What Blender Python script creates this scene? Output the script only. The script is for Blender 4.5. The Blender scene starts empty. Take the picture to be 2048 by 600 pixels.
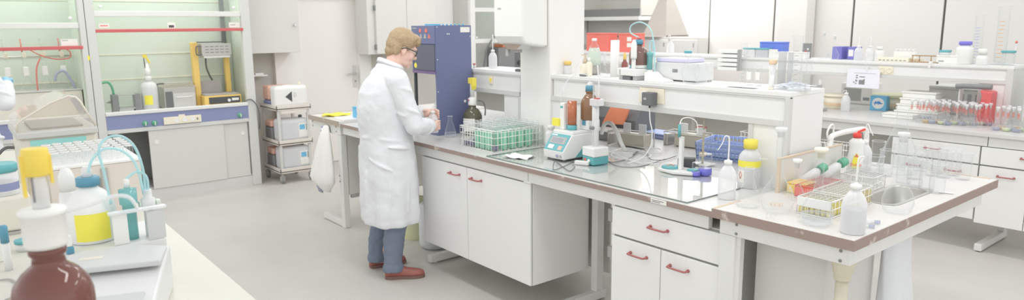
import bpy, math, random
from mathutils import Vector, Matrix, noise
random.seed(7)
scene = bpy.context.scene
COL = scene.collection
PI = math.pi


def lin(c):
    c = c / 255.0
    return c / 12.92 if c <= 0.04045 else ((c + 0.055) / 1.055) ** 2.4


def rgb(r, g, b):
    return (lin(r), lin(g), lin(b), 1.0)


# ------------------------------------------------------------------ materials
def new_mat(name):
    m = bpy.data.materials.new(name)
    m.use_nodes = True
    nt = m.node_tree
    for n in list(nt.nodes):
        nt.nodes.remove(n)
    out = nt.nodes.new('ShaderNodeOutputMaterial')
    return m, nt, out


def noise_color(nt, col, amt, scale, detail=4.0, stretch=None):
    tc = nt.nodes.new('ShaderNodeTexCoord')
    nz = nt.nodes.new('ShaderNodeTexNoise')
    nz.inputs['Scale'].default_value = scale
    nz.inputs['Detail'].default_value = detail
    if stretch:
        mp = nt.nodes.new('ShaderNodeMapping')
        mp.inputs['Scale'].default_value = stretch
        nt.links.new(tc.outputs['Object'], mp.inputs['Vector'])
        nt.links.new(mp.outputs['Vector'], nz.inputs['Vector'])
    else:
        nt.links.new(tc.outputs['Object'], nz.inputs['Vector'])
    mx = nt.nodes.new('ShaderNodeMix')
    mx.data_type = 'RGBA'
    mx.inputs[6].default_value = tuple(max(0, c * (1 - amt)) for c in col[:3]) + (1,)
    mx.inputs[7].default_value = tuple(min(1, c * (1 + amt * 0.6)) for c in col[:3]) + (1,)
    nt.links.new(nz.outputs['Fac'], mx.inputs[0])
    return mx.outputs[2], nz, tc


def paint(name, col, rough=0.5, metal=0.0, amt=0.04, scale=6.0, bump=0.0, bscale=60.0, stretch=None, spec=0.5, detail=4.0):
    m, nt, out = new_mat(name)
    b = nt.nodes.new('ShaderNodeBsdfPrincipled')
    b.inputs['Roughness'].default_value = rough
    b.inputs['Metallic'].default_value = metal
    b.inputs['Specular IOR Level'].default_value = spec
    c, nz, tc = noise_color(nt, col, amt, scale, detail, stretch)
    nt.links.new(c, b.inputs['Base Color'])
    if bump:
        n2 = nt.nodes.new('ShaderNodeTexNoise')
        n2.inputs['Scale'].default_value = bscale
        n2.inputs['Detail'].default_value = 3
        nt.links.new(tc.outputs['Object'], n2.inputs['Vector'])
        bp = nt.nodes.new('ShaderNodeBump')
        bp.inputs['Strength'].default_value = bump
        bp.inputs['Distance'].default_value = 0.01
        nt.links.new(n2.outputs['Fac'], bp.inputs['Height'])
        nt.links.new(bp.outputs['Normal'], b.inputs['Normal'])
    nt.links.new(b.outputs['BSDF'], out.inputs['Surface'])
    return m


def clear(name, tint=(0.96, 0.98, 0.98), edge=(0.8, 0.83, 0.84), lo=0.05, hi=0.75, rough=0.04, body=0.0, power=2.5):
    """thin clear glass or plastic: see-through face on, reflecting and denser towards its rim"""
    m, nt, out = new_mat(name)
    tr = nt.nodes.new('ShaderNodeBsdfTransparent')
    tr.inputs['Color'].default_value = tuple(tint) + (1,)
    gl = nt.nodes.new('ShaderNodeBsdfPrincipled')
    gl.inputs['Base Color'].default_value = tuple(edge) + (1,)
    gl.inputs['Roughness'].default_value = rough
    gl.inputs['Specular IOR Level'].default_value = 0.9
    lw = nt.nodes.new('ShaderNodeLayerWeight')
    lw.inputs['Blend'].default_value = 0.5
    pw = nt.nodes.new('ShaderNodeMath')
    pw.operation = 'POWER'
    pw.inputs[1].default_value = power
    nt.links.new(lw.outputs['Facing'], pw.inputs[0])
    nz = nt.nodes.new('ShaderNodeTexNoise')
    nz.inputs['Scale'].default_value = 18
    ad = nt.nodes.new('ShaderNodeMath')
    ad.operation = 'MULTIPLY_ADD'
    ad.inputs[1].default_value = 0.04
    ad.inputs[2].default_value = lo + body - 0.02
    nt.links.new(nz.outputs['Fac'], ad.inputs[0])
    mr = nt.nodes.new('ShaderNodeMath')
    mr.operation = 'MULTIPLY_ADD'
    mr.inputs[1].default_value = max(0.0, hi - lo - body)
    nt.links.new(pw.outputs[0], mr.inputs[0])
    nt.links.new(ad.outputs[0], mr.inputs[2])
    mix = nt.nodes.new('ShaderNodeMixShader')
    nt.links.new(mr.outputs[0], mix.inputs[0])
    nt.links.new(tr.outputs[0], mix.inputs[1])
    nt.links.new(gl.outputs[0], mix.inputs[2])
    nt.links.new(mix.outputs[0], out.inputs['Surface'])
    return m


def lamp_mat(name, col, strength):
    m, nt, out = new_mat(name)
    e = nt.nodes.new('ShaderNodeEmission')
    e.inputs['Color'].default_value = col
    e.inputs['Strength'].default_value = strength
    nt.links.new(e.outputs[0], out.inputs['Surface'])
    return m


def stripes(name, c1, c2, scale, rough=0.6, axis='Z', width=0.5):
    m, nt, out = new_mat(name)
    b = nt.nodes.new('ShaderNodeBsdfPrincipled')
    b.inputs['Roughness'].default_value = rough
    tc = nt.nodes.new('ShaderNodeTexCoord')
    w = nt.nodes.new('ShaderNodeTexWave')
    w.bands_direction = axis
    w.inputs['Scale'].default_value = scale
    nt.links.new(tc.outputs['Object'], w.inputs['Vector'])
    cr = nt.nodes.new('ShaderNodeValToRGB')
    cr.color_ramp.elements[0].position = width - 0.05
    cr.color_ramp.elements[1].position = width + 0.05
    cr.color_ramp.elements[0].color = c1
    cr.color_ramp.elements[1].color = c2
    nt.links.new(w.outputs['Fac'], cr.inputs['Fac'])
    nt.links.new(cr.outputs['Color'], b.inputs['Base Color'])
    nt.links.new(b.outputs['BSDF'], out.inputs['Surface'])
    return m


def worn_edge(name, base, bare):
    """laminated edge with chipped pale spots"""
    m, nt, out = new_mat(name)
    b = nt.nodes.new('ShaderNodeBsdfPrincipled')
    b.inputs['Roughness'].default_value = 0.55
    tc = nt.nodes.new('ShaderNodeTexCoord')
    nz = nt.nodes.new('ShaderNodeTexNoise')
    nz.inputs['Scale'].default_value = 14
    nz.inputs['Detail'].default_value = 6
    nt.links.new(tc.outputs['Object'], nz.inputs['Vector'])
    cr = nt.nodes.new('ShaderNodeValToRGB')
    cr.color_ramp.elements[0].position = 0.63
    cr.color_ramp.elements[1].position = 0.72
    cr.color_ramp.elements[0].color = base
    cr.color_ramp.elements[1].color = bare
    nt.links.new(nz.outputs['Fac'], cr.inputs['Fac'])
    nt.links.new(cr.outputs['Color'], b.inputs['Base Color'])
    nt.links.new(b.outputs['BSDF'], out.inputs['Surface'])
    return m


M = {}
M['white'] = paint('white_laminate', rgb(236, 236, 234), 0.4, amt=0.02)
M['steelwhite'] = paint('powder_coated_frame', rgb(228, 228, 225), 0.45, amt=0.03)
M['greyframe'] = paint('pale_grey_aluminium', rgb(214, 214, 211), 0.45, amt=0.03)
M['cabinet'] = paint('cabinet_laminate', rgb(236, 236, 233), 0.45, amt=0.02)
M['cabgrey'] = paint('grey_cabinet_laminate', rgb(216, 215, 210), 0.5, amt=0.02)
M['beige'] = paint('beige_enamel', rgb(226, 222, 210), 0.5, amt=0.03)
M['wall'] = paint('painted_wall', rgb(240, 239, 236), 0.8, amt=0.02, scale=2, bump=0.05)
M['doorwhite'] = paint('door_paint', rgb(240, 237, 232), 0.55, amt=0.015)
M['panelwall'] = paint('wall_cupboard_panel', rgb(234, 232, 228), 0.6, amt=0.02, scale=2)
M['greywall'] = paint('grey_plaster', rgb(200, 197, 190), 0.8, amt=0.04, bump=0.05)
M['top'] = paint('bench_laminate_top', rgb(214, 213, 210), 0.32, amt=0.03, scale=9)
M['topsink'] = paint('sink_bench_laminate_top', rgb(224, 221, 217), 0.35, amt=0.05, scale=7)
M['topstain'] = paint('stained_bench_top', rgb(220, 218, 207), 0.45, amt=0.06, scale=5)
M['edge'] = worn_edge('brown_edge', rgb(160, 141, 133), rgb(208, 196, 184))
M['edgewood'] = worn_edge('worn_wood_edge', rgb(176, 163, 150), rgb(214, 203, 190))
M['barewood'] = paint('bare_chipboard', rgb(216, 198, 176), 0.7, amt=0.1, scale=40)
M['gap'] = paint('dark_gap', rgb(110, 110, 108), 0.8)
M['gapgrey'] = paint('grey_gap', rgb(158, 157, 153), 0.8)
M['handle'] = paint('brick_red_handle', rgb(176, 108, 108), 0.4, amt=0.05)
M['red'] = paint('red_rail', rgb(206, 104, 104), 0.4)
M['redplastic'] = paint('red_plastic', rgb(232, 120, 112), 0.35)
M['orange'] = paint('orange_plastic', rgb(252, 156, 118), 0.45)
M['yellow'] = paint('yellow_plastic', rgb(246, 230, 96), 0.4)
M['amberyellow'] = paint('amber_yellow_enamel', rgb(240, 206, 120), 0.45)
M['navy'] = paint('blue_enamel', rgb(112, 120, 156), 0.42, amt=0.05)
M['navylight'] = paint('blue_fascia', rgb(140, 148, 184), 0.45, amt=0.04)
M['blue'] = paint('blue_plastic', rgb(168, 186, 226), 0.4)
M['skyblue'] = paint('sky_blue_card', rgb(120, 190, 226), 0.5)
M['purple'] = paint('purple_cap', rgb(132, 128, 226), 0.4)
M['teal'] = paint('teal_plastic', rgb(104, 178, 184), 0.4)
M['tealpale'] = paint('pale_teal_stripe', rgb(160, 224, 222), 0.45)
M['petrol'] = paint('petrol_cap', rgb(96, 156, 180), 0.4)
M['green'] = paint('green_plastic', rgb(104, 176, 142), 0.4)
M['mint'] = paint('mint_liner', rgb(220, 228, 216), 0.5, amt=0.03, scale=2)
M['cream'] = paint('cream_plastic', rgb(240, 232, 212), 0.4)
M['black'] = paint('black_plastic', rgb(84, 86, 88), 0.5)
M['dark'] = paint('dark_grey_plastic', rgb(112, 114, 116), 0.55)
M['darkgrey'] = paint('grey_plastic', rgb(140, 141, 142), 0.5)
M['grey'] = paint('mid_grey', rgb(178, 178, 176), 0.5)
M['steel'] = paint('stainless', rgb(206, 204, 198), 0.35, metal=0.6, amt=0.06, scale=3, stretch=(1, 1, 12))
M['chrome'] = paint('chrome', rgb(216, 216, 214), 0.18, metal=0.9)
M['paper'] = paint('paper', rgb(243, 243, 241), 0.8, amt=0.02)
M['label'] = paint('paper_label', rgb(238, 238, 232), 0.7, amt=0.03)
M['ink'] = paint('printed_ink', rgb(120, 122, 126), 0.7)
M['redink'] = paint('red_ink', rgb(226, 130, 120), 0.6)
M['plastic'] = paint('white_plastic', rgb(238, 238, 235), 0.4, amt=0.02)
M['instr'] = paint('instrument_grey', rgb(222, 223, 222), 0.42, amt=0.02)
M['instrlow'] = paint('instrument_darker_grey', rgb(206, 208, 208), 0.45, amt=0.02)  # slightly darker grey for the deck, keypad and side plate
M['floor'] = paint('vinyl_floor', rgb(205, 202, 196), 0.42, amt=0.07, scale=3.5, detail=8)
M['pipe'] = paint('yellowed_pipe', rgb(216, 210, 188), 0.5, amt=0.06)
M['cloth'] = paint('white_cotton', rgb(240, 239, 236), 0.9, amt=0.03, bump=0.15, bscale=25)
M['coat'] = paint('lab_coat_cotton', rgb(229, 231, 234), 0.9, amt=0.02, bump=0.25, bscale=11, spec=0.15)
M['denim'] = paint('blue_denim', rgb(122, 132, 150), 0.85, amt=0.12, scale=22, bump=0.2, bscale=40)
M['leather'] = paint('red_brown_leather', rgb(160, 98, 90), 0.4, amt=0.12, scale=18)
M['sole'] = paint('brown_sole', rgb(128, 100, 92), 0.6)
M['skin'] = paint('skin', rgb(238, 200, 184), 0.5, amt=0.06, scale=18)
M['hair'] = paint('light_brown_hair', rgb(180, 156, 124), 0.6, amt=0.28, scale=60, stretch=(1, 1, 0.12), bump=0.5, bscale=90)
M['latex'] = paint('blue_glove', rgb(150, 200, 234), 0.5)
M['glass'] = clear('clear_glass', tint=(0.985, 0.99, 0.99), edge=(0.72, 0.74, 0.75), lo=0.05, hi=0.85, power=3.0)
M['glassthin'] = clear('thin_clear_glass', tint=(0.99, 0.99, 0.99), edge=(0.76, 0.78, 0.79), lo=0.03, hi=0.6, power=3.0)
M['pane'] = clear('window_pane', tint=(0.95, 0.97, 0.95), lo=0.08, hi=0.55)
M['glassedge'] = paint('glass_sheet_edge', rgb(128, 138, 134), 0.2)
M['acryl'] = clear('clear_acrylic', tint=(0.95, 0.93, 0.9), edge=(0.8, 0.76, 0.72), lo=0.16, hi=0.8)
M['milky'] = clear('milky_plastic', tint=(0.95, 0.955, 0.96), edge=(0.92, 0.925, 0.93), lo=0.55, hi=0.95, rough=0.35, power=1.5)
M['milkyjerry'] = clear('frosted_canister', tint=(0.93, 0.94, 0.96), edge=(0.86, 0.875, 0.9), lo=0.72, hi=0.95, rough=0.35, power=1.5)
M['amber'] = paint('amber_glass', rgb(146, 112, 86), 0.08, amt=0.16, scale=5)
M['amberdark'] = paint('dark_amber_glass', rgb(122, 78, 70), 0.06, amt=0.25, scale=4)
M['brownglass'] = paint('brown_cylinder_glass', rgb(190, 116, 84), 0.1, amt=0.12)
M['olive'] = paint('dark_olive_glass', rgb(98, 96, 78), 0.08, amt=0.15)
M['greenliq'] = clear('green_liquid', tint=(0.80, 0.98, 0.90), edge=(0.50, 0.92, 0.71), lo=0.55, hi=0.85, rough=0.2)
M['yellowliq'] = clear('yellow_green_liquid', tint=(0.9, 0.95, 0.75), edge=(0.82, 0.88, 0.66), lo=0.6, hi=0.9, rough=0.2)
M['violetliq'] = clear('violet_liquid', tint=(0.5, 0.46, 0.62), edge=(0.32, 0.28, 0.46), lo=0.6, hi=0.9, rough=0.2)
M['water'] = clear('clear_liquid', tint=(0.975, 0.98, 0.985), edge=(0.88, 0.9, 0.91), lo=0.06, hi=0.5)
M['bluegrey'] = clear('blue_grey_liquid', tint=(0.8, 0.82, 0.9), edge=(0.6, 0.62, 0.74), lo=0.35, hi=0.8)
M['tubecyan'] = clear('cyan_tubing', tint=(0.7, 0.92, 0.94), edge=(0.62, 0.86, 0.88), lo=0.6, hi=0.9, rough=0.3)
M['wire'] = paint('white_coated_wire', rgb(242, 242, 238), 0.4)
M['towelgrey'] = paint('grey_blue_cloth', rgb(176, 180, 200), 0.9, amt=0.12, scale=40, bump=0.2, bscale=40)
M['tape_yellow'] = paint('yellow_label', rgb(246, 236, 92), 0.6, amt=0.06)
M['screen'] = paint('grey_display', rgb(152, 158, 166), 0.25)
M['hotgrey'] = paint('speckled_hotplate', rgb(176, 172, 168), 0.5, amt=0.15, scale=60)
M['fridgegrey'] = paint('grey_hood_interior', rgb(204, 204, 200), 0.5, amt=0.04)


# ------------------------------------------------------------------ mesh builder
def smooth_path(pts, k=6):
    pts = [Vector(p) for p in pts]
    if len(pts) < 3:
        return pts
    out = []
    for i in range(len(pts) - 1):
        p0 = pts[max(i - 1, 0)]
        p1, p2 = pts[i], pts[i + 1]
        p3 = pts[min(i + 2, len(pts) - 1)]
        for j in range(k):
            t = j / k
            out.append(0.5 * ((2 * p1) + (p2 - p0) * t + (2 * p0 - 5 * p1 + 4 * p2 - p3) * t * t + (3 * p1 - p0 - 3 * p2 + p3) * t ** 3))
    out.append(pts[-1])
    return out


class MB:
    def __init__(self):
        self.v, self.f, self.s = [], [], []

    def add(self, vs, fs, smooth=False):
        b = len(self.v)
        self.v += [tuple(p) for p in vs]
        for f in fs:
            self.f.append(tuple(i + b for i in f))
            self.s.append(smooth)
        return self

    def box(self, x0, y0, z0, x1, y1, z1):
        x0, x1 = min(x0, x1), max(x0, x1)
        y0, y1 = min(y0, y1), max(y0, y1)
        z0, z1 = min(z0, z1), max(z0, z1)
        vs = [(x0, y0, z0), (x1, y0, z0), (x1, y1, z0), (x0, y1, z0), (x0, y0, z1), (x1, y0, z1), (x1, y1, z1), (x0, y1, z1)]
        return self.add(vs, [(0, 3, 2, 1), (4, 5, 6, 7), (0, 1, 5, 4), (1, 2, 6, 5), (2, 3, 7, 6), (3, 0, 4, 7)])

    def bar(self, p0, p1, w, h):
        """box beam from p0 to p1 with width w (sideways) and height h"""
        p0, p1 = Vector(p0), Vector(p1)
        d = (p1 - p0).normalized()
        up = Vector((0, 0, 1)) if abs(d.z) < 0.95 else Vector((0, 1, 0))
        s = d.cross(up).normalized() * (w / 2)
        u = s.cross(d).normalized() * (h / 2)
        vs = []
        for p in (p0, p1):
            vs += [p - s - u, p + s - u, p + s + u, p - s + u]
        return self.add(vs, [(0, 3, 2, 1), (4, 5, 6, 7), (0, 1, 5, 4), (1, 2, 6, 5), (2, 3, 7, 6), (3, 0, 4, 7)])

    def prism(self, poly, a0, a1, axis='z'):
        def mk(u, w, a):
            return {'z': (u, w, a), 'y': (u, a, w), 'x': (a, u, w)}[axis]
        n = len(poly)
        vs = [mk(u, w, a0) for u, w in poly] + [mk(u, w, a1) for u, w in poly]
        fs = [tuple(range(n))[::-1], tuple(range(n, 2 * n))]
        for i in range(n):
            j = (i + 1) % n
            fs.append((i, j, n + j, n + i))
        return self.add(vs, fs)

    def lathe(self, prof, c=(0, 0, 0), n=24, smooth=True, axis=None, cap=True):
        vs, fs = [], []
        ax = Vector(axis).normalized() if axis else Vector((0, 0, 1))
        q = Vector((0, 0, 1)).rotation_difference(ax)
        c = Vector(c)
        for r, zz in prof:
            for i in range(n):
                a = 2 * PI * i / n
                vs.append(c + q @ Vector((r * math.cos(a), r * math.sin(a), zz)))
        for k in range(len(prof) - 1):
            for i in range(n):
                j = (i + 1) % n
                fs.append((k * n + i, k * n + j, (k + 1) * n + j, (k + 1) * n + i))
        self.add(vs, fs, smooth)
        if cap:
            b = len(self.v) - len(vs)
            if prof[0][0] > 1e-5:
                self.f.append(tuple(b + i for i in range(n))[::-1]); self.s.append(False)
            if prof[-1][0] > 1e-5:
                self.f.append(tuple(b + (len(prof) - 1) * n + i for i in range(n))); self.s.append(False)
        return self

    def cyl(self, p0, p1, r0, r1=None, n=16, smooth=True):
        p0, p1 = Vector(p0), Vector(p1)
        d = p1 - p0
        return self.lathe([(r0, 0), (r0 if r1 is None else r1, d.length)], p0, n, smooth, d)

    def tube(self, pts, r, n=8, k=6, smooth=True):
        pts = smooth_path(pts, k)
        rs = r if callable(r) else (lambda t: r)
        vs, fs = [], []
        t0 = (pts[1] - pts[0]).normalized()
        ref = Vector((0, 0, 1)) if abs(t0.z) < 0.9 else Vector((1, 0, 0))
        s = t0.cross(ref).normalized()
        m = len(pts)
        for i, p in enumerate(pts):
            t = (pts[min(i + 1, m - 1)] - pts[max(i - 1, 0)])
            if t.length < 1e-9:
                t = t0
            t = t.normalized()
            s = (s - t * s.dot(t))
            s = s.normalized() if s.length > 1e-6 else t.orthogonal().normalized()
            u = t.cross(s)
            rr = rs(i / (m - 1))
            for a in range(n):
                an = 2 * PI * a / n
                vs.append(p + s * (rr * math.cos(an)) + u * (rr * math.sin(an)))
        for k2 in range(m - 1):
            for i in range(n):
                j = (i + 1) % n
                fs.append((k2 * n + i, k2 * n + j, (k2 + 1) * n + j, (k2 + 1) * n + i))
        fs.append(tuple(range(n))[::-1])
        fs.append(tuple((m - 1) * n + i for i in range(n)))
        return self.add(vs, fs, smooth)

    def ell(self, c, r, rot=None, n=20, m=12):
        c = Vector(c)
        q = rot.to_matrix() if rot is not None else Matrix.Identity(3)
        vs, fs = [c + q @ Vector((0, 0, -r[2]))], []
        for k in range(1, m):
            th = PI * k / m
            for i in range(n):
                a = 2 * PI * i / n
                vs.append(c + q @ Vector((r[0] * math.sin(th) * math.cos(a), r[1] * math.sin(th) * math.sin(a), -r[2] * math.cos(th))))
        vs.append(c + q @ Vector((0, 0, r[2])))
        for i in range(n):
            j = (i + 1) % n
            fs.append((0, 1 + j, 1 + i))
            fs.append((len(vs) - 1, 1 + (m - 2) * n + i, 1 + (m - 2) * n + j))
        for k in range(m - 2):
            for i in range(n):
                j = (i + 1) % n
                fs.append((1 + k * n + i, 1 + k * n + j, 1 + (k + 1) * n + j, 1 + (k + 1) * n + i))
        return self.add(vs, fs, True)

    def loft(self, rings, smooth=True, closed=True):
        n = len(rings[0])
        vs = [p for r in rings for p in r]
        fs = []
        for k in range(len(rings) - 1):
            for i in range(n if closed else n - 1):
                j = (i + 1) % n
                fs.append((k * n + i, k * n + j, (k + 1) * n + j, (k + 1) * n + i))
        if closed:
            fs.append(tuple(range(n))[::-1])
            fs.append(tuple((len(rings) - 1) * n + i for i in range(n)))
        return self.add(vs, fs, smooth)

    def build(self, name, mat, parent=None, loc=None, rot=0.0, bevel=0.0, seg=2):
        me = bpy.data.meshes.new(name)
        me.from_pydata(self.v, [], self.f)
        me.polygons.foreach_set('use_smooth', self.s)
        me.update()
        o = bpy.data.objects.new(name, me)
        COL.objects.link(o)
        me.materials.append(M[mat] if isinstance(mat, str) else mat)
        if parent is not None:
            o.parent = parent
        if loc is not None:
            o.location = loc
        o.rotation_euler = (0, 0, rot)
        if bevel:
            bv = o.modifiers.new('bevel', 'BEVEL')
            bv.width = bevel
            bv.segments = seg
            bv.limit_method = 'ANGLE'
            bv.angle_limit = math.radians(50)
        return o


def tag(o, label=None, cat=None, group=None, kind=None):
    if label: o['label'] = label
    if cat: o['category'] = cat
    if group: o['group'] = group
    if kind: o['kind'] = kind
    return o


def thing(name, label, cat, loc=(0, 0, 0), rot=0.0, group=None):
    o = bpy.data.objects.new(name, None)
    o.empty_display_size = 0.05
    COL.objects.link(o)
    o.location = loc
    o.rotation_euler = (0, 0, rot)
    return tag(o, label, cat, group)


def struct(o):
    o['kind'] = 'structure'
    return o


KIDS = {}


def dup(o, loc=None, rot=None, label=None, group=None, parent=None):
    c = o.copy()
    COL.objects.link(c)
    if parent is not None:
        c.parent = parent
    if loc is not None: c.location = loc
    if rot is not None: c.rotation_euler = (0, 0, rot)
    if label: c['label'] = label
    if group: c['group'] = group
    for ch in [x for x in list(COL.objects) if x.parent == o]:
        dup(ch, parent=c)
    return c


def text(name, s, size, mat, parent, loc, rot=(PI / 2, 0, 0), depth=0.0006, align='CENTER'):
    cu = bpy.data.curves.new(name, 'FONT')
    cu.body = s
    cu.size = size
    cu.extrude = depth
    cu.align_x = align
    cu.align_y = 'CENTER'
    o = bpy.data.objects.new(name, cu)
    COL.objects.link(o)
    cu.materials.append(M[mat])
    bpy.context.view_layer.update()
    me = bpy.data.meshes.new_from_object(o.evaluated_get(bpy.context.evaluated_depsgraph_get()))
    bpy.data.objects.remove(o)
    o = bpy.data.objects.new(name, me)
    COL.objects.link(o)
    o.parent = parent
    o.location = loc
    o.rotation_euler = rot
    return o
M['hotsalmon'] = paint('salmon_plastic', rgb(236, 190, 172), 0.5)
M['acryledge'] = paint('acrylic_edge', rgb(226, 218, 206), 0.3)
M['instrbeige'] = paint('instrument_beige', rgb(222, 214, 204), 0.5, amt=0.03)
M['yellowcap'] = paint('yellow_lever', rgb(244, 216, 96), 0.45)
M['tealclear'] = clear('clear_teal', tint=(0.5, 0.84, 0.82), edge=(0.3, 0.62, 0.64), lo=0.55, hi=0.9, rough=0.12)
M['watermilky'] = clear('water_in_milky_plastic', tint=(0.86, 0.88, 0.9), edge=(0.84, 0.86, 0.88), lo=0.35, hi=0.7)
M['glassrim'] = clear('glass_rim', tint=(0.96, 0.97, 0.97), edge=(0.9, 0.91, 0.92), lo=0.4, hi=0.9)
M['darknavy'] = paint('dark_grey_window', rgb(104, 106, 122), 0.35)
M['purpledull'] = paint('dull_purple_trim', rgb(128, 106, 148), 0.45)
M['steelpale'] = paint('pale_steel_block', rgb(204, 199, 184), 0.4, metal=0.3, amt=0.05)
M['milkystop'] = clear('milky_stopper', tint=(0.94, 0.95, 0.95), edge=(0.9, 0.91, 0.91), lo=0.6, hi=0.95, rough=0.3)
M['creamstop'] = paint('cream_stopper', rgb(240, 236, 218), 0.45)
M['ochre'] = paint('ochre_print', rgb(236, 208, 176), 0.6)
M['greyblue'] = paint('blue_graduation', rgb(168, 170, 226), 0.6)
M['orangegrad'] = paint('orange_graduation', rgb(232, 176, 120), 0.6)
M['yellowsample'] = clear('yellow_sample', tint=(0.98, 0.93, 0.5), edge=(0.95, 0.86, 0.3), lo=0.65, hi=0.9, rough=0.2)
M['ochresample'] = clear('ochre_sample', tint=(0.95, 0.9, 0.68), edge=(0.9, 0.82, 0.5), lo=0.5, hi=0.8, rough=0.2)
M['redcap'] = paint('red_cap', rgb(240, 84, 78), 0.4)
M['limegreen'] = paint('lime_green_print', rgb(170, 210, 100), 0.6)
M['palegreen'] = paint('pale_yellow_green', rgb(220, 221, 184), 0.5)
M['checked'] = stripes('blue_checked_cloth', rgb(150, 152, 190), rgb(232, 232, 238), 9.0, 0.9, 'Z')
M['palegreenliq'] = clear('pale_green_liquid', tint=(0.85, 0.93, 0.85), edge=(0.80, 0.88, 0.80), lo=0.65, hi=0.9, rough=0.15)
M['amberbrown'] = paint('brown_amber_glass', rgb(132, 104, 96), 0.08, amt=0.15, scale=6)
M['lilac'] = paint('lilac_plastic', rgb(216, 212, 240), 0.45)
M['greyglass'] = clear('grey_glass', tint=(0.85, 0.86, 0.86), edge=(0.74, 0.75, 0.75), lo=0.35, hi=0.8)
M['film'] = clear('crumpled_film', tint=(0.93, 0.94, 0.96), edge=(0.84, 0.87, 0.92), lo=0.35, hi=0.9, rough=0.12)
M['bluebox'] = paint('bright_blue', rgb(116, 140, 226), 0.5)
M['violetcard'] = paint('violet_blue_card', rgb(130, 128, 200), 0.55)
M['woodbrown'] = paint('brown_wood', rgb(184, 158, 128), 0.6, amt=0.12, scale=20)
M['pagewhite'] = paint('page_white', rgb(238, 238, 246), 0.7)
M['logoblue'] = paint('logo_blue', rgb(80, 150, 220), 0.5)
M['barewoodliq'] = clear('amber_liquid', tint=(0.95, 0.86, 0.72), edge=(0.85, 0.7, 0.5), lo=0.3, hi=0.8)
M['redmark'] = clear('red_neck_mark', tint=(0.97, 0.76, 0.74), edge=(0.92, 0.55, 0.52), lo=0.22, hi=0.5)
M['redplastic2'] = paint('device_red', rgb(222, 108, 108), 0.4)
M['redbox'] = paint('coral_red_box', rgb(236, 128, 116), 0.5)
M['steelhood'] = paint('hood_steel', rgb(206, 200, 192), 0.4, metal=0.35, amt=0.05, scale=2, stretch=(1, 1, 8))


def glass_sheet_mat():
    m, nt, out = new_mat('bench_glass_sheet')
    tr = nt.nodes.new('ShaderNodeBsdfTransparent')
    tr.inputs['Color'].default_value = (0.985, 0.992, 0.988, 1)
    gl = nt.nodes.new('ShaderNodeBsdfGlossy')
    gl.inputs['Color'].default_value = (1, 1, 1, 1)
    gl.inputs['Roughness'].default_value = 0.02
    fr = nt.nodes.new('ShaderNodeFresnel')
    fr.inputs['IOR'].default_value = 1.75
    nz = nt.nodes.new('ShaderNodeTexNoise')
    nz.inputs['Scale'].default_value = 3
    ml = nt.nodes.new('ShaderNodeMath')
    ml.operation = 'MULTIPLY_ADD'
    ml.inputs[1].default_value = 0.03
    nt.links.new(nz.outputs['Fac'], ml.inputs[0])
    gm = nt.nodes.new('ShaderNodeNewGeometry')
    iv = nt.nodes.new('ShaderNodeMath')
    iv.operation = 'SUBTRACT'
    iv.inputs[0].default_value = 1.0
    nt.links.new(gm.outputs['Backfacing'], iv.inputs[1])
    fm = nt.nodes.new('ShaderNodeMath')
    fm.operation = 'MULTIPLY'
    nt.links.new(fr.outputs[0], fm.inputs[0])
    nt.links.new(iv.outputs[0], fm.inputs[1])
    nt.links.new(fm.outputs[0], ml.inputs[2])
    mix = nt.nodes.new('ShaderNodeMixShader')
    nt.links.new(ml.outputs[0], mix.inputs[0])
    nt.links.new(tr.outputs[0], mix.inputs[1])
    nt.links.new(gl.outputs[0], mix.inputs[2])
    nt.links.new(mix.outputs[0], out.inputs['Surface'])
    return m


M['sheet'] = glass_sheet_mat()
M['carttray'] = paint('cart_tray_beige', rgb(228, 221, 212), 0.5, amt=0.03)


# ------------------------------------------------------------------ camera, light
def make_camera():
    yaw, pitch, roll = math.radians(50.88), math.radians(10.31), math.radians(0.47)
    fw = Vector((-math.sin(yaw) * math.cos(pitch), math.cos(yaw) * math.cos(pitch), -math.sin(pitch)))
    rt = Vector((math.cos(yaw), math.sin(yaw), 0))
    dn = fw.cross(rt)
    r2 = rt * math.cos(roll) + dn * math.sin(roll)
    d2 = -rt * math.sin(roll) + dn * math.cos(roll)
    cam = bpy.data.cameras.new('camera')
    o = bpy.data.objects.new('camera', cam)
    COL.objects.link(o)
    m = Matrix((r2, -d2, -fw)).transposed().to_4x4()
    m.translation = Vector((0, 0, 1.70))
    o.matrix_world = m
    cam.sensor_width = 36.0
    cam.lens = 1390.0 / 2048.0 * 36.0
    cam.clip_start = 0.05
    cam.clip_end = 60
    cam.dof.use_dof = True
    cam.dof.focus_distance = 3.2
    cam.dof.aperture_fstop = 3.2
    scene.camera = o


make_camera()
world = bpy.data.worlds.new('world')
world.use_nodes = True
scene.world = world
bg = world.node_tree.nodes['Background']
wt = world.node_tree
tcw = wt.nodes.new('ShaderNodeTexCoord')
sep = wt.nodes.new('ShaderNodeSeparateXYZ')
wt.links.new(tcw.outputs['Generated'], sep.inputs[0])
ramp = wt.nodes.new('ShaderNodeValToRGB')
ramp.color_ramp.elements[0].position = 0.40
ramp.color_ramp.elements[0].color = (0.22, 0.22, 0.215, 1)
hz_ = ramp.color_ramp.elements.new(0.52)
hz_.color = (1.0, 1.0, 1.0, 1)
ramp.color_ramp.elements[2].position = 1.0
ramp.color_ramp.elements[2].color = (0.42, 0.425, 0.43, 1)
hm = wt.nodes.new('ShaderNodeMath')
hm.operation = 'MULTIPLY_ADD'
hm.inputs[1].default_value = 0.5
hm.inputs[2].default_value = 0.5
wt.links.new(sep.outputs[2], hm.inputs[0])
wt.links.new(hm.outputs[0], ramp.inputs['Fac'])
wt.links.new(ramp.outputs['Color'], bg.inputs['Color'])
bg.inputs['Strength'].default_value = 1.25
vs = scene.view_settings
vs.view_transform = 'Standard'
vs.look = 'None'
vs.exposure = 0.24
vs.gamma = 1.0
vs.use_curve_mapping = False
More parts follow.
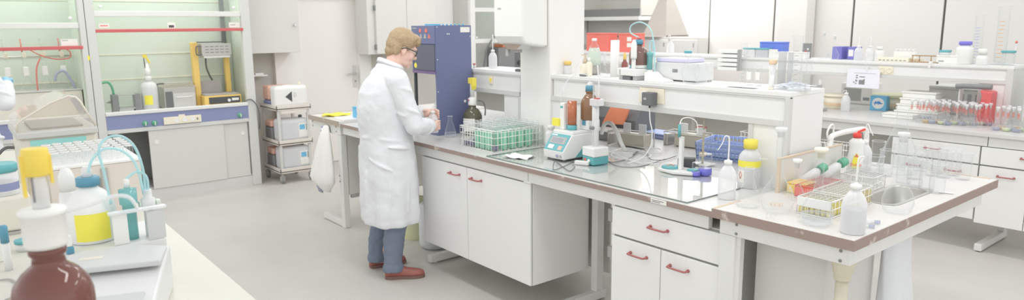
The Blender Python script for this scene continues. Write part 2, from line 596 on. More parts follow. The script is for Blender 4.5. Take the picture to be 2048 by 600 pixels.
scene.cycles.use_denoising = True
scene.cycles.transparent_max_bounces = 40
scene.cycles.max_bounces = 10
scene.cycles.diffuse_bounces = 5
scene.cycles.caustics_reflective = False
scene.cycles.caustics_refractive = False
scene.cycles.sample_clamp_indirect = 6


def ceiling_lamp(x, y, lx, ly, power):
    li = bpy.data.lights.new('ceiling_lamp', 'AREA')
    li.shape = 'RECTANGLE'
    li.size, li.size_y = lx, ly
    li.energy = power
    li.color = (1.0, 0.995, 0.985)
    o = bpy.data.objects.new('ceiling_lamp', li)
    COL.objects.link(o)
    o.location = (x, y, 3.3)
    return o


for lx, ly in ((-6.6, 1.4), (-3.6, 1.9), (-0.8, 1.9), (-6.2, 4.7), (-3.4, 4.8), (-0.6, 4.8), (-4.5, 7.7)):
    ceiling_lamp(lx, ly, 1.5, 0.35, 17)
for lx, ly in ((-6.55, 8.0), (-5.75, 8.05)):
    ceiling_lamp(lx, ly, 0.55, 0.55, 12).location.z = 2.78

# ------------------------------------------------------------------ shell of the room
struct(MB().box(-8.6, -3.0, -0.1, 4.0, 9.0, 0.0).build('floor', 'floor'))
struct(MB().box(-8.25, -3.0, 0, -8.05, 3.20, 3.3).box(-8.25, 4.22, 0, -8.05, 8.9, 3.3).box(-8.25, 3.20, 2.11, -8.05, 4.22, 3.3).build('wall_left', 'wall'))
struct(MB().box(-8.25, 8.7, 0, 4.0, 8.9, 3.3).build('wall_back', 'wall'))
# door in the wall
d = thing('door_1', 'white flush door with lever handle', None, (-8.05, 3.70, 0))
d['kind'] = 'structure'
del d['label']
MB().box(-0.10, -0.38, 0.01, -0.05, 0.38, 2.03).build('door_leaf', 'doorwhite', d, bevel=0.003)
MB().box(-0.16, -0.50, 0, 0.012, -0.38, 2.11).box(-0.16, 0.38, 0, 0.012, 0.52, 2.11).box(-0.16, -0.38, 2.03, 0.012, 0.38, 2.11).build('door_frame', 'wall', d, bevel=0.004)
hp = MB().box(-0.05, 0.305, 0.93, -0.036, 0.355, 1.20).build('handle_plate', 'greyframe', d, bevel=0.004)
MB().tube([(-0.04, 0.33, 1.10), (0.005, 0.33, 1.10), (0.012, 0.30, 1.10), (0.012, 0.19, 1.095)], 0.009).build('lever', 'chrome', hp)
MB().cyl((-0.037, 0.33, 1.0), (-0.030, 0.33, 1.0), 0.012).build('lock_cylinder', 'chrome', hp)
sg = MB().box(0.0, -0.12, 0, 0.006, 0.10, 0.05).build('door_sign', 'paper', None, (-8.037, 3.72, 2.045))
tag(sg, 'small red and white notice fixed above the white door', 'sign')
MB().box(0.006, -0.115, 0.018, 0.0075, 0.095, 0.046).build('red_band', 'redink', sg)

# flat tall cupboard fronts along the back wall, divided by dark joints
gaps = [-8.0, -7.05, (-5.959, 8.450, 1.588)[0], (-4.969, 8.450, 1.590)[0], (-3.951, 8.450, 1.592)[0], (-2.976, 8.450, 1.594)[0], -1.95, -0.95]
gx = gaps
for i in range(len(gx) - 1):
    p = thing('wall_cupboard', 'x', 'cupboard', (gx[i], 8.45, 0))
    w = gx[i + 1] - gx[i]
    MB().box(0.012, 0.0, 0.08, w - 0.012, 0.02, 2.9).build('door', 'panelwall', p, bevel=0.003)
    MB().box(0.0, 0.02, 0.0, w, 0.24, 2.9).build('body', 'gap', p)
    p['group'] = 'tall cupboards along the back wall'
    p['label'] = ['tall cream wall cupboard behind the steel canopy and red boxes', 'tall cream wall cupboard half behind the pyramid extraction hood',
                  'tall cream wall cupboard behind the row of white glassware and big flask', 'tall cream wall cupboard behind the blue boxes and the pale pillar',
                  'tall cream wall cupboard above the hanging printed page', 'tall cream wall cupboard behind the two measuring cylinders',
                  'tall cream wall cupboard past the measuring cylinders at the frame edge'][i]
pl = MB().box(-0.17, 0, 0, 0.17, 0.2, 3.0).build('pillar', 'panelwall', None, ((-4.566, 8.200, 1.594)[0], 8.2, 0), bevel=0.004)
struct(pl)
pl.name = 'trim_1'

# structural column through the island
struct(MB().box(-3.655, 3.05, 0, -3.352, 3.36, 3.3).build('column', 'wall', bevel=0.006)).name = 'wall_pillar'


# ------------------------------------------------------------------ lab furniture helpers
def pull_handle(parent, x, y, zz, w=0.10, mat='handle'):
    """bent rod handle on a front facing -Y"""
    h = MB().tube([(x - w / 2, y, zz), (x - w / 2, y - 0.022, zz), (x - w / 2 + 0.012, y - 0.03, zz), (x + w / 2 - 0.012, y - 0.03, zz), (x + w / 2, y - 0.022, zz), (x + w / 2, y, zz)], 0.0052, 8, 4)
    h.cyl((x - w / 2, y, zz), (x - w / 2, y - 0.006, zz), 0.008).cyl((x + w / 2, y, zz), (x + w / 2, y - 0.006, zz), 0.008)
    return h.build('handle', mat, parent)


def base_cabinet(name, label, x0, x1, y, z0, z1, depth, rows, group=None):
    """rows: list of (z0, z1, [x splits], kind)"""
    c = thing(name, label, 'cabinet', (x0, y, 0), 0, group)
    w = x1 - x0
    MB().box(0, 0.020, z0, w, depth, z1).build('body', 'cabinet', c, bevel=0.002)
    MB().box(0.004, 0.014, z0 + 0.004, w - 0.004, 0.0199, z1 - 0.004).build('front_gap', 'gapgrey', c)
    for (a, b, xs, kind, hx) in rows:
        e = [0] + [s - x0 for s in xs] + [w]
        for i in range(len(e) - 1):
            g0, g1 = e[i] + (0.0025 if i else 0), e[i + 1] - (0.0025 if i < len(e) - 2 else 0)
            f = MB().box(g0, 0, a + 0.003, g1, 0.0135, b - 0.003).build(kind, 'white', c, bevel=0.002)
            pull_handle(f, hx[i] - x0, 0, b - (0.062 if kind == 'door' else 0.055))
    return c


# ------------------------------------------------------------------ main island, near side
b = thing('lab_bench', 'long white lab bench with brown front edge and glass sheet on top', 'lab bench', (0, 0, 0))
YF, YM, YB = 2.482, 3.225, 3.968
XL, XR = -5.285, -1.694
MB().box(XL, YF + 0.004, 0.873, -3.66, YM - 0.002, 0.900).box(-3.66, YF + 0.004, 0.873, -3.347, 3.045, 0.900).box(-3.347, YF + 0.004, 0.873, XR, YM - 0.002, 0.900).build('worktop', 'top', b)
MB().box(XL, YF, 0.874, XR, YF + 0.004, 0.8985).build('edge_strip', 'edge', b)
MB().box(XL, 2.50, 0.812, -2.935, 2.53, 0.8725).box(-2.929, 2.50, 0.812, XR - 0.03, 2.53, 0.8725).build('apron', 'steelwhite', b, bevel=0.002)
MB().box(-2.968, 2.497, 0.806, -2.905, 2.53, 0.818).build('joint_plate', 'steelwhite', b)
for lx in (-4.10, -2.86):
    MB().box(lx - 0.025, 2.97, 0.06, lx + 0.025, 3.03, 0.8725).box(lx - 0.025, 2.54, 0.82, lx + 0.025, 2.97, 0.8725).box(lx - 0.025, 2.56, 0.008, lx + 0.025, 3.06, 0.06).cyl((lx, 2.60, 0), (lx, 2.60, 0.01), 0.02).build('leg', 'steelwhite', b, bevel=0.004)
MB().box(-2.835, 3.06, 0.50, XR, 3.09, 0.58).build('upper_rail', 'steelwhite', b, bevel=0.003)
MB().box(-2.835, 3.06, 0.27, XR, 3.09, 0.34).build('lower_rail', 'steelwhite', b, bevel=0.003)
MB().box(XL, 3.15, 0.30, -4.12, 3.165, 0.87).box(-4.08, 3.15, 0.12, -2.90, 3.165, 0.87).build('back_panel', 'cabgrey', b)
tg = MB().box(-0.045, -0.0012, -0.011, 0.045, 0, 0.011).build('inventory_label', 'label', b, (-1.985, YF, 0.887))
MB().box(-0.038, -0.0016, 0.001, 0.03, -0.0012, 0.004).box(-0.038, -0.0016, -0.006, 0.01, -0.0012, -0.003).build('print', 'ink', tg)

base_cabinet('base_cabinet', 'white double-door base cabinet hung under the bench beside the man', -4.068, -2.916, 2.502, 0.19, 0.806, 0.475,
             [(0.19, 0.806, [-3.535], 'door', [(-3.663, 2.500, 0.747)[0], (-3.428, 2.500, 0.750)[0]])])
base_cabinet('drawer_cabinet', 'white base cabinet with one wide drawer over two doors', -2.287, -1.664, 2.502, 0.13, 0.815, 0.5,
             [(0.66, 0.808, [], 'drawer', [(-1.992, 2.500, 0.752)[0]]), (0.13, 0.655, [-1.979], 'door', [(-2.111, 2.500, 0.594)[0], (-1.871, 2.500, 0.597)[0]])])

# island, far side
b2 = thing('lab_bench', 'far side of the island bench behind the shelf, holding baskets and a black instrument', 'lab bench')
MB().box(XL, YM + 0.002, 0.873, -3.66, YB - 0.004, 0.900).box(-3.66, 3.365, 0.873, -3.347, YB - 0.004, 0.900).box(-3.347, YM + 0.002, 0.873, XR, YB - 0.004, 0.900).build('worktop', 'top', b2)
MB().box(XL, YB - 0.004, 0.874, XR, YB, 0.8985).build('edge_strip', 'edge', b2)
MB().box(XL, 3.92, 0.812, XR, 3.95, 0.8725).build('apron', 'steelwhite', b2)
for lx in (-5.2, -4.10, -2.86, -1.8):
    MB().box(lx - 0.025, 3.42, 0.06, lx + 0.025, 3.48, 0.8725).box(lx - 0.025, 3.40, 0.008, lx + 0.025, 3.90, 0.06).build('leg', 'steelwhite', b2, bevel=0.004)

# the raised service shelf on the island
s = thing('service_shelf', 'long white raised service shelf with socket over the island bench', 'shelf')
SX0, SX1, SY0, SY1, SZ = -3.352, -1.694, 3.06, 3.385, 1.372


def service_shelf(s, x0, x1, y0, y1, zt, zb, uprights, left_end=False):
    MB().box(x0, y0, zt - 0.022, x1, y1, zt).build('shelf_board', 'white', s, bevel=0.002)
    MB().box(x0, y0 + 0.002, zt - 0.030, x1, y0 + 0.02, zt - 0.0221).build('top_rail', 'greyframe', s)
    MB().box(x0 + 0.012, y0 + 0.012, zb + 0.018, x1 - 0.028, y0 + 0.022, zt - 0.030).box(x0, y1 - 0.02, zb + 0.018, x1 - 0.02, y1 - 0.005, zt - 0.03).build('fascia_panel', 'white', s)
    MB().box(x0, y0 + 0.002, zb - 0.014, x1 - 0.026, y0 + 0.03, zb + 0.018).box(x0, y1 - 0.03, zb - 0.014, x1 - 0.026, y1 - 0.002, zb + 0.018).build('bottom_rail', 'greyframe', s, bevel=0.002)


service_shelf(s, SX0, SX1, SY0, SY1, SZ, 1.218, None)
MB().box(SX1 - 0.026, SY0, 0.9005, SX1, SY0 + 0.03, SZ - 0.022).build('corner_post', 'greyframe', s, bevel=0.003)
MB().box(SX1 - 0.020, SY0 + 0.03, 0.9005, SX1 - 0.001, SY1 - 0.002, SZ - 0.022).build('end_panel', 'white', s)
MB().box(SX1 - 0.19, SY0 + 0.012, 0.9005, SX1 - 0.026, SY0 + 0.03, 1.204).build('front_leg_panel', 'white', s)
MB().box(SX1 - 0.215, SY0 + 0.006, 0.9005, SX1 - 0.19, SY0 + 0.034, 1.204).build('upright', 'greyframe', s)
MB().box(SX0, SY0 + 0.012, 0.9005, SX0 + 0.30, SY0 + 0.03, 1.204).build('front_leg_panel', 'white', s)
MB().box(SX0 + 0.30, SY0 + 0.006, 0.9005, SX0 + 0.325, SY0 + 0.034, 1.204).build('upright', 'greyframe', s)
sk = (-2.566, 3.060, 1.296)
so = MB().box(sk[0] - 0.045, 3.062, sk[2] - 0.042, sk[0] + 0.13, 3.072, sk[2] + 0.042).build('socket_plate', 'cream', s, bevel=0.003)
MB().lathe([(0.022, 0), (0.022, 0.004), (0.017, 0.004), (0.016, 0.0008)], (sk[0] - 0.008, 3.062, sk[2]), 20, True, (0, -1, 0)).build('socket', 'plastic', so)

s2 = thing('service_shelf', 'short white raised shelf between the blue apparatus and the white column', 'shelf')
service_shelf(s2, -4.30, -3.655, SY0, SY1, SZ, 1.218, None)
MB().box(-3.70, SY0 + 0.006, 0.9005, -3.657, SY0 + 0.04, 1.204).build('upright', 'greyframe', s2)
MB().box(-3.86, SY0 + 0.012, 0.9005, -3.70, SY0 + 0.03, 1.204).build('front_leg_panel', 'white', s2)
MB().box(-4.28, SY0 + 0.006, 0.9005, -4.25, SY0 + 0.034, 1.204).build('upright', 'greyframe', s2)
p5 = (-4.008, 3.060, 1.299)
so = MB().box(p5[0] - 0.022, 3.064, p5[2] - 0.03, p5[0] + 0.022, 3.0715, p5[2] + 0.03).build('socket_plate', 'cream', s2, bevel=0.003)
MB().prism([(p5[0] - 0.018, p5[2] + 0.012), (p5[0] + 0.018, p5[2] + 0.012), (p5[0], p5[2] - 0.02)], 3.0625, 3.064, 'y').build('warning_mark', 'tape_yellow', so)

# ------------------------------------------------------------------ sink bench across the end of the island
k = thing('sink_bench', 'white sink bench with worn brown edge across the end of the island', 'lab bench')
KX0, KX1, KY0, KY1 = -1.688, -1.084, 2.465, 3.985
hx0, hx1, hy0, hy1 = -1.365, -1.205, 3.08, 3.50
MB().box(KX0, KY0 + 0.004, 0.880, KX1 - 0.004, hy0, 0.92).box(KX0, hy1, 0.880, KX1 - 0.004, KY1 - 0.004, 0.92).box(KX0, hy0, 0.880, hx0, hy1, 0.92).box(hx1, hy0, 0.880, KX1 - 0.004, hy1, 0.92).build('worktop', 'topsink', k)
MB().box(KX0, KY0, 0.880, KX1, KY0 + 0.004, 0.9195).box(KX1 - 0.004, KY0 + 0.004, 0.880, KX1, KY1, 0.9195).build('edge_strip', 'edge', k)
MB().box(-1.40, KY1 - 0.016, 0.9202, KX1 - 0.03, KY1 - 0.001, 0.9225).build('bare_edge', 'barewood', k)
MB().box(KX0, KY0 + 0.01, 0.9202, KX0 + 0.016, KY0 + 0.20, 0.9212).build('bare_edge', 'barewood', k)
ba = MB()
ba.loft([[(x, y, zz) for (x, y) in [(hx0 + ins + cx * rr, hy0 + ins + cy * rr) for cx, cy in ()]] or
         [(hx0 + ins + (0 if sx < 0 else hx1 - hx0 - 2 * ins) + sx * -1 * rr + rr * math.cos(a), hy0 + ins + (0 if sy < 0 else hy1 - hy0 - 2 * ins) + sy * -1 * rr + rr * math.sin(a), zz)
          for sx, sy, a0 in ((1, 1, 0), (-1, 1, PI / 2), (-1, -1, PI), (1, -1, 3 * PI / 2)) for a in [a0 + PI / 2 * q / 4 for q in range(5)]]
         for ins, rr, zz in ((-0.012, 0.05, 0.9215), (0.006, 0.045, 0.9215), (0.008, 0.045, 0.915), (0.025, 0.05, 0.78), (0.06, 0.05, 0.77), (0.14, 0.02, 0.768))])
ba.f = ba.f[:-2] + ba.f[-1:]
ba.s = ba.s[:-2] + ba.s[-1:]
ba.build('sink_basin', 'steel', k)
MB().box(KX0 + 0.03, 2.485, 0.815, KX1 - 0.02, 2.515, 0.8795).box(KX1 - 0.05, 2.515, 0.815, KX1 - 0.02, 3.84, 0.8795).build('apron', 'steelwhite', k, bevel=0.003)
MB().box(KX0 + 0.03, 2.487, 0.0, KX0 + 0.105, 2.54, 0.814).build('leg', 'steelwhite', k, bevel=0.004)
MB().box(KX0 + 0.105, 2.50, 0.10, KX0 + 0.125, 2.53, 0.814).build('leg_flange', 'steelwhite', k)
MB().box(KX0 + 0.03, 3.78, 0.0, KX0 + 0.105, 3.84, 0.8795).build('leg', 'steelwhite', k, bevel=0.004)
MB().box(KX0 + 0.13, 2.62, 0.14, KX1 - 0.17, 2.64, 0.8795).build('front_panel', 'cabgrey', k)
MB().box(KX1 - 0.19, 2.64, 0.32, KX1 - 0.17, 3.05, 0.8795).build('side_panel', 'cabgrey', k)
for px_, pz in ((KX0 + 0.112, 0.868), (KX0 + 0.112, 0.829), (KX1 - 0.055, 0.866), (KX1 - 0.055, 0.828)):
    MB().lathe([(0.006, 0), (0.006, 0.003), (0.003, 0.004)], (px_, 2.4855, pz), 12, True, (0, -1, 0)).build('screw', 'darkgrey', k)
pp = (-1.154, 2.545, 0.734)[0]
pi = MB().cyl((pp, 2.545, 0.0), (pp, 2.545, 0.74), 0.023).build('drain_pipe', 'pipe', k)
MB().lathe([(0.028, 0.735), (0.031, 0.74), (0.031, 0.762), (0.036, 0.768), (0.038, 0.79), (0.046, 0.806), (0.046, 0.83), (0.03, 0.84), (0.03, 0.88)], (pp, 2.545, 0), 20).build('pipe_coupling', 'pipe', pi)
MB().box(KX0 + 0.21, 3.05, 0.2, KX0 + 0.23, 3.2, 0.3).box(KX0 + 0.13, 2.645, 0.2, KX0 + 0.15, 3.75, 0.8795).build('inner_panel', 'cabgrey', k)

# plastic sheet bag hanging under the sink bench on its far side
bagx = (-1.183, 3.100, 0.634)
bg_ = MB()
rings = []
for zz, wx, wy, dx in ((0.876, 0.03, 0.12, 0), (0.80, 0.035, 0.125, 0.0), (0.62, 0.04, 0.13, 0.005), (0.48, 0.052, 0.14, 0.012), (0.40, 0.05, 0.13, 0.01), (0.385, 0.02, 0.09, 0.0)):
    rings.append([(dx + wx * math.cos(a) * (1 + 0.12 * math.sin(5 * a)), wy * math.sin(a) * (1 + 0.05 * math.sin(7 * a + zz * 9)), zz) for a in [2 * PI * q / 28 for q in range(28)]])
bg_.loft(rings)
tag(bg_.build('plastic_bag', 'milkyjerry', None, (-1.21, 3.17, 0)), 'pale plastic bag hanging under the rim of the sink bench', 'bag')

# ------------------------------------------------------------------ bench across the other end of the island
l = thing('end_bench', 'white end bench with worn wooden edge and a towel hung on it', 'lab bench')
LX0, LX1, LY0, LY1 = -5.90, -5.288, 2.465, 3.985
MB().box(LX0 + 0.004, LY0 + 0.004, 0.878, LX1, LY1, 0.918).build('worktop', 'topsink', l)
MB().box(LX0, LY0, 0.878, LX1, LY0 + 0.004, 0.9195).box(LX0, LY0 + 0.004, 0.878, LX0 + 0.004, LY1, 0.9195).box(LX0 + 0.004, LY0 + 0.004, 0.918, LX0 + 0.022, LY1, 0.9192).build('edge_strip', 'edgewood', l)
MB().box(LX0 + 0.02, 2.485, 0.80, LX1 - 0.02, 2.515, 0.877).box(LX0 + 0.02, 2.515, 0.80, LX0 + 0.05, 3.9, 0.877).build('apron', 'steelwhite', l, bevel=0.003)
MB().box(LX1 - 0.085, 2.487, 0.0, LX1 - 0.02, 2.54, 0.799).box(LX1 - 0.45, 2.487, 0.004, LX1 - 0.085, 2.54, 0.055).build('leg', 'steelwhite', l, bevel=0.005)
MB().box(LX1 - 0.085, 3.8, 0.0, LX1 - 0.02, 3.86, 0.877).box(LX1 - 0.45, 3.8, 0.004, LX1 - 0.085, 3.86, 0.055).build('leg', 'steelwhite', l, bevel=0.005)
MB().box(LX1 - 0.045, 2.545, 0.285, LX1 - 0.025, 3.79, 0.799).build('side_panel', 'cabgrey', l)
MB().box(LX1 - 0.045, 2.56, 0.255, LX1 - 0.02, 3.79, 0.284).build('panel_rail', 'grey', l)
for sx_, sz in ((-5.85, 0.865), (-5.85, 0.825), (-5.38, 0.865), (-5.38, 0.825), (-5.36, 0.45), (-5.36, 0.40)):
    MB().lathe([(0.007, 0), (0.007, 0.003), (0.003, 0.004)], (sx_, 2.4855, sz), 12, True, (0, -1, 0)).build('screw', 'darkgrey', l)

# ------------------------------------------------------------------ second island
r = thing('lab_bench', 'white lab bench of the second island holding the rows of flasks', 'lab bench')
RY0, RX0, RX1 = 5.745, -7.2, -0.6
MB().box(RX0, RY0, 0.872, RX1, 6.486, 0.90).build('worktop', 'top', r, bevel=0.002)
MB().box(RX0, RY0 + 0.025, 0.80, -1.665, RY0 + 0.055, 0.8715).box(-1.659, RY0 + 0.025, 0.80, RX1, RY0 + 0.055, 0.8715).build('apron', 'steelwhite', r, bevel=0.002)
for lx in (-7.0, -4.6, -2.40, -1.66):
    MB().box(lx - 0.025, 6.30, 0.06, lx + 0.025, 6.36, 0.87).box(lx - 0.025, 5.80, 0.008, lx + 0.025, 6.38, 0.06).build('leg', 'steelwhite', r, bevel=0.006)
MB().box(RX0, 6.44, 0.15, -2.36, 6.455, 0.87).build('back_panel', 'cabgrey', r)
base_cabinet('base_cabinet', 'white base cabinet under the flask crowd, wide drawer over two doors', -2.31, -1.706, 5.77, 0.245, 0.800, 0.48,
             [(0.662, 0.797, [], 'drawer', [(-2.019, 5.770, 0.753)[0]]), (0.245, 0.657, [-2.008], 'door', [-2.14, (-1.866, 5.770, 0.606)[0]])], 'base cabinets of the second island')
base_cabinet('base_cabinet', 'white base cabinet under the frame-edge flask cluster, wide drawer over two doors', -1.696, -1.09, 5.77, 0.225, 0.800, 0.48,
             [(0.662, 0.797, [], 'drawer', [-1.40]), (0.225, 0.657, [-1.393], 'door', [(-1.528, 5.770, 0.608)[0], -1.25])], 'base cabinets of the second island')
rb = thing('lab_bench', 'back half of the second island, mostly behind the flask rows', 'lab bench')
MB().box(RX0, 6.490, 0.872, RX1, 7.23, 0.90).build('worktop', 'top', rb)
for lx in (-7.0, -4.6, -2.40, -1.0):
    MB().box(lx - 0.025, 6.62, 0.06, lx + 0.025, 6.68, 0.87).box(lx - 0.025, 6.60, 0.008, lx + 0.025, 7.18, 0.06).build('leg', 'steelwhite', rb)
rs = thing('service_shelf', 'white raised shelf of the second island with cylinders and bottles on it', 'shelf')
RSY0, RSY1, RSZ, RSX1 = 6.30, 6.64, 1.349, -1.70
service_shelf(rs, -7.1, RSX1, RSY0, RSY1, RSZ, 1.222, None)
MB().box(RSX1 - 0.045, RSY0, 0.9005, RSX1, RSY0 + 0.035, RSZ - 0.022).build('corner_post', 'greyframe', rs, bevel=0.003)
MB().box(RSX1 - 0.02, RSY0 + 0.035, 0.9005, RSX1 - 0.001, RSY1, RSZ - 0.022).build('end_panel', 'greyframe', rs)
MB().box(RSX1 - 0.20, RSY0 + 0.012, 0.9005, RSX1 - 0.045, RSY0 + 0.03, 1.207).build('front_leg_panel', 'white', rs)
MB().box(RSX1 - 0.225, RSY0 + 0.006, 0.9005, RSX1 - 0.20, RSY0 + 0.034, 1.207).build('upright', 'greyframe', rs)
MB().box(-5.0, RSY0 + 0.02, 0.9005, -4.97, RSY0 + 0.05, 1.207).build('upright', 'greyframe', rs)
q = (-2.631, 6.300, 1.276)
so = MB().box(q[0] - 0.062, 6.3045, q[2] - 0.035, q[0] + 0.062, 6.3115, q[2] + 0.035).build('socket_plate', 'cream', rs, bevel=0.003)
for sx_ in (-0.031, 0.031):
    MB().lathe([(0.024, 0), (0.024, 0.004), (0.018, 0.004), (0.017, 0.0008)], (q[0] + sx_, 6.3045, q[2]), 20, True, (0, -1, 0)).build('socket', 'cream', so)

# ------------------------------------------------------------------ bench by the camera
f = thing('lab_bench', 'pale stained lab bench nearest the camera with titrator and bottles', 'lab bench')
MB().box(-5.6, -0.75, 0.868, -0.7, 0.64, 0.90).build('worktop', 'topstain', f, bevel=0.003)
MB().box(-5.58, 0.58, 0.80, -0.7, 0.61, 0.8675).build('apron', 'steelwhite', f)
for lx in (-5.4, -3.4, -1.0):
    MB().box(lx - 0.025, 0.0, 0.06, lx + 0.025, 0.06, 0.8675).box(lx - 0.025, -0.5, 0.008, lx + 0.025, 0.5, 0.06).build('leg', 'steelwhite', f)


# ------------------------------------------------------------------ fume hoods along the left wall
HX = -7.46


def fume_hood(label, y0, y1, zrail, zbar, pl, pr, splits):
    h = thing('fume_hood', label, 'fume hood')
    MB().box(HX - 0.06, y0, 0.0, HX, y0 + pl, 2.75).box(HX - 0.055, y0 + pl, 2.62, HX - 0.005, y1 - pr, 2.75).box(HX - 0.06, y1 - pr, 0.0, HX, y1, 2.75).build('front_frame', 'greyframe', h, bevel=0.006)
    MB().box(-8.04, y0, 0.0, HX - 0.061, y0 + 0.03, 2.7).box(-8.04, y1 - 0.03, 0.0, HX - 0.061, y1, 2.7).build('side_wall', 'greyframe', h)
    ln = MB().box(-8.035, y0 + 0.031, 0.87, -8.0, y1 - 0.031, 2.6).box(-8.0, y0 + 0.031, 0.87, HX - 0.09, y0 + 0.05, 2.6).box(-8.0, y1 - 0.05, 0.87, HX - 0.09, y1 - 0.031, 2.6).build('liner', 'mint', h)
    for zz in (1.17, 1.42, 1.95):
        MB().box(-8.0, y0 + 0.06, zz, -7.995, y1 - 0.06, zz + 0.008).build('liner_seam', 'cream', ln)
    MB().box(-8.035, y0 + 0.031, 2.60, HX - 0.09, y1 - 0.031, 2.62).build('ceiling_panel', 'mint', h)
    MB().box(-8.0, y0 + 0.051, 0.835, HX - 0.02, y1 - 0.051, 0.872).build('work_surface', 'greyframe', h)
    MB().box(HX - 0.04, y0 + pl, 0.868, HX + 0.012, y1 - pr, 0.902).build('front_sill', 'steelwhite', h, bevel=0.005)
    MB().box(HX - 0.03, y0 + pl, 0.735, HX - 0.002, y1 - pr, 0.8675).build('blue_fascia', 'navylight', h)
    MB().box(HX - 0.03, y0 + pl, 0.695, HX, y1 - pr, 0.734).build('lower_rail', 'greyframe', h, bevel=0.003)
    MB().box(HX - 0.05, y0 + pl, 0.0, HX - 0.02, y1 - pr, 0.105).build('plinth', 'greyframe', h)
    # sliding sash
    sash = MB().box(HX - 0.045, y0 + pl, zbar - 0.025, HX - 0.012, y1 - pr, zbar + 0.025).build('sash_bar', 'steelwhite', h, bevel=0.004)
    MB().box(HX - 0.034, y0 + pl, zrail + 0.01, HX - 0.029, y1 - pr, zbar - 0.026).build('lower_pane', 'pane', sash)
    MB().box(HX - 0.034, y0 + pl, zbar + 0.026, HX - 0.029, y1 - pr, 2.62).build('upper_pane', 'pane', sash)
    MB().box(HX - 0.046, y0 + pl - 0.005, zrail - 0.016, HX + 0.004, y1 - pr + 0.012, zrail + 0.014).build('red_grip_rail', 'red', sash, bevel=0.004)
    for yy in (y0 + pl + 0.06, y1 - pr - 0.06):
        MB().lathe([(0.016, 0), (0.016, 0.006), (0.006, 0.012)], (HX - 0.028, yy, zbar + 0.065), 16, True, (1, 0, 0)).build('pane_stud', 'plastic', sash)
    # sliding cupboard doors, left part open
    MB().box(HX - 0.50, y0 + 0.04, 0.106, HX - 0.045, y1 - 0.04, 0.12).build('cupboard_floor', 'greyframe', h)
    MB().box(-8.0, y0 + 0.031, 0.12, -7.99, y1 - 0.031, 0.83).build('cupboard_back', 'grey', h)
    MB().box(-7.99, y0 + 0.031, 0.12, HX - 0.07, y0 + 0.037, 0.83).build('cupboard_side', 'grey', h)
    for i, (a, b, xx, hy) in enumerate(splits):
        dd = MB().box(xx - 0.016, a, 0.108, xx, b, 0.693).build('sliding_door', 'cabgrey', h, bevel=0.002)
        MB().lathe([(0.021, 0), (0.021, 0.003), (0.015, 0.0035), (0.014, 0.0008)], (xx, hy, 0.575), 20, True, (1, 0, 0)).build('finger_pull', 'plastic', dd)
    return h


h2 = fume_hood('white fume hood with mint lining holding a yellow hotplate', 1.062, 2.552, 1.664, 1.82, 0.075, 0.09,
               [(1.487, 2.20, HX - 0.012, 1.555), (2.17, 2.452, HX - 0.031, 2.395)])
h1 = fume_hood('white fume hood with distillation columns behind a red sash rail', -0.45, 1.058, 1.518, 1.715, 0.08, 0.05,
               [(-0.35, 0.4, HX - 0.012, 0.3), (0.38, 1.0, HX - 0.031, 0.9)])
hl = bpy.data.lights.new('hood_fill_light', 'AREA')  # area lights added inside both hoods to brighten their lining
hl.shape, hl.size, hl.size_y, hl.energy = 'RECTANGLE', 0.2, 1.1, 6
ho = bpy.data.objects.new('hood_fill_light', hl)
COL.objects.link(ho)
ho.location = (-7.72, 1.8, 2.58)
ho2 = ho.copy()
COL.objects.link(ho2)
ho2.location = (-7.72, 0.35, 2.58)

# fascia fittings of the mint hood
for pt in ((-7.460, 1.463, 0.771), (-7.460, 1.547, 0.768), (-7.460, 2.372, 0.774)):
    kn = MB().lathe([(0.026, 0), (0.026, 0.004), (0.018, 0.006), (0.017, 0.028), (0.012, 0.031)], (HX - 0.002, pt[1], pt[2]), 20, True, (1, 0, 0)).build('gas_tap', 'green', h2)
    MB().box(HX + 0.029, pt[1] - 0.004, pt[2] - 0.018, HX + 0.036, pt[1] + 0.004, pt[2] + 0.018).build('tap_pointer', 'mint', kn)
a, c = (-7.460, 1.629, 0.770), (-7.460, 1.981, 0.768)
so = MB().box(HX - 0.001, a[1], 0.742, HX + 0.016, c[1], 0.815).box(HX - 0.001, a[1] + 0.14, 0.815, HX + 0.014, a[1] + 0.20, 0.832).build('socket_strip', 'cream', h2, bevel=0.003)
for i in range(3):
    MB().lathe([(0.024, 0), (0.024, 0.003), (0.018, 0.003), (0.017, 0.0008)], (HX + 0.016, a[1] + 0.12 + i * 0.075, 0.778), 18, True, (1, 0, 0)).build('socket', 'plastic', so)
MB().box(HX + 0.016, c[1] - 0.045, 0.765, HX + 0.019, c[1] - 0.03, 0.79).build('switch', 'darkgrey', so)
# stickers on the panes
for px, nm, w_, hgt, zz, ln_ in ((208, 'a', 0.085, 0.04, 1.70, 'redink'), (343, 'b', 0.07, 0.055, 1.70, 'black'), (469, 'c', 0.11, 0.05, 1.70, 'grey')):
    yy = {'a': (-7.480, 1.210, 1.717)[1], 'b': (-7.480, 1.790, 1.713)[1], 'c': (-7.480, 2.396, 1.734)[1]}[nm]
    st = MB().box(HX - 0.0289, yy - w_ / 2, zz - hgt / 2 + 0.01, HX - 0.027, yy + w_ / 2, zz + hgt / 2 + 0.01).build('sticker', 'label', h2)
    if nm == 'b':
        MB().box(HX - 0.027, yy - 0.024, zz - 0.012, HX - 0.0263, yy + 0.024, zz + 0.012).build('print', ln_, st)
    else:
        MB().box(HX - 0.027, yy - w_ * 0.38, zz + 0.006, HX - 0.0263, yy + w_ * (0.38 if nm == 'a' else 0.1), zz + 0.016).build('print', ln_, st)
yy = (-7.480, 0.920, 1.568)[1]
st = MB().box(HX - 0.0289, yy - 0.065, 1.535, HX - 0.027, yy + 0.065, 1.595).build('sticker', 'label', h1)
MB().box(HX - 0.027, yy - 0.055, 1.578, HX - 0.0263, yy - 0.01, 1.586).build('print', 'grey', st)
MB().box(HX + 0.0002, 1.045, 1.40, HX + 0.0012, 1.062, 1.44).build('yellow_tag', 'tape_yellow', h1)

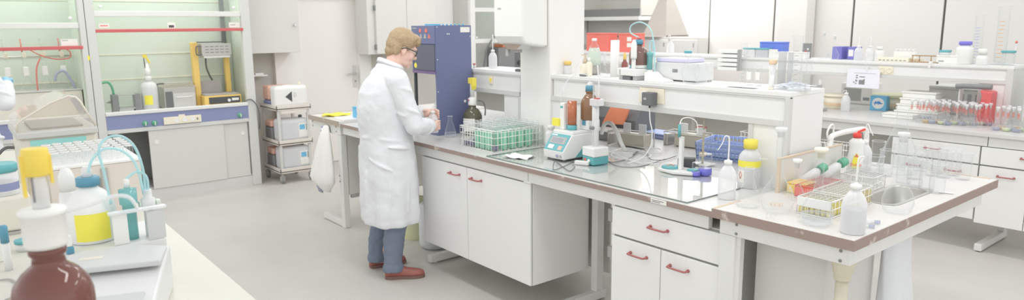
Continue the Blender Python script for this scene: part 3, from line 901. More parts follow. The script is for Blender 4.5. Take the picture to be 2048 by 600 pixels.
# ---- inside the mint hood
zs = 0.8722
t = thing('yellow_hotplate_stand', 'amber-yellow hotplate with overhead grey louvred heater in the mint hood', 'heater')
MB().box(-7.78, 2.06, zs + 0.012, -7.55, 2.43, 0.985).build('base', 'amberyellow', t, bevel=0.006)
fp = MB().box(-7.5499, 2.10, zs + 0.03, -7.546, 2.415, 0.97).build('front_panel', 'black', t)
MB().lathe([(0.017, 0), (0.015, 0.012)], (-7.546, 2.30, 0.93), 16, True, (1, 0, 0)).build('dial', 'plastic', fp)
MB().box(-7.546, 2.33, 0.925, -7.545, 2.40, 0.952).build('rating_label', 'label', fp)
MB().box(-7.77, 2.07, 0.986, -7.56, 2.41, 1.002).build('hotplate', 'hotgrey', t, bevel=0.003)
MB().box(-7.79, 2.085, 1.003, -7.775, 2.30, 1.13).build('back_shield', 'hotgrey', t)
MB().box(-7.80, 2.02, zs, -7.72, 2.08, 1.535).build('post', 'amberyellow', t, bevel=0.008)
MB().box(-7.84, 2.36, 0.99, -7.78, 2.41, 1.45).build('post', 'amberyellow', t, bevel=0.006)
hd = MB().box(-7.84, 2.10, 1.395, -7.66, 2.40, 1.52).build('heater_head', 'steel', t, bevel=0.004)
for rr in range(3):
    for cc in range(5):
        MB().box(-7.6599, 2.135 + cc * 0.05, 1.425 + rr * 0.03, -7.658, 2.17 + cc * 0.05, 1.433 + rr * 0.03).build('vent_slot', 'darkgrey', hd)
MB().box(-7.83, 2.12, 1.372, -7.67, 2.385, 1.3949).build('heater_underside', 'plastic', t)
MB().tube([(-7.66, 2.10, 1.41), (-7.66, 2.05, 1.41), (-7.66, 2.05, 1.49), (-7.66, 2.10, 1.49)], 0.006).build('side_handle', 'dark', t)
MB().tube([(-7.75, 2.08, 1.535), (-7.7, 2.12, 1.535), (-7.7, 2.34, 1.535), (-7.75, 2.37, 1.52)], 0.006).build('top_bar', 'dark', t)
tag(MB().tube([(-7.80, 2.17, 1.365), (-7.82, 2.18, 1.25), (-7.86, 2.24, 1.12), (-7.90, 2.31, 1.05), (-7.96, 2.34, 0.96), (-7.97, 2.36, 0.885)], 0.009).build('black_hose', 'dark'), 'black hose curving down behind the amber-yellow heater stand', 'hose')
tag(MB().box(-7.97, 2.40, zs, -7.93, 2.44, 2.3).box(-7.975, 2.38, zs, -7.925, 2.46, zs + 0.015).build('support_rail', 'dark'), 'dark vertical rail at the back corner of the mint hood', 'rail')
t = thing('water_bath', 'small stainless bath with pale front door beside the yellow stand', 'bath')
MB().box(-7.90, 1.70, zs, -7.64, 2.0, 1.09).build('tank', 'steel', t, bevel=0.006)
MB().box(-7.6399, 1.78, zs + 0.01, -7.632, 1.99, 1.03).build('front_plate', 'fridgegrey', t, bevel=0.002)
MB().tube([(-7.632, 1.82, 0.99), (-7.615, 1.82, 0.99), (-7.615, 1.95, 0.99), (-7.632, 1.95, 0.99)], 0.004).build('bar_handle', 'plastic', t)
MB().box(-7.91, 1.69, 1.091, -7.63, 2.01, 1.10).box(-7.86, 1.71, 1.10, -7.66, 1.99, 1.135).build('lid', 'acryl', t, bevel=0.004)
MB().box(-7.639, 1.71, zs + 0.01, -7.632, 1.775, 1.05).build('control_panel', 'dark', t)
tag(MB().tube([(-7.70, 1.72, 1.13), (-7.68, 1.655, 1.128), (-7.68, 1.65, 1.10), (-7.68, 1.65, 0.90)], 0.008).cyl((-7.68, 1.65, zs), (-7.68, 1.65, 0.90), 0.02).build('bent_tube', 'dark'), 'black bent tube on a stand next to the stainless bath', 'tube')


def plastic_bottle(name, label, cat, loc, r, h, cap='white', neck=0.4, mat='milky', capmat='plastic', shoulder=0.72, group=None, rot=0.0, lab=None, labz=(0.2, 0.55), labarc=(0, 2 * PI), capr=None, caph=0.13, square=False):
    t = thing(name, label, cat, loc, rot, group)
    z1 = h * (1 - caph)
    prof = [(r * 0.9, 0), (r, h * 0.03), (r, h * (shoulder - 0.08)), (r * 0.96, h * shoulder), (r * 0.7, h * (shoulder + (1 - caph - shoulder) * 0.55)), (r * neck, z1 - 0.008), (r * neck, z1)]
    MB().lathe(prof, n=28).build('body', mat, t)
    cr = capr or r * neck * 1.25
    MB().lathe([(cr, 0), (cr, h * caph * 0.92), (cr * 0.9, h * caph)], (0, 0, z1 + 0.0005), 24).build('cap', capmat, t)
    if lab:
        a0, a1 = labarc
        n = 20
        rings = []
        for zz in (h * labz[0], h * labz[1]):
            rings.append([((r + 0.0008) * math.cos(a0 + (a1 - a0) * i / n), (r + 0.0008) * math.sin(a0 + (a1 - a0) * i / n), zz) for i in range(n + 1)])
        MB().loft(rings, True, False).build('label', lab, t)
    return t


t = plastic_bottle('dispenser_bottle', 'white bottle with yellow pump lever and yellow label in mint hood', 'bottle', (-7.70, 1.58, zs), 0.078, 0.34, lab='tape_yellow', labz=(0.18, 0.45), labarc=(-0.9, 0.1), neck=0.35)
MB().lathe([(0.028, 0), (0.028, 0.07), (0.02, 0.075), (0.014, 0.13)], (0, 0, 0.34), 16).build('pump_head', 'plastic', t)
MB().prism([(-0.03, 0.555), (0.0, 0.555), (0.035, 0.47), (0.02, 0.465), (-0.005, 0.52), (-0.03, 0.525)], -0.012, 0.012, 'x').build('pump_lever', 'yellow', t)
MB().cyl((0, -0.018, 0.42), (0, -0.022, 0.53), 0.005).build('pump_rod', 'dark', t)
t = thing('glass_tank', 'small glass tank between dark end blocks in the mint hood', 'tank')
MB().box(-7.74, 1.235, zs, -7.64, 1.29, 1.05).build('end_block', 'darkgrey', t, bevel=0.004)
MB().box(-7.74, 1.43, zs, -7.64, 1.485, 1.05).build('end_block', 'darkgrey', t, bevel=0.004)
MB().box(-7.735, 1.291, 0.92, -7.645, 1.429, 1.04).build('glass_body', 'glass', t)
MB().box(-7.745, 1.285, 1.041, -7.635, 1.435, 1.05).build('edge_rim', 'grey', t)
MB().box(-7.745, 1.29, 0.905, -7.635, 1.43, 0.919).build('edge_rim', 'grey', t)
MB().prism([(1.235, 0.965), (1.19, 0.975), (1.235, 0.995)], -7.71, -7.67, 'x').build('spout', 'darkgrey', t)
tag(MB().tube([(-7.700, 1.169, 1.168), (-7.700, 1.225, 1.170), (-7.700, 1.254, 1.120), (-7.7, 1.262, 1.052)], 0.011).build('green_hose', 'green'), 'green hose curling over the small glass tank in the mint hood', 'hose')

# ---- inside the other hood: distillation bench
t = thing('distillation_unit', 'beige heating unit carrying four glass distillation columns in the hood', 'distillation unit')
MB().box(-7.90, 0.10, zs, -7.68, 1.0, 1.115).build('housing', 'beige', t, bevel=0.01)
MB().box(-7.91, 0.09, 1.1155, -7.67, 1.005, 1.128).build('top_plate', 'fridgegrey', t, bevel=0.003)
MB().box(-7.6799, 0.84, 1.06, -7.678, 0.92, 1.075).build('green_mark', 'green', t)
bar_ = MB().cyl((-7.79, -0.1, 1.437), (-7.79, 0.96, 1.437), 0.007).build('support_bar', 'steel', t)
for i, px in enumerate((15, 52, 90, 127)):
    yy = ((-7.790, 0.453, 1.323)[1], (-7.790, 0.591, 1.317)[1], (-7.790, 0.737, 1.310)[1], (-7.790, 0.883, 1.303)[1])[i]
    cl = MB().lathe([(0.02, 1.135), (0.034, 1.15), (0.036, 1.19), (0.02, 1.23), (0.014, 1.25), (0.014, 1.33), (0.017, 1.34), (0.017, 1.50), (0.012, 1.56)], (-7.79, yy, 0), 16).build('glass_column', 'glassthin', t)
    MB().box(-7.815, yy - 0.022, 1.262, -7.765, yy + 0.022, 1.345).build('white_sleeve', 'plastic', cl, bevel=0.006)
    MB().box(-7.80, yy - 0.016, 1.43, -7.775, yy + 0.016, 1.475).build('clamp', 'cream', cl, bevel=0.003)
    MB().cyl((-7.79, yy - 0.012, 1.48), (-7.79, yy - 0.016, 1.60), 0.006).build('side_tube', 'redink' if i % 2 else 'glass', cl)
    MB().tube([(-7.79, yy + 0.02, 1.25), (-7.79, yy + 0.035, 1.2), (-7.79, yy + 0.03, 1.135)], 0.006).build('return_tube', 'glass', cl)
tag(MB().tube([(-7.750, 0.638, 1.498), (-7.750, 0.709, 1.450), (-7.750, 0.822, 1.409), (-7.750, 0.934, 1.415), (-7.750, 0.948, 1.470), (-7.750, 0.918, 1.499)], 0.005).build('red_hose', 'redink'), 'thin red hose looping between the distillation columns', 'hose')
tag(MB().tube([(-7.720, 0.704, 1.424), (-7.720, 0.665, 1.316), (-7.72, 0.655, 1.129)], 0.006).build('red_hose', 'redink'), 'straight red hose dropping onto the beige heating unit', 'hose')
tag(MB().tube([(-7.740, 0.799, 1.202), (-7.740, 0.818, 1.271), (-7.740, 0.880, 1.296), (-7.740, 0.927, 1.209), (-7.74, 0.955, 1.129)], 0.011).build('grey_hose', 'towelgrey'), 'thick blue-grey hose arching over the end of the heating unit', 'hose')

# ------------------------------------------------------------------ wall cupboard, alcove and cart by the door
t = thing('wall_cupboard', 'cream wall cupboard with round knob between fume hood and door', 'cupboard')
MB().box(-8.045, 2.60, 1.40, -7.72, 3.175, 2.4).build('body', 'cabgrey', t, bevel=0.003)
dd = MB().box(-7.7199, 2.60, 1.40, -7.70, 3.175, 2.4).build('door', 'cabgrey', t, bevel=0.003)
kp = (-7.700, 3.124, 1.704)
MB().lathe([(0.008, 0), (0.008, 0.012), (0.015, 0.018), (0.013, 0.028)], (-7.70, kp[1], kp[2]), 16, True, (1, 0, 0)).build('knob', 'chrome', dd)
struct(MB().box(-8.05, 2.62, 0.0, -8.04, 2.98, 1.40).build('trim_2', 'greywall'))
struct(MB().box(-8.05, 4.25, 0.0, -8.035, 8.4, 1.36).build('trim_3', 'greywall'))
struct(MB().box(-8.05, 2.98, 0.0, -7.98, 3.195, 1.40).build('trim_4', 'doorwhite'))
t = tag(MB().box(-8.035, 2.56, 1.14, -7.86, 2.84, 1.155).build('wall_shelf', 'plastic'), 'tiny white wall shelf just above the cart by the hood', 'shelf')
t = thing('small_box', 'small pale pink box on the tiny wall shelf', 'box', (-7.93, 2.67, 1.1552))
MB().box(-0.04, -0.035, 0, 0.04, 0.025, 0.05).build('carton', 'beige', t, bevel=0.002)
MB().box(-0.041, -0.036, 0.0501, 0.041, 0.026, 0.056).build('lid', 'label', t)
tag(MB().box(-0.04, -0.045, 0, 0.04, 0.045, 0.018).build('paper_pad', 'paper', None, (-7.93, 2.76, 1.1552), bevel=0.002), 'flat white pad on the tiny wall shelf beside the pink box', 'paper pad')

t = thing('lab_cart', 'beige three-tier trolley on castors loaded with plastic canisters', 'cart')
CX0, CX1, CY0, CY1 = -7.78, -7.29, 2.70, 3.085
for zz, nm in ((0.855, 'top_tray'), (0.475, 'middle_tray'), (0.168, 'bottom_tray')):
    m = MB().box(CX0, CY0, zz - 0.045, CX1, CY1, zz - 0.03)
    for (x0, y0, x1, y1) in ((CX0, CY0, CX0 + 0.012, CY1), (CX1 - 0.012, CY0, CX1, CY1), (CX0, CY0, CX1, CY0 + 0.012), (CX0, CY1 - 0.012, CX1, CY1)):
        m.box(x0, y0, zz - 0.055, x1, y1, zz)
    m.build(nm, 'carttray', t, bevel=0.003)
for (x, y) in ((CX0 + 0.03, CY0 + 0.03), (CX1 - 0.03, CY0 + 0.03), (CX0 + 0.03, CY1 - 0.03), (CX1 - 0.03, CY1 - 0.03)):
    MB().box(x - 0.014, y - 0.014, 0.125, x + 0.014, y + 0.014, 0.82).build('post', 'greyframe', t, bevel=0.002)
    w = MB().cyl((x, y, 0.075), (x, y, 0.112), 0.014).box(x - 0.028, y - 0.020, 0.03, x + 0.028, y - 0.014, 0.078).box(x - 0.028, y + 0.014, 0.03, x + 0.028, y + 0.020, 0.078).box(x - 0.028, y - 0.02, 0.078, x + 0.028, y + 0.02, 0.084).build('caster', 'grey', t)
    MB().lathe([(0.012, -0.012), (0.038, -0.012), (0.042, -0.007), (0.042, 0.007), (0.038, 0.012), (0.012, 0.012)], (x, y, 0.042), 24, True, (0, 1, 0)).build('wheel', 'darkgrey', w)
MB().box(CX1 - 0.012, CY0 + 0.05, 0.765, CX1, CY1 - 0.05, 0.797).build('drawer_lip', 'carttray', t)


def canister(label, loc, w, d, hgt, mat, marks=None, rot=0.0, group=None):
    c = thing('canister', label, 'canister', loc, rot, group)
    MB().box(-d / 2, -w / 2, 0, d / 2, w / 2, hgt).build('body', mat, c, bevel=min(w, hgt) * 0.16, seg=4)
    MB().lathe([(0.02, 0), (0.02, 0.022), (0.017, 0.026)], (0, w / 2 - 0.06, hgt), 16).build('cap', 'dark' if mat != 'plastic' else 'cream', c)
    MB().box(-0.02, -0.07, hgt - 0.006, 0.02, 0.02, hgt + 0.006).build('grip', mat, c, bevel=0.005)
    return c


c = canister('white canister with a black warning triangle on the cart top', (-7.40, 2.89, 0.8252), 0.365, 0.17, 0.235, 'plastic')
MB().prism([(0.0, 0.175), (-0.075, 0.12), (0.0, 0.06)], 0.0852, 0.0862, 'x').build('warning_triangle', 'black', c)
MB().tube([(0.0862, 0.025, 0.16), (0.0862, 0.045, 0.15), (0.0862, 0.045, 0.125), (0.0862, 0.025, 0.115), (0.0862, 0.025, 0.16)], 0.002).build('printed_ring', 'grey', c)
tag(MB().lathe([(0.008, 0), (0.009, 0.01), (0.006, 0.025), (0.004, 0.03)], n=12).build('small_vial', 'redink', None, (-7.31, 3.06, 0.8252)), 'tiny reddish stopper at the corner of the cart top', 'stopper')
for zz, nm in ((0.4452, 'middle'), (0.1382, 'bottom')):
    c = canister('frosted canister with printed label on the %s tray of the cart' % nm, (-7.42, 2.90, zz), 0.335, 0.20, 0.255, 'milkyjerry')
    lb = MB().box(0.1002, 0.045, 0.05, 0.1012, 0.145, 0.2).build('label', 'label', c)
    MB().box(0.1012, 0.055, 0.13, 0.1017, 0.115, 0.185).build('blue_print', 'skyblue', lb)
    MB().box(0.1012, 0.128, 0.12, 0.1017, 0.136, 0.19).build('black_bar', 'ink', lb)
    cc = MB().box(-0.06, -0.15, 0.0, 0.06, 0.15, 0.13).build('lower_body', 'towelgrey', None)
for zz, nm in ((0.8252, 'top'), (0.4452, 'middle'), (0.1382, 'bottom')):
    c = thing('canister', 'salmon-topped canister at the back of the %s cart tray' % nm, 'canister', (-7.64, 2.86, zz))
    MB().box(-0.09, -0.14, 0.0, 0.09, 0.14, 0.07 if nm == 'top' else 0.15).build('lower_body', 'darkgrey' if nm != 'top' else 'navylight', c, bevel=0.02)
    MB().box(-0.09, -0.14, 0.071 if nm == 'top' else 0.151, 0.09, 0.14, 0.225).build('upper_body', 'hotsalmon', c, bevel=0.02)
for o in [o for o in COL.objects if o.name.startswith('lower_body') and o.parent is None]:
    bpy.data.objects.remove(o)

# cupboard over the far bench, behind the man
t = thing('wall_cupboard', 'cream wall cupboard with two hinges behind the man and blue apparatus', 'cupboard')
MB().box(-8.045, 4.05, 1.34, -7.74, 5.02, 2.4).build('body', 'cabgrey', t, bevel=0.003)
for y0, y1 in ((4.15, 4.58), (4.584, 5.01)):
    dd = MB().box(-7.7399, y0, 1.345, -7.70, y1, 2.4).build('door', 'cabgrey', t, bevel=0.003)
    for zz in (1.43, 1.90):
        if y0 < 4.3:
            MB().box(-7.74, y0 - 0.014, zz - 0.03, -7.695, y0 - 0.002, zz + 0.03).build('hinge', 'darkgrey', dd)

# third fume cupboard seen past the column
t = thing('fume_hood', 'grey glazed fume cupboard behind the column with white cross bars', 'fume hood')
MB().box(-7.70, 5.52, 0.0, -7.64, 5.60, 2.7).build('front_post', 'steelwhite', t, bevel=0.004)
MB().box(-7.70, 7.4, 0.0, -7.64, 7.48, 2.7).build('front_post', 'steelwhite', t, bevel=0.004)
for zz in (1.47, 1.885):
    MB().box(-7.70, 5.60, zz - 0.028, -7.65, 7.4, zz + 0.028).build('cross_bar', 'steelwhite', t, bevel=0.003)
MB().box(-8.03, 5.52, 0.0, -8.0, 7.48, 2.7).build('back', 'fridgegrey', t)
MB().box(-8.0, 5.52, 0.0, -7.701, 5.55, 2.7).build('side_wall', 'fridgegrey', t)
MB().box(-8.0, 5.60, 0.84, -7.64, 7.4, 0.90).build('work_surface', 'steelwhite', t)
MB().box(-7.68, 5.60, 1.499, -7.675, 7.4, 1.856).box(-7.68, 5.60, 1.914, -7.675, 7.4, 2.7).build('pane', 'pane', t)
MB().lathe([(0.016, 0), (0.014, 0.01)], (-7.674, 5.64, 1.52), 14, True, (1, 0, 0)).build('pane_stud', 'plastic', t)
t = thing('small_furnace', 'grey box furnace inside the fume cupboard behind the column', 'furnace')
MB().box(-7.98, 6.05, 0.9005, -7.72, 6.75, 1.37).build('housing', 'darkgrey', t, bevel=0.008)
MB().box(-7.7199, 6.35, 1.0, -7.715, 6.72, 1.33).build('door', 'dark', t)
MB().cyl((-7.715, 6.42, 1.15), (-7.69, 6.42, 1.15), 0.03).build('knob', 'black', t)
t = thing('orange_case', 'flat orange case lying on the grey box furnace', 'case', (-7.84, 6.42, 1.3702))
MB().box(-0.10, -0.28, 0, 0.10, 0.25, 0.035).build('case_body', 'orange', t, bevel=0.006)
MB().box(-0.10, -0.28, 0.036, 0.10, 0.25, 0.05).build('case_lid', 'hotsalmon', t, bevel=0.006)
tag(MB().tube([(-7.600, 6.146, 1.715), (-7.600, 5.942, 1.581), (-7.600, 5.767, 1.383), (-7.600, 5.712, 1.183), (-7.600, 5.700, 1.014), (-7.615, 5.78, 0.95), (-7.66, 5.80, 0.911)], 0.012).build('black_hose', 'dark'), 'black hose arching down in front of the glazed fume cupboard', 'hose')

# ------------------------------------------------------------------ instruments on the bench by the camera
t = thing('water_bath', 'beige water bath with teal stripe and clear hinged lid half open', 'bath')
MB().box(-4.32, 0.235, 0.9005, -3.90, 0.545, 1.19).build('tank', 'beige', t, bevel=0.01)
MB().box(-4.34, 0.222, 1.1905, -3.878, 0.552, 1.222).build('rim', 'fridgegrey', t, bevel=0.006)
MB().box(-3.8999, 0.275, 1.150, -3.8965, 0.50, 1.180).build('teal_stripe', 'tealpale', t)
ld = MB()
prof = [(0.0, 1.226), (0.0, 1.262), (0.03, 1.285), (0.14, 1.35), (0.215, 1.378), (0.245, 1.372), (0.262, 1.35), (0.315, 1.226)]
n0 = len(prof)
vs_ = []
for x in (-4.33, -3.89):
    vs_ += [(x + (0.012 if x < -4 else 0), 0.23 + u, zz) for u, zz in prof]
fs_ = [(i, i + 1, n0 + i + 1, n0 + i) for i in range(n0 - 1)] + [tuple(range(n0))[::-1], tuple(range(n0, 2 * n0))]
ld.add(vs_, fs_)
ld.build('clear_lid', 'acryl', t)
MB().tube([(-3.888, 0.23 + u, zz) for u, zz in prof], 0.005, k=1).build('lid_edge', 'acryledge', t)
MB().box(-4.30, 0.29, 1.2225, -3.95, 0.50, 1.232).build('inner_tray', 'hotgrey', t)

t = thing('tube_block_instrument', 'beige block instrument filled with upright glass tubes', 'instrument')
MB().box(-3.76, 0.285, 0.9005, -3.395, 0.632, 1.115).build('housing', 'instrbeige', t, bevel=0.004)
MB().box(-3.765, 0.281, 1.1155, -3.39, 0.636, 1.128).build('top_plate', 'plastic', t, bevel=0.003)
MB().box(-3.3949, 0.455, 0.93, -3.392, 0.47, 1.06).build('slot', 'darkgrey', t)
MB().box(-3.3949, 0.475, 0.91, -3.385, 0.50, 1.10).build('front_rail', 'grey', t)
tube0 = None
for i in range(8):
    for j in range(5):
        x, y = -3.725 + j * 0.066 + (0.0 if i % 2 else 0.012), 0.318 + i * 0.041
        if tube0 is None:
            tube0 = thing('glass_tube', 'clear glass tube standing in the top of the beige block instrument', 'glass tube', (x, y, 1.1285), 0, 'tubes in the block instrument')
            MB().lathe([(0.013, 0.0), (0.014, 0.005), (0.014, 0.045), (0.0175, 0.047), (0.0175, 0.052), (0.0145, 0.052)], n=14, cap=False).build('tube_wall', 'glass', tube0)
            MB().lathe([(0.0175, 0.047), (0.019, 0.05), (0.0175, 0.053)], n=14, cap=False).build('rim', 'plastic', tube0)
        else:
            dup(tube0, (x, y, 1.1285))

t = thing('amber_reagent_bottle', 'big dark amber bottle with white dispenser and yellow lever top', 'bottle', (-1.61, 0.118, 0.9005))
t.scale = (0.97, 0.97, 1.135)
MB().lathe([(0.066, 0), (0.074, 0.006), (0.075, 0.02), (0.075, 0.225), (0.074, 0.242), (0.067, 0.264), (0.050, 0.284), (0.031, 0.297), (0.029, 0.312), (0.034, 0.316), (0.034, 0.328)], n=40).build('body', 'amberdark', t)
MB().lathe([(0.036, 0.3285), (0.039, 0.336), (0.039, 0.385), (0.043, 0.387), (0.044, 0.392), (0.042, 0.396), (0.02, 0.398)], n=32).build('collar', 'plastic', t)
br = MB().lathe([(0.016, 0.3985), (0.016, 0.470), (0.012, 0.473)], n=20).build('glass_barrel', 'milky', t)
MB().cyl((0.010, -0.010, 0.41), (0.010, -0.010, 0.462), 0.003).build('scale_rod', 'darkgrey', br)
yl = MB().lathe([(0.022, 0.455), (0.024, 0.458), (0.024, 0.499), (0.022, 0.502)], n=20).box(-0.010, -0.027, 0.420, 0.010, -0.0205, 0.49).box(-0.012, 0.0205, 0.44, 0.012, 0.026, 0.49).build('lever_cap', 'yellowcap', t)
MB().tube([(0.02, 0.03, 0.388), (0.03, 0.08, 0.396), (0.035, 0.125, 0.406), (0.04, 0.152, 0.400), (0.043, 0.165, 0.378)], 0.0035).build('discharge_tube', 'milky', t)

# titrator
t = thing('titrator', 'pale grey titrator with sloping keypad nearest the camera', 'titrator', (-2.02, 0.245, 0.9005), -0.35)
MB().prism([(-0.295, 0.0), (0.235, 0.0), (0.245, 0.03), (0.0, 0.090), (-0.20, 0.122), (-0.26, 0.134), (-0.315, 0.136), (-0.315, 0.0)], -0.135, 0.135, 'y').build('housing', 'instr', t, bevel=0.008)
arc = [(-0.285 - 0.05 * math.sin(PI * i / 14), -0.131 + 0.262 * i / 14) for i in range(15)]
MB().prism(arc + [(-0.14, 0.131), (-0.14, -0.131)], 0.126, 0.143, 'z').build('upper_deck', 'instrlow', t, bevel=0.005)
MB().box(-0.24, -0.09, 0.1431, -0.215, -0.03, 0.1441).build('brand_plate', 'beige', t)
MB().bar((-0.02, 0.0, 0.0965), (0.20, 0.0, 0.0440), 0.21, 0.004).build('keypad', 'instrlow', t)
MB().lathe([(0.018, 0), (0.018, 0.002)], (0.08, -0.06, 0.0745), 20, True, (0.235, 0, 1)).build('round_key', 'hotsalmon', t)
t = thing('dosing_stand', 'white dosing stand with clear frame behind the titrator', 'dosing stand')
MB().box(-2.70, 0.215, 0.9005, -2.425, 0.505, 1.018).build('base_housing', 'instr', t, bevel=0.008)
MB().box(-2.430, 0.452, 1.0185, -2.424, 0.505, 1.112).build('right_plate', 'instrlow', t, bevel=0.002)
MB().box(-2.436, 0.355, 1.0185, -2.430, 0.398, 1.118).build('white_plate', 'plastic', t, bevel=0.002)
MB().box(-2.445, 0.345, 1.1185, -2.418, 0.512, 1.127).build('clear_shelf', 'milky', t, bevel=0.002)
MB().box(-2.45, 0.225, 1.0185, -2.428, 0.246, 1.040).build('teal_plug', 'petrol', t, bevel=0.003)
MB().box(-2.45, 0.228, 1.0405, -2.43, 0.243, 1.075).build('plug_sleeve', 'plastic', t, bevel=0.003)
t = thing('dosing_cylinder', 'clear teal dosing cylinder standing behind the titrator', 'cylinder', (-2.482, 0.415, 1.0185))
MB().lathe([(0.020, 0.0), (0.020, 0.115), (0.0265, 0.118), (0.0265, 0.166), (0.010, 0.170)], n=24).build('barrel', 'tealclear', t)
MB().lathe([(0.009, 0.1705), (0.009, 0.195), (0.005, 0.20)], n=16).build('outlet', 'plastic', t)
t = thing('valve_block', 'grey and mint tubing valve beside the teal dosing cylinder', 'valve', (-2.482, 0.472, 1.0185))
MB().lathe([(0.016, 0), (0.016, 0.085), (0.022, 0.087), (0.022, 0.125), (0.013, 0.13), (0.013, 0.155)], n=20).build('valve_body', 'milky', t)
MB().box(-0.012, -0.028, 0.098, 0.012, -0.0221, 0.118).build('side_port', 'mint', t, bevel=0.002)
MB().box(-0.012, 0.0221, 0.098, 0.012, 0.036, 0.118).build('side_port', 'mint', t, bevel=0.003)
MB().box(0.0221, -0.006, 0.09, 0.024, 0.006, 0.102).build('blue_mark', 'navy', t)
XT = -2.385
for lb, pts in (('big cyan tube arching high over the titrator', [(-2.482, 0.365, 1.143), (-2.482, 0.356, 1.247), (-2.482, 0.349, 1.320), (-2.482, 0.372, 1.354), (-2.482, 0.412, 1.358), (-2.482, 0.448, 1.322), (-2.482, 0.466, 1.248), (-2.482, 0.467, 1.159)]),
                ('cyan tube sweeping from the white bottle to the valve', [(-2.482, 0.313, 1.254), (-2.482, 0.329, 1.294), (-2.482, 0.366, 1.322), (-2.482, 0.414, 1.309), (-2.482, 0.448, 1.259), (-2.482, 0.462, 1.160)]),
                ('short cyan tube hooking from teal cylinder to valve', [(-2.482, 0.415, 1.219), (-2.482, 0.421, 1.222), (-2.482, 0.450, 1.237), (-2.482, 0.475, 1.214), (-2.482, 0.475, 1.158)])):
    tag(MB().tube(pts, 0.0042, 8, 6).build('plastic_tube', 'tubecyan'), lb, 'tube', 'cyan titrator tubing')
t = thing('reagent_bottle', 'white plastic bottle with petrol cap and yellow label behind titrator', 'bottle', (-2.555, 0.318, 1.0185))
MB().lathe([(0.066, 0), (0.071, 0.006), (0.071, 0.105), (0.064, 0.135), (0.045, 0.160), (0.028, 0.172), (0.027, 0.180)], n=32).build('body', 'plastic', t)
MB().lathe([(0.034, 0.1805), (0.034, 0.206), (0.03, 0.209)], n=28).build('cap', 'petrol', t)
MB().lathe([(0.016, 0.2095), (0.014, 0.232), (0.01, 0.242)], n=16).build('tube_inlet', 'milky', t)
n = 14
rings = [[(0.0718 * math.cos(a), 0.0718 * math.sin(a), zz) for a in [-0.85 + 1.45 * i / n for i in range(n + 1)]] for zz in (0.012, 0.100)]
MB().loft(rings, True, False).build('label', 'tape_yellow', t)
t = thing('dropper', 'white plastic dropper tube standing by the petrol-capped bottle', 'dropper', (-2.665, 0.272, 1.0185))
MB().lathe([(0.032, 0.0), (0.033, 0.02), (0.030, 0.09), (0.025, 0.15)], n=20).build('sleeve', 'plastic', t)
MB().lathe([(0.025, 0.1505), (0.023, 0.20), (0.014, 0.222), (0.0, 0.227)], n=20).build('rounded_tip', 'plastic', t)
t = thing('instrument_box', 'plain beige instrument box with teal-lidded jar on top', 'instrument', (-3.40, 0.10, 0.9005))
MB().box(-0.16, -0.16, 0.012, 0.12, 0.11, 0.149).build('housing', 'beige', t, bevel=0.01)
MB().box(-0.165, -0.165, 0.0, 0.125, 0.115, 0.0115).build('foot_plate', 'grey', t)
t = thing('plastic_jar', 'clear jar with teal screw lid and pale blue band', 'jar', (-3.36, 0.125, 1.050))
MB().lathe([(0.056, 0), (0.058, 0.004), (0.058, 0.085), (0.052, 0.092)], n=28).build('body', 'milky', t)
MB().lathe([(0.060, 0.0925), (0.060, 0.12), (0.056, 0.124)], n=28).build('lid', 'teal', t)
MB().lathe([(0.0586, 0.02), (0.0586, 0.05)], n=28, cap=False).build('band', 'navylight', t)
for (px, py, nm) in ():
    pass
cb = (-2.793, 0.092, 0.900)
t = thing('electrode_stand', 'slim clear electrode with teal head standing behind the amber bottle', 'electrode', (cb[0], cb[1], 0.9005))
MB().lathe([(0.012, 0), (0.012, 0.09), (0.007, 0.095)], n=14).build('shaft', 'milky', t)
MB().lathe([(0.0125, 0.0955), (0.0125, 0.15), (0.008, 0.155)], n=14).build('head', 'petrol', t)
cb = (-3.013, 0.157, 0.900)
t = thing('small_cup', 'small clear cup with teal lid half hidden by the amber bottle', 'cup', (cb[0], cb[1], 0.9005))
MB().lathe([(0.028, 0), (0.03, 0.028)], n=20).build('cup_body', 'milky', t)
MB().lathe([(0.033, 0.0285), (0.033, 0.04)], n=20).build('lid', 'teal', t)
cb = (-2.937, 0.078, 0.900)
t = thing('hazard_card', 'white card box with black hazard symbols at frame edge', 'box', (cb[0], cb[1] - 0.02, 0.9005), 0.2)
MB().box(-0.03, -0.05, 0, 0.03, 0.03, 0.12).build('carton', 'label', t, bevel=0.002)
for zz in (0.03, 0.085):
    MB().prism([(-0.045, zz), (-0.02, zz + 0.028), (0.005, zz), (-0.02, zz - 0.028)], 0.0301, 0.0308, 'x').build('hazard_symbol', 'black', t)
tag(MB().tube([(-2.681, 0.061, 0.905), (-2.654, 0.092, 0.905), (-2.504, 0.107, 0.905), (-2.466, 0.061, 0.905)], 0.003).build('grey_cable', 'grey'), 'thin grey cable lying on the bench behind the amber bottle', 'cable')
tag(MB().tube([(-4.300, 0.126, 1.024), (-4.300, 0.185, 1.093), (-4.300, 0.221, 1.102), (-4.300, 0.252, 1.085), (-4.300, 0.265, 1.005)], 0.008).build('black_cable', 'dark'), 'black cable looping beside the beige water bath', 'cable')

tag(MB().tube([(HX + 0.006, 2.44, 0.92), (HX + 0.03, 2.49, 0.93), (HX + 0.035, 2.545, 0.86), (HX + 0.02, 2.57, 0.74), (HX - 0.05, 2.585, 0.60)], 0.007).build('black_cable', 'dark'), 'black cable running over the right corner of the mint hood sill', 'cable')


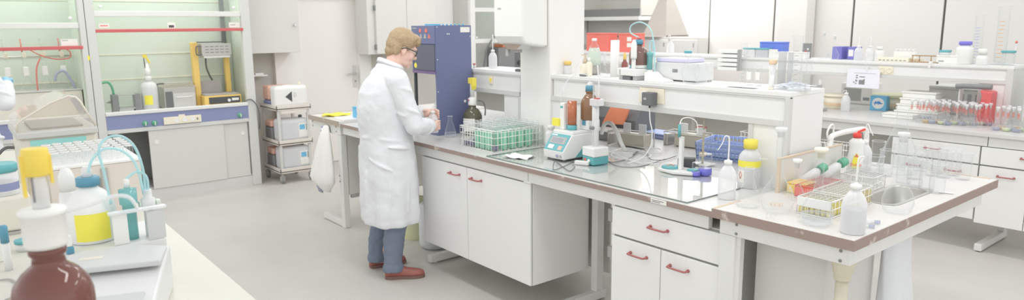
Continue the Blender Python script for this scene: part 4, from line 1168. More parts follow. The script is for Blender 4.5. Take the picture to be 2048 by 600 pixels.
# ------------------------------------------------------------------ people
def capsule(mb, p0, p1, r0, r1, n=14):
    """tapered limb segment with rounded ends"""
    p0, p1 = Vector(p0), Vector(p1)
    d = p1 - p0
    L = d.length
    prof = []
    for i in range(5):
        a = PI / 2 * i / 5
        prof.append((max(r0 * math.sin(a), 1e-4), -r0 * math.cos(a)))
    prof += [(r0, 0), ((r0 + r1) / 2, L / 2), (r1, L)]
    for i in range(1, 6):
        a = PI / 2 * i / 5
        prof.append((max(r1 * math.cos(a), 1e-4), L + r1 * math.sin(a)))
    mb.lathe(prof, p0, n, True, d)


def chain(mb, pts, rs):
    for i in range(len(pts) - 1):
        capsule(mb, pts[i], pts[i + 1], rs[i], rs[i + 1])


def fuse(o, voxel, smooth=6, fac=0.5, disp=None):
    m = o.modifiers.new('fuse', 'REMESH')
    m.mode = 'VOXEL'
    m.voxel_size = voxel
    m.use_smooth_shade = True
    s = o.modifiers.new('smooth', 'SMOOTH')
    s.iterations = smooth
    s.factor = fac
    if disp:
        for size, strength in disp:
            tx = bpy.data.textures.new('fold', 'CLOUDS')
            tx.noise_scale = size
            tx.noise_depth = 2
            d = o.modifiers.new('folds', 'DISPLACE')
            d.texture = tx
            d.texture_coords = 'LOCAL'
            d.strength = strength
            d.mid_level = 0.5
    return o


def ering(cx, cy, z, a, b, n=40, wob=0.0, k=9, ph=0.0, tilt=0.0):
    out = []
    for i in range(n):
        t = 2 * PI * i / n
        w = 1 + wob * math.sin(k * t + ph) + wob * 0.6 * math.sin((k - 4) * t + 1.3 + ph * 2)
        y = b * math.sin(t) * w
        out.append((cx + a * math.cos(t) * w, cy + y, z + tilt * y))
    return out


HEAD_C = Vector((0.0, 0.150, 1.545))
from mathutils import Euler
HEAD_R = Euler((math.radians(-24), 0, math.radians(-4)))


def hd_pt(x, y, z):
    return HEAD_C + HEAD_R.to_matrix() @ Vector((x, y, z))


def hell(mb, c, r, extra=None):
    rot = HEAD_R if extra is None else (HEAD_R.to_matrix() @ Euler(extra).to_matrix()).to_euler()
    mb.ell(hd_pt(*c), r, rot, 20, 14)


def build_body(arms, hands):
    b = MB()
    # head
    hell(b, (0, -0.010, 0.030), (0.074, 0.096, 0.088))
    hell(b, (0, 0.030, -0.025), (0.062, 0.066, 0.082))
    hell(b, (0, 0.042, -0.078), (0.048, 0.048, 0.036))
    hell(b, (0, 0.078, -0.100), (0.022, 0.018, 0.017))
    hell(b, (0, 0.097, -0.030), (0.014, 0.022, 0.016))
    hell(b, (0, 0.092, -0.008), (0.010, 0.015, 0.032))
    hell(b, (0, 0.074, 0.022), (0.052, 0.022, 0.013))
    hell(b, (0, 0.088, -0.064), (0.023, 0.012, 0.006))
    hell(b, (0, 0.087, -0.076), (0.020, 0.012, 0.006))
    for s in (-1, 1):
        hell(b, (s * 0.043, 0.062, -0.035), (0.024, 0.022, 0.024))
        hell(b, (s * 0.071, -0.004, -0.012), (0.010, 0.020, 0.031), (0.2, 0, s * -0.35))
        hell(b, (s * 0.068, 0.004, -0.038), (0.008, 0.010, 0.010))
    chain(b, [hd_pt(0, -0.022, -0.04), (0, 0.085, 1.44), (0, 0.055, 1.38)], [0.056, 0.058, 0.085])
    # trunk
    b.loft([ering(0, 0.03, z, a, d, 24) for z, a, d in ((0.80, 0.15, 0.11), (0.90, 0.165, 0.12), (1.0, 0.15, 0.105), (1.2, 0.165, 0.105), (1.33, 0.16, 0.085), (1.40, 0.09, 0.06))])
    for s in (-1, 1):
        chain(b, [(s * 0.085, 0.03, 0.84), (s * 0.098, 0.03, 0.47), (s * 0.115, -0.02, 0.09)], [0.082, 0.050, 0.030])
        chain(b, [(s * 0.118, -0.03, 0.055), (s * 0.135, 0.08, 0.042)], [0.022, 0.016])
    for a in arms:
        chain(b, a, [0.056, 0.043, 0.028])
    for palm, chains in hands:
        chain(b, palm, [0.027, 0.030, 0.024])
        for pts, rs in chains:
            chain(b, pts, rs)
    return b


def grip(cx, cy, r, zs_, angs, rf=0.0085):
    return [([(cx + r * math.cos(math.radians(a)), cy + r * math.sin(math.radians(a)), z + dz) for a, dz in zip(aa, (0, 0.002, -0.003, -0.006))], [rf * 1.08, rf, rf * 0.92, rf * 0.8]) for z, aa in zip(zs_, angs)]


person = thing('person', 'person in white lab coat, jeans and red-brown shoes holding a wash bottle', 'person', (-4.13, 2.25, 0), math.radians(-12))
BX, BY = -0.012, 0.356
r_arm = [(0.175, 0.045, 1.345), (0.235, 0.135, 1.05), (0.085, 0.300, 1.020)]
l_arm = [(-0.175, 0.045, 1.345), (-0.245, 0.17, 1.09), (-0.085, 0.305, 1.085)]
rf = grip(BX, BY, 0.0465, (1.036, 1.018, 1.000, 0.983), [(8, 55, 100, 140), (6, 55, 104, 148), (4, 52, 100, 142), (0, 45, 88, 120)])
lf = grip(BX, BY, 0.042, (1.110, 1.094, 1.078, 1.062), [(176, 130, 90, 60), (178, 130, 88, 56), (180, 132, 92, 62), (184, 140, 105, 80)])
r_hand = ([(0.085, 0.300, 1.020), (0.057, 0.335, 1.012), (0.040, 0.352, 1.010)],
          rf + [([(0.062, 0.315, 1.03), (0.040, 0.303, 1.047), (0.012, 0.304, 1.054), (-0.010, 0.309, 1.055)], [0.013, 0.011, 0.0095, 0.008])])
l_hand = ([(-0.085, 0.305, 1.085), (-0.066, 0.335, 1.088), (-0.055, 0.350, 1.088)],
          lf + [([(-0.075, 0.318, 1.095), (-0.052, 0.308, 1.108), (-0.028, 0.309, 1.112), (-0.008, 0.315, 1.113)], [0.013, 0.011, 0.0095, 0.008])])
body = build_body([r_arm, l_arm], [r_hand, l_hand]).build('body', 'skin', person)
fuse(body, 0.0042, 3, 0.5)

# hair
hr = MB()
hell(hr, (0, -0.018, 0.046), (0.084, 0.098, 0.088))
hell(hr, (0, -0.050, 0.005), (0.076, 0.066, 0.074))
hell(hr, (0, -0.066, -0.045), (0.056, 0.040, 0.045))
hell(hr, (0, 0.052, 0.086), (0.060, 0.050, 0.034))
hell(hr, (0.012, 0.074, 0.068), (0.050, 0.026, 0.030))
for s in (-1, 1):
    hell(hr, (s * 0.066, -0.012, 0.046), (0.021, 0.062, 0.044))
    hell(hr, (s * 0.070, 0.022, 0.016), (0.010, 0.014, 0.030))
    hell(hr, (s * 0.062, -0.044, -0.015), (0.018, 0.030, 0.05))
fuse(hr.build('hair', 'hair', person), 0.005, 9, 0.5, [(0.012, 0.004), (0.04, 0.006)])

# safety glasses
g = MB()
for s in (-1, 1):
    ring = [hd_pt(s * 0.033 + 0.027 * math.cos(a), 0.102 - 0.22 * abs(0.033 + 0.027 * math.cos(a) * s), 0.000 + 0.021 * math.sin(a)) for a in [2 * PI * i / 16 for i in range(17)]]
    g.tube(ring, 0.0032, 6, 1)
    g.tube([hd_pt(s * 0.060, 0.088, 0.006), hd_pt(s * 0.078, 0.060, 0.006), hd_pt(s * 0.083, 0.0, 0.004), hd_pt(s * 0.080, -0.022, -0.012)], 0.0038, 6, 4)
g.tube([hd_pt(-0.008, 0.102, 0.004), hd_pt(0, 0.106, 0.006), hd_pt(0.008, 0.102, 0.004)], 0.003, 6, 2)
gl = g.build('safety_glasses', 'black', person)
for s in (-1, 1):
    le = MB()
    le.add([hd_pt(s * 0.033 + 0.025 * math.cos(a), 0.1015 - 0.22 * abs(0.033 + 0.025 * math.cos(a) * s), 0.0195 * math.sin(a)) for a in [2 * PI * i / 16 for i in range(16)]], [tuple(range(16))], True)
    le.build('lens', 'glass', gl)
    MB().ell(hd_pt(s * 0.031, 0.073, 0.0), (0.012, 0.011, 0.011), None, 12, 8).build('eye', 'plastic', person)

# jeans
for s, pts in ((1, [(0.095, 0.03, 0.86), (0.105, 0.035, 0.5), (0.118, -0.005, 0.20), (0.122, -0.012, 0.052)]), (-1, [(-0.095, 0.03, 0.86), (-0.115, 0.03, 0.5), (-0.138, -0.035, 0.20), (-0.142, -0.045, 0.052)])):
    t_ = MB().tube(pts, lambda t: 0.098 - 0.035 * min(1, t * 1.35) + (0.008 if t > 0.85 else 0), 22, 8)
    fuse(t_.build('trouser_leg', 'denim', person), 0.008, 2, 0.5, [(0.05, 0.014), (0.018, 0.006)])


def shoe(heel, toe):
    heel, toe = Vector(heel), Vector(toe)
    d = (toe - heel)
    L = d.length
    d.normalize()
    s = Vector((d.y, -d.x, 0))
    def ringat(t, w, h, z0=0.022):
        return [tuple(heel + d * (t * L) + s * (w * math.cos(a)) + Vector((0, 0, z0 + max(0.0, h * math.sin(a)) if math.sin(a) > 0 else z0 - 0.002))) for a in [2 * PI * i / 18 for i in range(18)]]
    u = MB().loft([ringat(t, w, h) for t, w, h in ((0.0, 0.018, 0.03), (0.03, 0.030, 0.062), (0.15, 0.034, 0.078), (0.30, 0.035, 0.080), (0.42, 0.036, 0.066), (0.58, 0.041, 0.050), (0.75, 0.044, 0.043), (0.90, 0.036, 0.036), (0.97, 0.024, 0.026), (1.0, 0.010, 0.012))])
    o = u.build('shoe', 'leather', person)
    outl = []
    for t, w in ((0.0, 0.018), (0.03, 0.031), (0.15, 0.036), (0.35, 0.036), (0.58, 0.043), (0.76, 0.046), (0.9, 0.038), (0.98, 0.026), (1.01, 0.010)):
        outl.append((t, w))
    pts = [heel + d * (t * L) + s * w for t, w in outl] + [heel + d * (t * L) - s * w for t, w in reversed(outl)]
    MB().prism([(p.x, p.y) for p in pts], 0.001, 0.0215, 'z').build('sole', 'sole', o)


shoe((0.105, -0.065, 0), (0.195, 0.185, 0))
shoe((-0.150, -0.100, 0), (-0.150, 0.165, 0))


def lab_coat(person, arms, cuffs):
    c = MB()
    rings = []
    for i, (z, cy, a, b_) in enumerate(((0.375, 0.022, 0.225, 0.190), (0.40, 0.022, 0.235, 0.193), (0.50, 0.022, 0.235, 0.196), (0.65, 0.022, 0.230, 0.196), (0.80, 0.02, 0.225, 0.190), (0.90, 0.015, 0.215, 0.180),
                                         (0.98, 0.008, 0.205, 0.172), (1.06, 0.000, 0.205, 0.172), (1.16, -0.004, 0.205, 0.170), (1.26, 0.000, 0.205, 0.155), (1.33, 0.018, 0.200, 0.130), (1.37, 0.032, 0.175, 0.108), (1.40, 0.044, 0.130, 0.088), (1.425, 0.054, 0.098, 0.080), (1.445, 0.062, 0.082, 0.076))):
        wob = 0.035 * max(0, (0.95 - z)) / 0.55 + (0.008 if z < 1.3 else 0)
        rings.append(ering(0, cy, z, a, b_, 48, wob, 9, z * 2.5, -0.28 if z > 1.42 else (-0.12 if z > 1.39 else 0.0)))
    c.loft(rings)
    # gathered folds at the waist, sleeve bend and back
    for k, (a0, a1, z0, z1) in enumerate(((-150, -95, 0.985, 0.972), (-100, -40, 0.965, 0.980), (-45, 20, 0.975, 0.945), (-120, -60, 1.01, 1.02), (-20, 35, 0.92, 0.90), (-60, -10, 0.84, 0.76), (-130, -110, 0.55, 0.90), (-75, -68, 0.45, 0.75), (-20, -14, 0.42, 0.70), (20, 26, 0.45, 0.72))):
        pts = []
        for q in range(7):
            a = math.radians(a0 + (a1 - a0) * q / 6)
            z = z0 + (z1 - z0) * q / 6
            pts.append((0.226 * math.cos(a) * (0.905 if z > 0.93 else 1.0), 0.014 + 0.187 * math.sin(a) * (0.925 if z > 0.93 else 1.0), z))
        c.tube(pts, lambda t_: 0.003 + 0.009 * math.sin(PI * t_), 8, 3)
    for (sh, el, wr) in arms:
        sh, el, wr = Vector(sh), Vector(el), Vector(wr)
        inn = sh + Vector((-0.05 if sh.x > 0 else 0.05, -0.005, 0.005))
        chain(c, [inn, sh, sh.lerp(el, 0.5), el], [0.078, 0.080, 0.070, 0.062])
        chain(c, [el, el.lerp(wr, 0.5), el.lerp(wr, 0.93)], [0.062, 0.058, 0.047])
        ax = (el - sh).normalized()
        sd = ax.cross(Vector((0, 0, 1))).normalized()
        for q, tt in enumerate((0.30, 0.48, 0.64, 0.78, 0.90)):
            p = sh.lerp(el, tt)
            rr_ = 0.074 - 0.010 * tt
            up = sd.cross(ax)
            ph_ = q * 2.1
            c.tube([p + sd * (rr_ * math.cos(ph_ + g_)) + up * (rr_ * math.sin(ph_ + g_)) + ax * (0.05 * g_ - 0.06) for g_ in (0, 0.5, 1.0, 1.5, 2.0)], lambda t_: 0.003 + 0.010 * math.sin(PI * t_), 8, 3)
        ax = (wr - el).normalized()
        sd = ax.cross(Vector((0, 0, 1))).normalized()
        up = sd.cross(ax)
        for q, tt in enumerate((0.15, 0.38, 0.62)):
            p = el.lerp(wr, tt)
            ph_ = 0.6 + q * 1.7
            c.tube([p + sd * (0.058 * math.cos(ph_ + g_)) + up * (0.058 * math.sin(ph_ + g_)) + ax * (0.03 * g_ - 0.03) for g_ in (0, 0.5, 1.0, 1.5, 2.0)], lambda t_: 0.003 + 0.009 * math.sin(PI * t_), 8, 3)
    o = c.build('lab_coat', 'coat', person)
    fuse(o, 0.006, 9, 0.6, [(0.16, 0.018), (0.06, 0.006)])
    return o


coat = lab_coat(person, [(tuple(r_arm[0]), tuple(r_arm[1]), tuple(r_arm[2])), (tuple(l_arm[0]), tuple(l_arm[1]), tuple(l_arm[2]))], None)
# collar, back half belt, slit, pocket
cl = MB()
rr = []
for dz, gr in ((0.0, 0.004), (0.014, 0.001), (0.024, -0.004), (0.022, 0.003), (0.010, 0.008), (-0.004, 0.012)):
    rr.append([(x * (1 + gr / 0.08), 0.062 + (y - 0.062) * (1 + gr / 0.08), z + dz + 0.42 * (0.062 - y)) for x, y, z in [(0.082 * math.cos(a), 0.062 + 0.074 * math.sin(a), 1.432) for a in [math.radians(112) + math.radians(316) * i / 30 for i in range(31)]]])
cl.loft(rr, True, False)
co = cl.build('collar', 'coat', coat)
sm = co.modifiers.new('thick', 'SOLIDIFY')
sm.thickness = 0.004
# wash bottle in his hands
th = math.radians(-12)
wbx = -4.13 + math.cos(th) * BX - math.sin(th) * BY
wby = 2.25 + math.sin(th) * BX + math.cos(th) * BY


def wash_bottle(label, loc, r, h, rot=0.0, nozzle=True, group=None, fill=0.0, capm='plastic', tip=0.10, rise=0.35):
    t = thing('wash_bottle', label, 'wash bottle', loc, rot, group)
    prof = [(r * 0.92, 0), (r, h * 0.025), (r, h * 0.56), (r * 0.97, h * 0.63), (r * 0.80, h * 0.74), (r * 0.55, h * 0.83), (r * 0.36, h * 0.875), (r * 0.36, h * 0.90)]
    MB().lathe(prof, n=28).build('body', 'milky', t)
    if fill:
        MB().lathe([(r * 0.88, 0.003), (r * 0.955, h * 0.03), (r * 0.955, h * fill)], n=24).build('water', 'watermilky', t)
    MB().lathe([(r * 0.46, h * 0.9005), (r * 0.46, h * 0.985), (r * 0.40, h), (r * 0.16, h * 1.01), (r * 0.13, h * 1.04)], n=20).build('cap', capm, t)
    if nozzle:
        q = 0.0026 + r * 0.022
        MB().tube([(0, 0, h * 1.0405), (0, 0, h * (1 + rise * 0.85)), (0.006, 0, h * (1 + rise)), (0.02, 0, h * (1 + rise)), (tip * 0.6, 0, h * (1 + rise * 0.72)), (tip, 0, h * (1 + rise * 0.42))], lambda t_: q * (1 - 0.45 * t_), 8, 5).build('nozzle', 'plastic', t)
    return t


wash_bottle('small white wash bottle held in both hands of the man', (wbx, wby, 0.957), 0.0365, 0.150, 1.2, True, None, 0.0, tip=0.02, rise=0.25)

# second person at the frame edge: raised forearm in a white sleeve, blue glove
p2 = thing('person', 'person in white coat and blue glove, only a sleeve showing at the frame edge', 'person', (-6.32, 0.06, 0), math.radians(62))
ra = [(0.175, 0.045, 1.345), (0.285, 0.02, 1.165), (0.235, 0.18, 1.285)]
la = [(-0.175, 0.045, 1.345), (-0.245, 0.12, 1.07), (-0.13, 0.33, 1.05)]
hands2 = []
for w, zz in ((ra[2], 1.31), (la[2], 1.06)):
    wv = Vector(w)
    kn = wv + Vector((-0.03, 0.065, 0.03))
    ch = [([kn + Vector((0.03 - 0.02 * i, 0, 0.0)), kn + Vector((0.022 - 0.02 * i, 0.035, 0.003)), kn + Vector((0.014 - 0.02 * i, 0.055, -0.018)), kn + Vector((0.008 - 0.02 * i, 0.05, -0.036))], [0.0095, 0.009, 0.0085, 0.0075]) for i in range(4)]
    ch.append(([wv + Vector((-0.02, 0.02, 0.0)), wv + Vector((-0.055, 0.05, 0.005)), wv + Vector((-0.06, 0.08, -0.01))], [0.013, 0.011, 0.009]))
    hands2.append(([wv, wv + Vector((-0.02, 0.045, 0.02)), kn], [0.027, 0.031, 0.025], ch))
b2_ = build_body([ra, la], [(h[0], h[2]) for h in hands2]).build('body', 'skin', p2)
fuse(b2_, 0.006, 3, 0.5)
for h in hands2:
    gm = MB()
    chain(gm, [Vector(p) for p in h[0]], [0.031, 0.034, 0.028])
    for pts, rs in h[2]:
        chain(gm, pts, [r_ + 0.002 for r_ in rs])
    fuse(gm.build('glove', 'latex', p2), 0.004, 3, 0.5)
lab_coat(p2, [tuple(ra), tuple(la)], None)
for s in (-1, 1):
    fuse(MB().tube([(s * 0.095, 0.03, 0.86), (s * 0.11, 0.03, 0.5), (s * 0.12, -0.02, 0.075)], lambda t: 0.098 - 0.035 * min(1, t * 1.35), 20, 8).build('trouser_leg', 'denim', p2), 0.01, 2)
hr = MB()
hell(hr, (0, -0.018, 0.046), (0.084, 0.098, 0.088)); hell(hr, (0, -0.050, 0.005), (0.076, 0.066, 0.074)); hell(hr, (0, 0.052, 0.086), (0.060, 0.050, 0.034))
fuse(hr.build('hair', 'hair', p2), 0.006, 3)
pshoe, person = person, p2
shoe((0.11, -0.065, 0), (0.14, 0.185, 0))
shoe((-0.11, -0.065, 0), (-0.14, 0.185, 0))
person = pshoe


# ------------------------------------------------------------------ glassware makers
def erlenmeyer(label, loc, r, h, group=None, liquid=None, fill=0.25, neck=0.34, stop=None, rot=0):
    t = thing('erlenmeyer_flask', label, 'flask', loc, rot, group)
    nr = r * neck
    prof = [(r * 0.90, 0.001), (r, h * 0.04), (r * 0.985, h * 0.09), (r * 0.80, h * 0.33), (nr * 1.25, h * 0.68), (nr, h * 0.76), (nr, h * 0.94), (nr * 1.22, h * 0.975), (nr * 1.22, h)]
    MB().lathe([(0.0, 0.001)] + prof, n=28, cap=False).build('glass_body', 'glass', t)
    MB().lathe([(nr * 1.22, h - 0.003), (nr * 1.3, h - 0.001), (nr * 1.22, h + 0.001)], n=24, cap=False).build('rim', 'glassrim', t)
    if liquid:
        f = fill
        MB().lathe([(r * 0.88, 0.003), (r * 0.95, h * 0.04), (r * (0.95 - 0.55 * f), h * f)], n=24).build('liquid', liquid, t)
    if stop:
        MB().lathe([(nr * 0.9, h * 0.93), (nr * 1.0, h + 0.0015), (nr * 1.6, h + 0.004), (nr * 1.6, h + 0.016), (nr * 1.2, h + 0.018)], n=20).build('stopper', stop, t)
    return t


def vol_flask(label, loc, r, h, neck, group=None, liquid=None, stop=None, fill=0.4, mark=None, glass='glass', cat='flask', stop_r=None):
    t = thing('volumetric_flask', label, cat, loc, 0, group)
    bh = r * 2.1
    prof = [(0.0, 0.002), (r * 0.6, 0.001), (r * 0.86, r * 0.18), (r, r * 0.75), (r * 0.97, r * 1.05), (r * 0.80, r * 1.5), (r * 0.52, bh * 0.9), (neck * 1.5, bh * 1.08), (neck, bh * 1.28), (neck, h - 0.004), (neck * 1.25, h)]
    MB().lathe(prof, n=26 if r > 0.03 else 16, cap=False).build('glass_body', glass, t)
    if liquid:
        MB().lathe([(r * 0.58, 0.004), (r * 0.83, r * 0.2), (r * 0.965, r * 0.75), (r * 0.93, r * 2.0 * fill)], n=20).build('liquid', liquid, t)
    if stop:
        sr = stop_r or neck * 1.7
        MB().lathe([(neck * 0.85, h - 0.02), (neck * 0.95, h + 0.001), (sr * 0.8, h + 0.003), (sr, h + 0.007), (sr, h + 0.016), (sr * 0.92, h + 0.019)], n=18).build('stopper', stop, t)
    if mark:
        MB().lathe([(neck + 0.0006, h * 0.62), (neck + 0.0006, h * 0.86)], n=12, cap=False).build('neck_marking', mark, t)
    return t


def beaker(label, loc, r, h, group=None, name='beaker', liquid=None, fill=0.3, lip=True):
    t = thing(name, label, name.replace('_', ' '), loc, 0, group)
    MB().lathe([(0, 0.002), (r * 0.9, 0.001), (r, r * 0.12), (r, h - r * 0.1), (r * (1.07 if lip else 1.0), h)], n=22, cap=False).build('glass_wall', 'glass', t)
    MB().lathe([(r * 1.04, h - 0.002), (r * 1.1, h), (r * 1.04, h + 0.002)], n=22, cap=False).build('rim', 'glassrim', t)
    if liquid:
        MB().lathe([(r * 0.86, 0.003), (r * 0.95, r * 0.14), (r * 0.95, h * fill)], n=18).build('liquid', liquid, t)
    return t


def cylinder(label, loc, r, h, marks='greyblue', base='plastic', stop=None, group=None, step=10):
    t = thing('measuring_cylinder', label, 'measuring cylinder', loc, 0, group)
    MB().lathe([(0, 0.014), (r, 0.014), (r, h - 0.01), (r * 1.2, h)], n=20, cap=False).build('tube_wall', 'glass', t)
    MB().lathe([(r * 2.1, 0), (r * 2.1, 0.006), (r * 1.3, 0.014)], n=6).build('foot', base, t)
    if marks:
        a0 = math.atan2(-loc[1], -loc[0])
        for i in range(step):
            zz = h * (0.12 + 0.68 * i / step)
            MB().loft([[((r + 0.0005) * math.cos(a), (r + 0.0005) * math.sin(a), z_) for a in [a0 - 0.7 + 0.9 * k / 6 for k in range(7)]] for z_ in (zz, zz + h * 0.010)], True, False).build('graduation', marks, t)
    return t


# ------------------------------------------------------------------ blue distillation apparatus
Z0 = 0.9005
t = thing('distillation_apparatus', 'tall navy blue distillation apparatus with open glass compartment beside the man', 'apparatus')
ax0, ax1, ay0, ay1 = -4.535, -4.212, 2.735, 3.045
MB().box(ax1 - 0.012, ay0, Z0, ax1, ay1, 1.69).box(ax0, ay0, 1.345, ax0 + 0.012, ay1, 1.69).box(ax0, ay0, Z0, ax0 + 0.012, ay1, 0.93).box(ax0 + 0.012, ay1 - 0.012, Z0, ax1 - 0.012, ay1, 1.69).box(ax0 + 0.012, ay0, Z0, ax1 - 0.012, ay1 - 0.012, 0.93).box(ax0 + 0.012, ay0 + 0.004, 1.345, ax1 - 0.012, ay1 - 0.012, 1.69).build('housing', 'navy', t)
fp = MB().box(ax0 + 0.006, ay0 - 0.006, 1.56, ax1 - 0.004, ay0 + 0.0035, 1.69).build('control_panel', 'navy', t, bevel=0.002)
for i, (dx, dz) in enumerate(((0.13, 1.655), (0.21, 1.655))):
    MB().lathe([(0.017, 0), (0.015, 0.003)], (ax0 + dx, ay0 - 0.006, dz), 14, True, (0, -1, 0)).build('red_lamp', 'redink', fp)
for i in range(3):
    MB().prism([(ax0 + 0.12 + i * 0.055, 1.60), (ax0 + 0.155 + i * 0.055, 1.60), (ax0 + 0.145 + i * 0.055, 1.63), (ax0 + 0.13 + i * 0.055, 1.63)], ay0 - 0.0072, ay0 - 0.0061, 'y').build('flask_symbol', 'redink' if i == 2 else 'grey', fp)
MB().box(ax0 + 0.02, ay0 - 0.0072, 1.668, ax0 + 0.08, ay0 - 0.0061, 1.676).build('nameplate', 'grey', fp)
MB().box(ax0 + 0.03, ay0 - 0.005, 1.37, ax1 - 0.012, ay0 + 0.0035, 1.555).build('dark_window', 'darknavy', t)
MB().box(ax0 + 0.006, ay0 - 0.006, 1.345, ax1 - 0.004, ay0 + 0.0035, 1.366).build('lower_trim', 'purpledull', t)
MB().box(ax0 + 0.0125, ay1 - 0.03, 0.9305, ax1 - 0.0125, ay1 - 0.0125, 1.3445).build('compartment_back', 'plastic', t)
MB().box(ax0 + 0.20, ay0 + 0.20, 0.9305, ax1 - 0.013, ay0 + 0.215, 1.3445).build('compartment_panel', 'beige', t)
MB().box(ax0 + 0.001, ay1 - 0.05, 0.9305, ax0 + 0.012, ay1 - 0.031, 1.3445).build('rear_post', 'plastic', t)
MB().box(ax0 + 0.0125, ay0 + 0.0, 0.9305, ax0 + 0.03, ay0 + 0.02, 1.3445).build('door_edge', 'black', t)
gt = MB().lathe([(0.030, 1.0), (0.030, 1.10), (0.014, 1.13), (0.011, 1.20), (0.011, 1.33)], (ax0 + 0.14, ay0 + 0.12, 0), 18).build('glass_tube', 'milky', t)
MB().lathe([(0.034, 0.94), (0.034, 1.07), (0.03, 1.075)], (ax0 + 0.14, ay0 + 0.12, 0), 18).build('cream_cylinder', 'cream', t)
MB().tube([(ax0 + 0.25, ay0 + 0.10, 0.95), (ax0 + 0.25, ay0 + 0.07, 1.1), (ax0 + 0.29, ay0 + 0.05, 1.28)], 0.005).build('inner_hose', 'plastic', t)
MB().lathe([(0.02, 0), (0.018, 0.002)], (ax0 + 0.05, ay0 - 0.005, 1.40), 12, True, (0, -1, 0)).build('yellow_mark', 'yellow', t)
MB().box(ax1, ay1 - 0.095, 1.64, ax1 + 0.001, ay1 - 0.012, 1.678).build('rating_label', 'label', t)
for (dy, zz, r_) in ((0.10, 1.63, 0.005), (0.115, 1.63, 0.005), (0.012, 1.68, 0.004), (0.30, 1.61, 0.004), (0.01, 1.45, 0.004), (0.30, 1.30, 0.004), (0.01, 1.22, 0.004), (0.28, 1.05, 0.004), (0.245, 1.135, 0.011), (0.265, 1.045, 0.004)):
    MB().lathe([(r_, 0), (r_, 0.002), (r_ * 0.5, 0.004)], (ax1, ay0 + dy, zz), 12, True, (1, 0, 0)).build('stud', 'plastic', t)
MB().box(ax0 + 0.09, ay0 + 0.06, 1.6901, ax0 + 0.21, ay0 + 0.12, 1.702).build('blue_strip', 'skyblue', t)
for i in range(7):
    MB().lathe([(0.008, 0), (0.006, 0.012)], (ax1 - 0.03, ay0 + 0.05 + i * 0.035, 1.6901), 10).build('top_nozzle', 'skyblue', t)

fl = (-4.138, 2.779, 0.900)
erlenmeyer('clear conical flask with a little liquid beside the blue apparatus', (fl[0] + 0.02, fl[1] - 0.0, Z0), 0.046, 0.150, liquid='water', fill=0.22)

t = thing('dispenser_bottle', 'dark olive bottle with white dispenser and yellow lever before the short shelf', 'bottle', (-4.10, 2.965, Z0))
MB().lathe([(0.066, 0), (0.070, 0.005), (0.070, 0.135), (0.064, 0.16), (0.045, 0.185), (0.027, 0.197), (0.026, 0.215)], n=32).build('body', 'olive', t)
MB().loft([[(0.0707 * math.cos(a), 0.0707 * math.sin(a), z_) for a in [-1.9 + 1.5 * k / 12 for k in range(13)]] for z_ in (0.03, 0.125)], True, False).build('label', 'label', t)
dh = MB().lathe([(0.030, 0.2155), (0.031, 0.222), (0.031, 0.265), (0.022, 0.272), (0.018, 0.275)], n=24).build('dispenser_head', 'plastic', t)
MB().lathe([(0.006, 0), (0.006, 0.006)], (0.0, -0.031, 0.255), 10, True, (0, -1, 0)).build('red_dot', 'red', dh)
MB().lathe([(0.0155, 0.2755), (0.0155, 0.37)], n=18).build('glass_barrel', 'milky', t)
MB().prism([(-0.024, 0.415), (0.03, 0.415), (0.03, 0.355), (0.022, 0.33), (0.008, 0.372), (-0.024, 0.375)], -0.018, 0.018, 'y').build('yellow_lever', 'yellow', t)
MB().tube([(0.02, 0.03, 0.25), (0.05, 0.06, 0.24), (0.062, 0.07, 0.19), (0.058, 0.07, 0.14)], 0.005).build('black_tube', 'dark', t)

# ------------------------------------------------------------------ wire crate of tubes
t = thing('wire_crate', 'white wire crate packed with glass tubes of green liquid', 'crate')
gx0, gx1, gy0, gy1, gh = -3.775, -3.405, 2.625, 3.035, 0.135
for nm, p0, p1, n in (('front_grid', (gx0, gy0), (gx1, gy0), 13), ('back_grid', (gx0, gy1), (gx1, gy1), 13), ('side_grid', (gx0, gy0), (gx0, gy1), 14), ('side_grid', (gx1, gy0), (gx1, gy1), 14)):
    w = MB()
    P0, P1 = Vector((p0[0], p0[1], Z0)), Vector((p1[0], p1[1], Z0))
    for i in range(n + 1):
        q = P0.lerp(P1, i / n)
        w.cyl(q + Vector((0, 0, 0.002)), q + Vector((0, 0, gh)), 0.0017, n=6)
    for hh in (0.002, 0.045, 0.09, gh):
        w.cyl(P0 + Vector((0, 0, hh)), P1 + Vector((0, 0, hh)), 0.0032 if hh == gh else 0.0022, n=6)
    w.build(nm, 'wire', t)
w = MB()
for i in range(7):
    y = gy0 + (gy1 - gy0) * i / 6
    w.cyl((gx0, y, Z0 + gh - 0.012), (gx1, y, Z0 + gh - 0.012), 0.0018, n=6).cyl((gx0, y, Z0 + 0.002), (gx1, y, Z0 + 0.002), 0.0018, n=6)
    x = gx0 + (gx1 - gx0) * i / 6
    w.cyl((x, gy0, Z0 + gh - 0.012), (x, gy1, Z0 + gh - 0.012), 0.0018, n=6)
w.build('divider_grid', 'wire', t)
protos = {}
